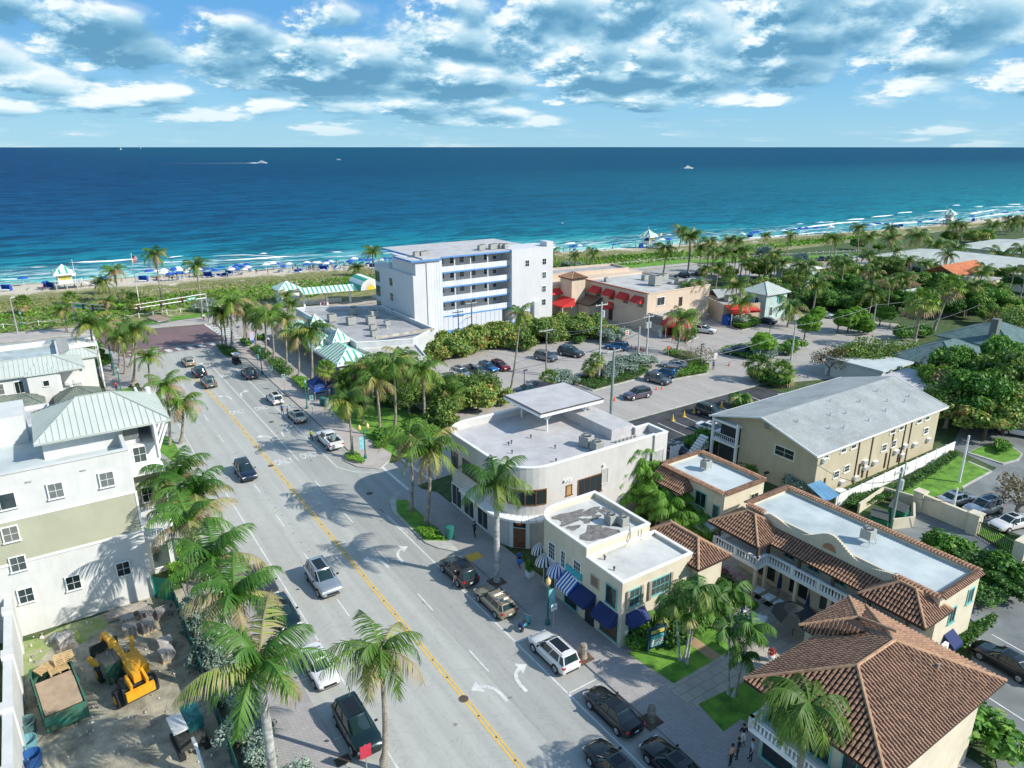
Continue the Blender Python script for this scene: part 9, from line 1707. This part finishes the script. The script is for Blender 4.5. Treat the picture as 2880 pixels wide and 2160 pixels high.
t, s = q('l', 245, 800, .4); r = thing('flower_pot', 'white urn with red flowers on the sunny courtyard', 'planter', t, s, .12); MB().lathe(0, 0, [(.18, 0), (.3, .5), (.28, .55)], 10).obj('pot', M_TRIM, r); child('flowers', leafcloud('flowers', mat('red_flower', (.45, .06, .04), .7), [(0, 0, .8, .35, .35, .3)], 200, .08, 4), r)
M_JCB = mat('machine_yellow', (.75, .36, .02), .45, .1, 1.5); M_MACH = mat('dark_machine', (.05, .055, .05), .6)
r = thing('telehandler', 'yellow telescopic handler with raised boom parked in the sandy yard', 'construction machine', 0.2, 51.8, .05, .22); r.scale = (1.12,) * 3
MB().box(-.7, .7, -2.4, 2.1, .7, 1.2).box(-.75, -.2, -2.3, -1.2, 1.2, 1.6).box(-.9, .9, -2.75, -2.3, .6, 1.5).obj('chassis', M_MACH, r); MB().box(.35, 1.15, -1.3, .8, 1.1, 1.75).box(-.85, .85, -3.0, -2.6, .9, 1.5).obj('engine_hood', M_JCB, r)
MB().prism([(-1.15, -.7), (-.25, -.7), (-.25, .75), (-1.15, .75)], 1.0, 2.5).obj('cab', mat('cab_glass_green', (.02, .06, .045), .1), r); MB().box(-1.2, -.2, -.75, .8, 2.5, 2.58).obj('cab_roof', M_MACH, r)
MB().bar((.05, -2.5, 1.9), (.05, 2.2, 2.2), .42, .5).bar((.05, 1.8, 2.2), (.05, 3.6, 2.0), .3, .36).bar((.05, 3.5, 2.0), (.05, 4.2, 1.3), .34, .3).obj('boom', M_JCB, r); MB().bar((-.45, -2.8, 1.6), (-.45, -1.9, 1.9), .15, .6).bar((.5, -2.8, 1.6), (.5, -1.9, 1.9), .15, .6).obj('boom_mount', M_JCB, r)
objs(MB().bar((-1.0, 1.5, 1.0), (-1.35, 2.4, 1.5), .25, .25).bar((1.0, 1.5, 1.0), (1.45, 2.6, 1.6), .25, .25), 'stabiliser', M_JCB, r)
MB().box(-.9, .9, 4.0, 4.1, .3, 1.2).box(-.5, -.35, 4.1, 5.1, .3, .38).box(.35, .5, 4.1, 5.1, .3, .38).obj('fork_carriage', M_MACH, r)
wm = MB(); wm.tube([(-.22, 0, 0), (-.17, 0, 0), (.17, 0, 0), (.22, 0, 0)], [.52, .6, .6, .52], 18); wm = wm.mesh('wheel', M_TYRE, True); rm = MB().tube([(-.24, 0, 0), (.24, 0, 0)], .28, 12).mesh('rim', M_JCB)
for x in (-1.05, 1.05):
    for y in (-1.8, 1.6): w = child('wheel', wm, r, (x, y, .6)); child('rim', rm, w)
r = thing('skip_container', 'green open skip loaded with boards and wooden pallets', 'skip', -4.0, 52.3, .05, .12)
b = MB(); b.box(-1.25, 1.25, -3.0, 3.0, .3, .5); [b.box(x - .05, x + .05, -3, 3, .3, 1.55) for x in (-1.25, 1.25)]; [b.box(-1.25, 1.25, y - .05, y + .05, .3, 1.55) for y in (-3, 3)]; [b.box(x - .03, x + .03, y - .06, y + .06, .4, 1.5) for x in (-1.33, 1.33) for y in (-2.2, -1.1, 0, 1.1, 2.2)]; b.box(-1.0, 1.0, -3.2, -3.0, .5, .9); b.obj('body', mat('skip_green', (.02, .15, .10), .7, .3, 1.2, col2=(.08, .09, .06)), r)
objs(MB().tube([(-.9, -2.6, .25), (-.6, -2.6, .25)], .22, 10).tube([(.6, -2.6, .25), (.9, -2.6, .25)], .22, 10), 'roller', M_MACH, r); M_PLY = mat('plywood', (.42, .31, .21), .8, .15, 1)
solo('plywood_sheets', MB().box(-1.15, 1.15, -2.6, -.9, 1.35, 1.42).box(-1.15, 1.15, -.85, .6, 1.38, 1.45).box(-1.15, 1.15, .65, 1.4, 1.34, 1.4), M_PLY, 'tan boards covering the green skip', 'boards', -4.0, 52.3, .05, .12)
M_PAL = mat('pallet_wood', (.55, .38, .18), .8, .2, 3)
def pallet(t, s, z, rot, label, tilt=0):
    r = thing('wooden_pallet', label, 'pallet', t, s, z, rot); b = MB()
    for i in range(7): b.box(-.6, .6, -.5 + i * .15, -.4 + i * .15, .12, .14)
    for x in (-.58, 0, .58): b.box(x - .05, x + .05, -.5, .5, 0, .12)
    b.obj('slats', M_PAL, r)
    if tilt: r.rotation_euler = (tilt, 0, ANG + rot)
pallet(-3.8, 54.2, 1.55, .2, 'wooden pallet lying on the boards of the skip'); pallet(-3.4, 54.9, 1.85, .1, 'wooden pallet propped on top of the skip load', .35); pallet(-4.6, 54.9, 1.5, .5, 'broken wooden pallet at the rear left of the skip')
GK = 'wrapped pallets of paving stones'; GL[GK] = 'grey pallet of stacked paving stones in the yard'
M_STN = brickmat('stacked_stones', (.42, .38, .35), (.32, .31, .30), (.17, .16, .15), .3, .2, .03); rs = random.Random(3)
for i, (t, s) in enumerate([(1.2, 59.5), (2.6, 59.7), (3.8, 59.1), (1.2, 58.0), (2.5, 57.7), (-3.3, 59.4), (3.3, 54.6), (3.2, 53.1)]):
    r = thing('paving_pallet', '', 'pallet', t, s, .05, rs.uniform(-.1, .2), GK); AUTO.append(r); MB().box(-.52, .52, -.48, .48, 0, .12).obj('pallet_base', M_PAL, r); b = MB(); hh = rs.uniform(.6, .9)
    for j in range(5): x = rs.uniform(-.04, .04); b.box(-.5 + x, .5 + x, -.46, .46, .12 + hh * j / 5, .12 + hh * (j + 1) / 5 - .015)
    b.obj('stone_stack', M_STN if i < 5 else mat('wrapped_pale_stack', (.48, .45, .42), .6, .3, 3), r)
solo('timber_stack', MB().box(-1.5, 1.5, -.5, .5, .1, .45).box(-1.2, 1.6, -.3, .6, .45, .55), mat('old_timber', (.42, .37, .31), .9, .2, 2), 'long grey stack of boards at the foot of the white building', 'timber', 1.3, 61.0, .05, -.05)
solo('scrap_metal_heap', MB().tube([(-.4, -.3, .1), (0, .1, .6), (.4, .3, .2)], .08, 6).tube([(-.3, .4, .1), (.2, 0, .5), (.5, -.3, .3)], .1, 6).box(-.4, .4, -.3, .3, 0, .3), M_STEEL, 'small heap of shiny metal scrap by the white wall', 'scrap', -3.9, 60.6, .05)
r = thing('mini_excavator', 'mini excavator with white canopy roof at the bottom of the yard', 'construction machine', 3.0, 43.2, .05, .1); MB().box(-.8, .8, -1.0, 1.0, .5, 1.3).obj('body', M_MACH, r); objs(MB().box(-.95, -.6, -1.2, 1.2, 0, .5).box(.6, .95, -1.2, 1.2, 0, .5), 'track', M_TYRE, r); cr_ = MB(); cr_.smooth = True; cr_.box(-1.0, -.1, -.8, 1.0, 1.9, 2.05); cr_.obj('canopy_roof', M_WHITE, r); MB().box(-.05, .95, -.5, 1.4, 1.3, 2.1).obj('cab', mat('teal_cab', (.01, .10, .11), .3), r); MB().bar((0, -1.0, 1.2), (-.2, -2.8, 2.2), .18, .22).bar((-.2, -2.8, 2.2), (-.2, -4.0, .8), .15, .18).obj('boom', M_TRIM, r)
bt_ = [q('i', 210, 1330, .6), q('i', 250, 1590, .6), q('i', 215, 1480, .6)]
for i, ((t, s), c, lb) in enumerate(zip(bt_, [(.10, .20, .20), (.02, .10, .30), (.15, .35, .40)], ['large dark grey-green tub against the yard wall', 'blue tub of rubble against the yard wall', 'pale teal bin against the yard wall'])): r = thing('plastic_tub', lb, 'tub', t, s, .05); MB().lathe(0, 0, [(.45, 0), (.6, 1.0), (.55, 1.0), (.4, .15)], 14).obj('shell', mat('tub_%d' % i, c, .6), r)
t, s = q('i', 180, 1520, .5); solo('ladder', MB().bar((-.2, -1.6, .1), (-.5, 1.4, 1.6), .08, .08).bar((.3, -1.6, .1), (0, 1.4, 1.6), .08, .08).bar((0, -.5, .7), (-.4, -.5, .7), .05, .05), M_STEEL, 'aluminium ladder leaning by the yard wall', 'ladder', t, s)
rg_ = random.Random(9); rb = MB((0, 50))
for i in range(260):
    x, y = rg_.uniform(-5.8, 4.6), rg_.uniform(36, 62); k = rg_.uniform(.03, .12) * (1.6 if y > 58 else 1); rb.tube([(x, y, .03), (x + k * rg_.uniform(-1, 1), y + k, .05 + k)], [k, k * .5], 5, rg_.randint(0, 2))
x, y = wxy(0, 50); o = rb.obj('rubble', [M_STN, mat('old_timber', (.42, .37, .31), .9, .2, 2), mat('pale_chips', (.6, .58, .52), .9)]); o.location = (x, y, .02); o.rotation_euler = (0, 0, ANG); tag(o, 'stones, chips and scraps scattered over the sandy yard', 'rubble', kind='stuff')
ORD = ['first', 'second', 'third', 'fourth', 'fifth', 'sixth', 'seventh', 'eighth', 'ninth', 'tenth', 'eleventh', 'twelfth'] 
def ordw(i):
    n = i + 1
    if n <= 12: return ORD[i]
    return '%d%s' % (n, 'th' if 10 <= n % 100 <= 20 else {1: 'st', 2: 'nd', 3: 'rd'}.get(n % 10, 'th'))
bpy.context.view_layer.update()
byg = {}
for o in AUTO: byg.setdefault((o.get('group', o.name), o.get('base') or GL.get(o.get('group', ''), o.get('label') or o.name.split('.')[0].replace('_', ' '))), []).append(o)
for (g, base), L in byg.items():
    L.sort(key=lambda o: o.location.x / max(1, o.location.y))
    for i, o in enumerate(L):
        o['label'] = base if len(L) == 1 else '%s, %s from the left' % (base, ordw(i))
        if 'base' in o: del o['base']
for o in list(SC.objects):
    for k in ('o', 'base'):
        if k in o: del o[k]
    if o.parent is not None:
        for k in ('label', 'category', 'group'):
            if k in o and k != 'label': del o[k]
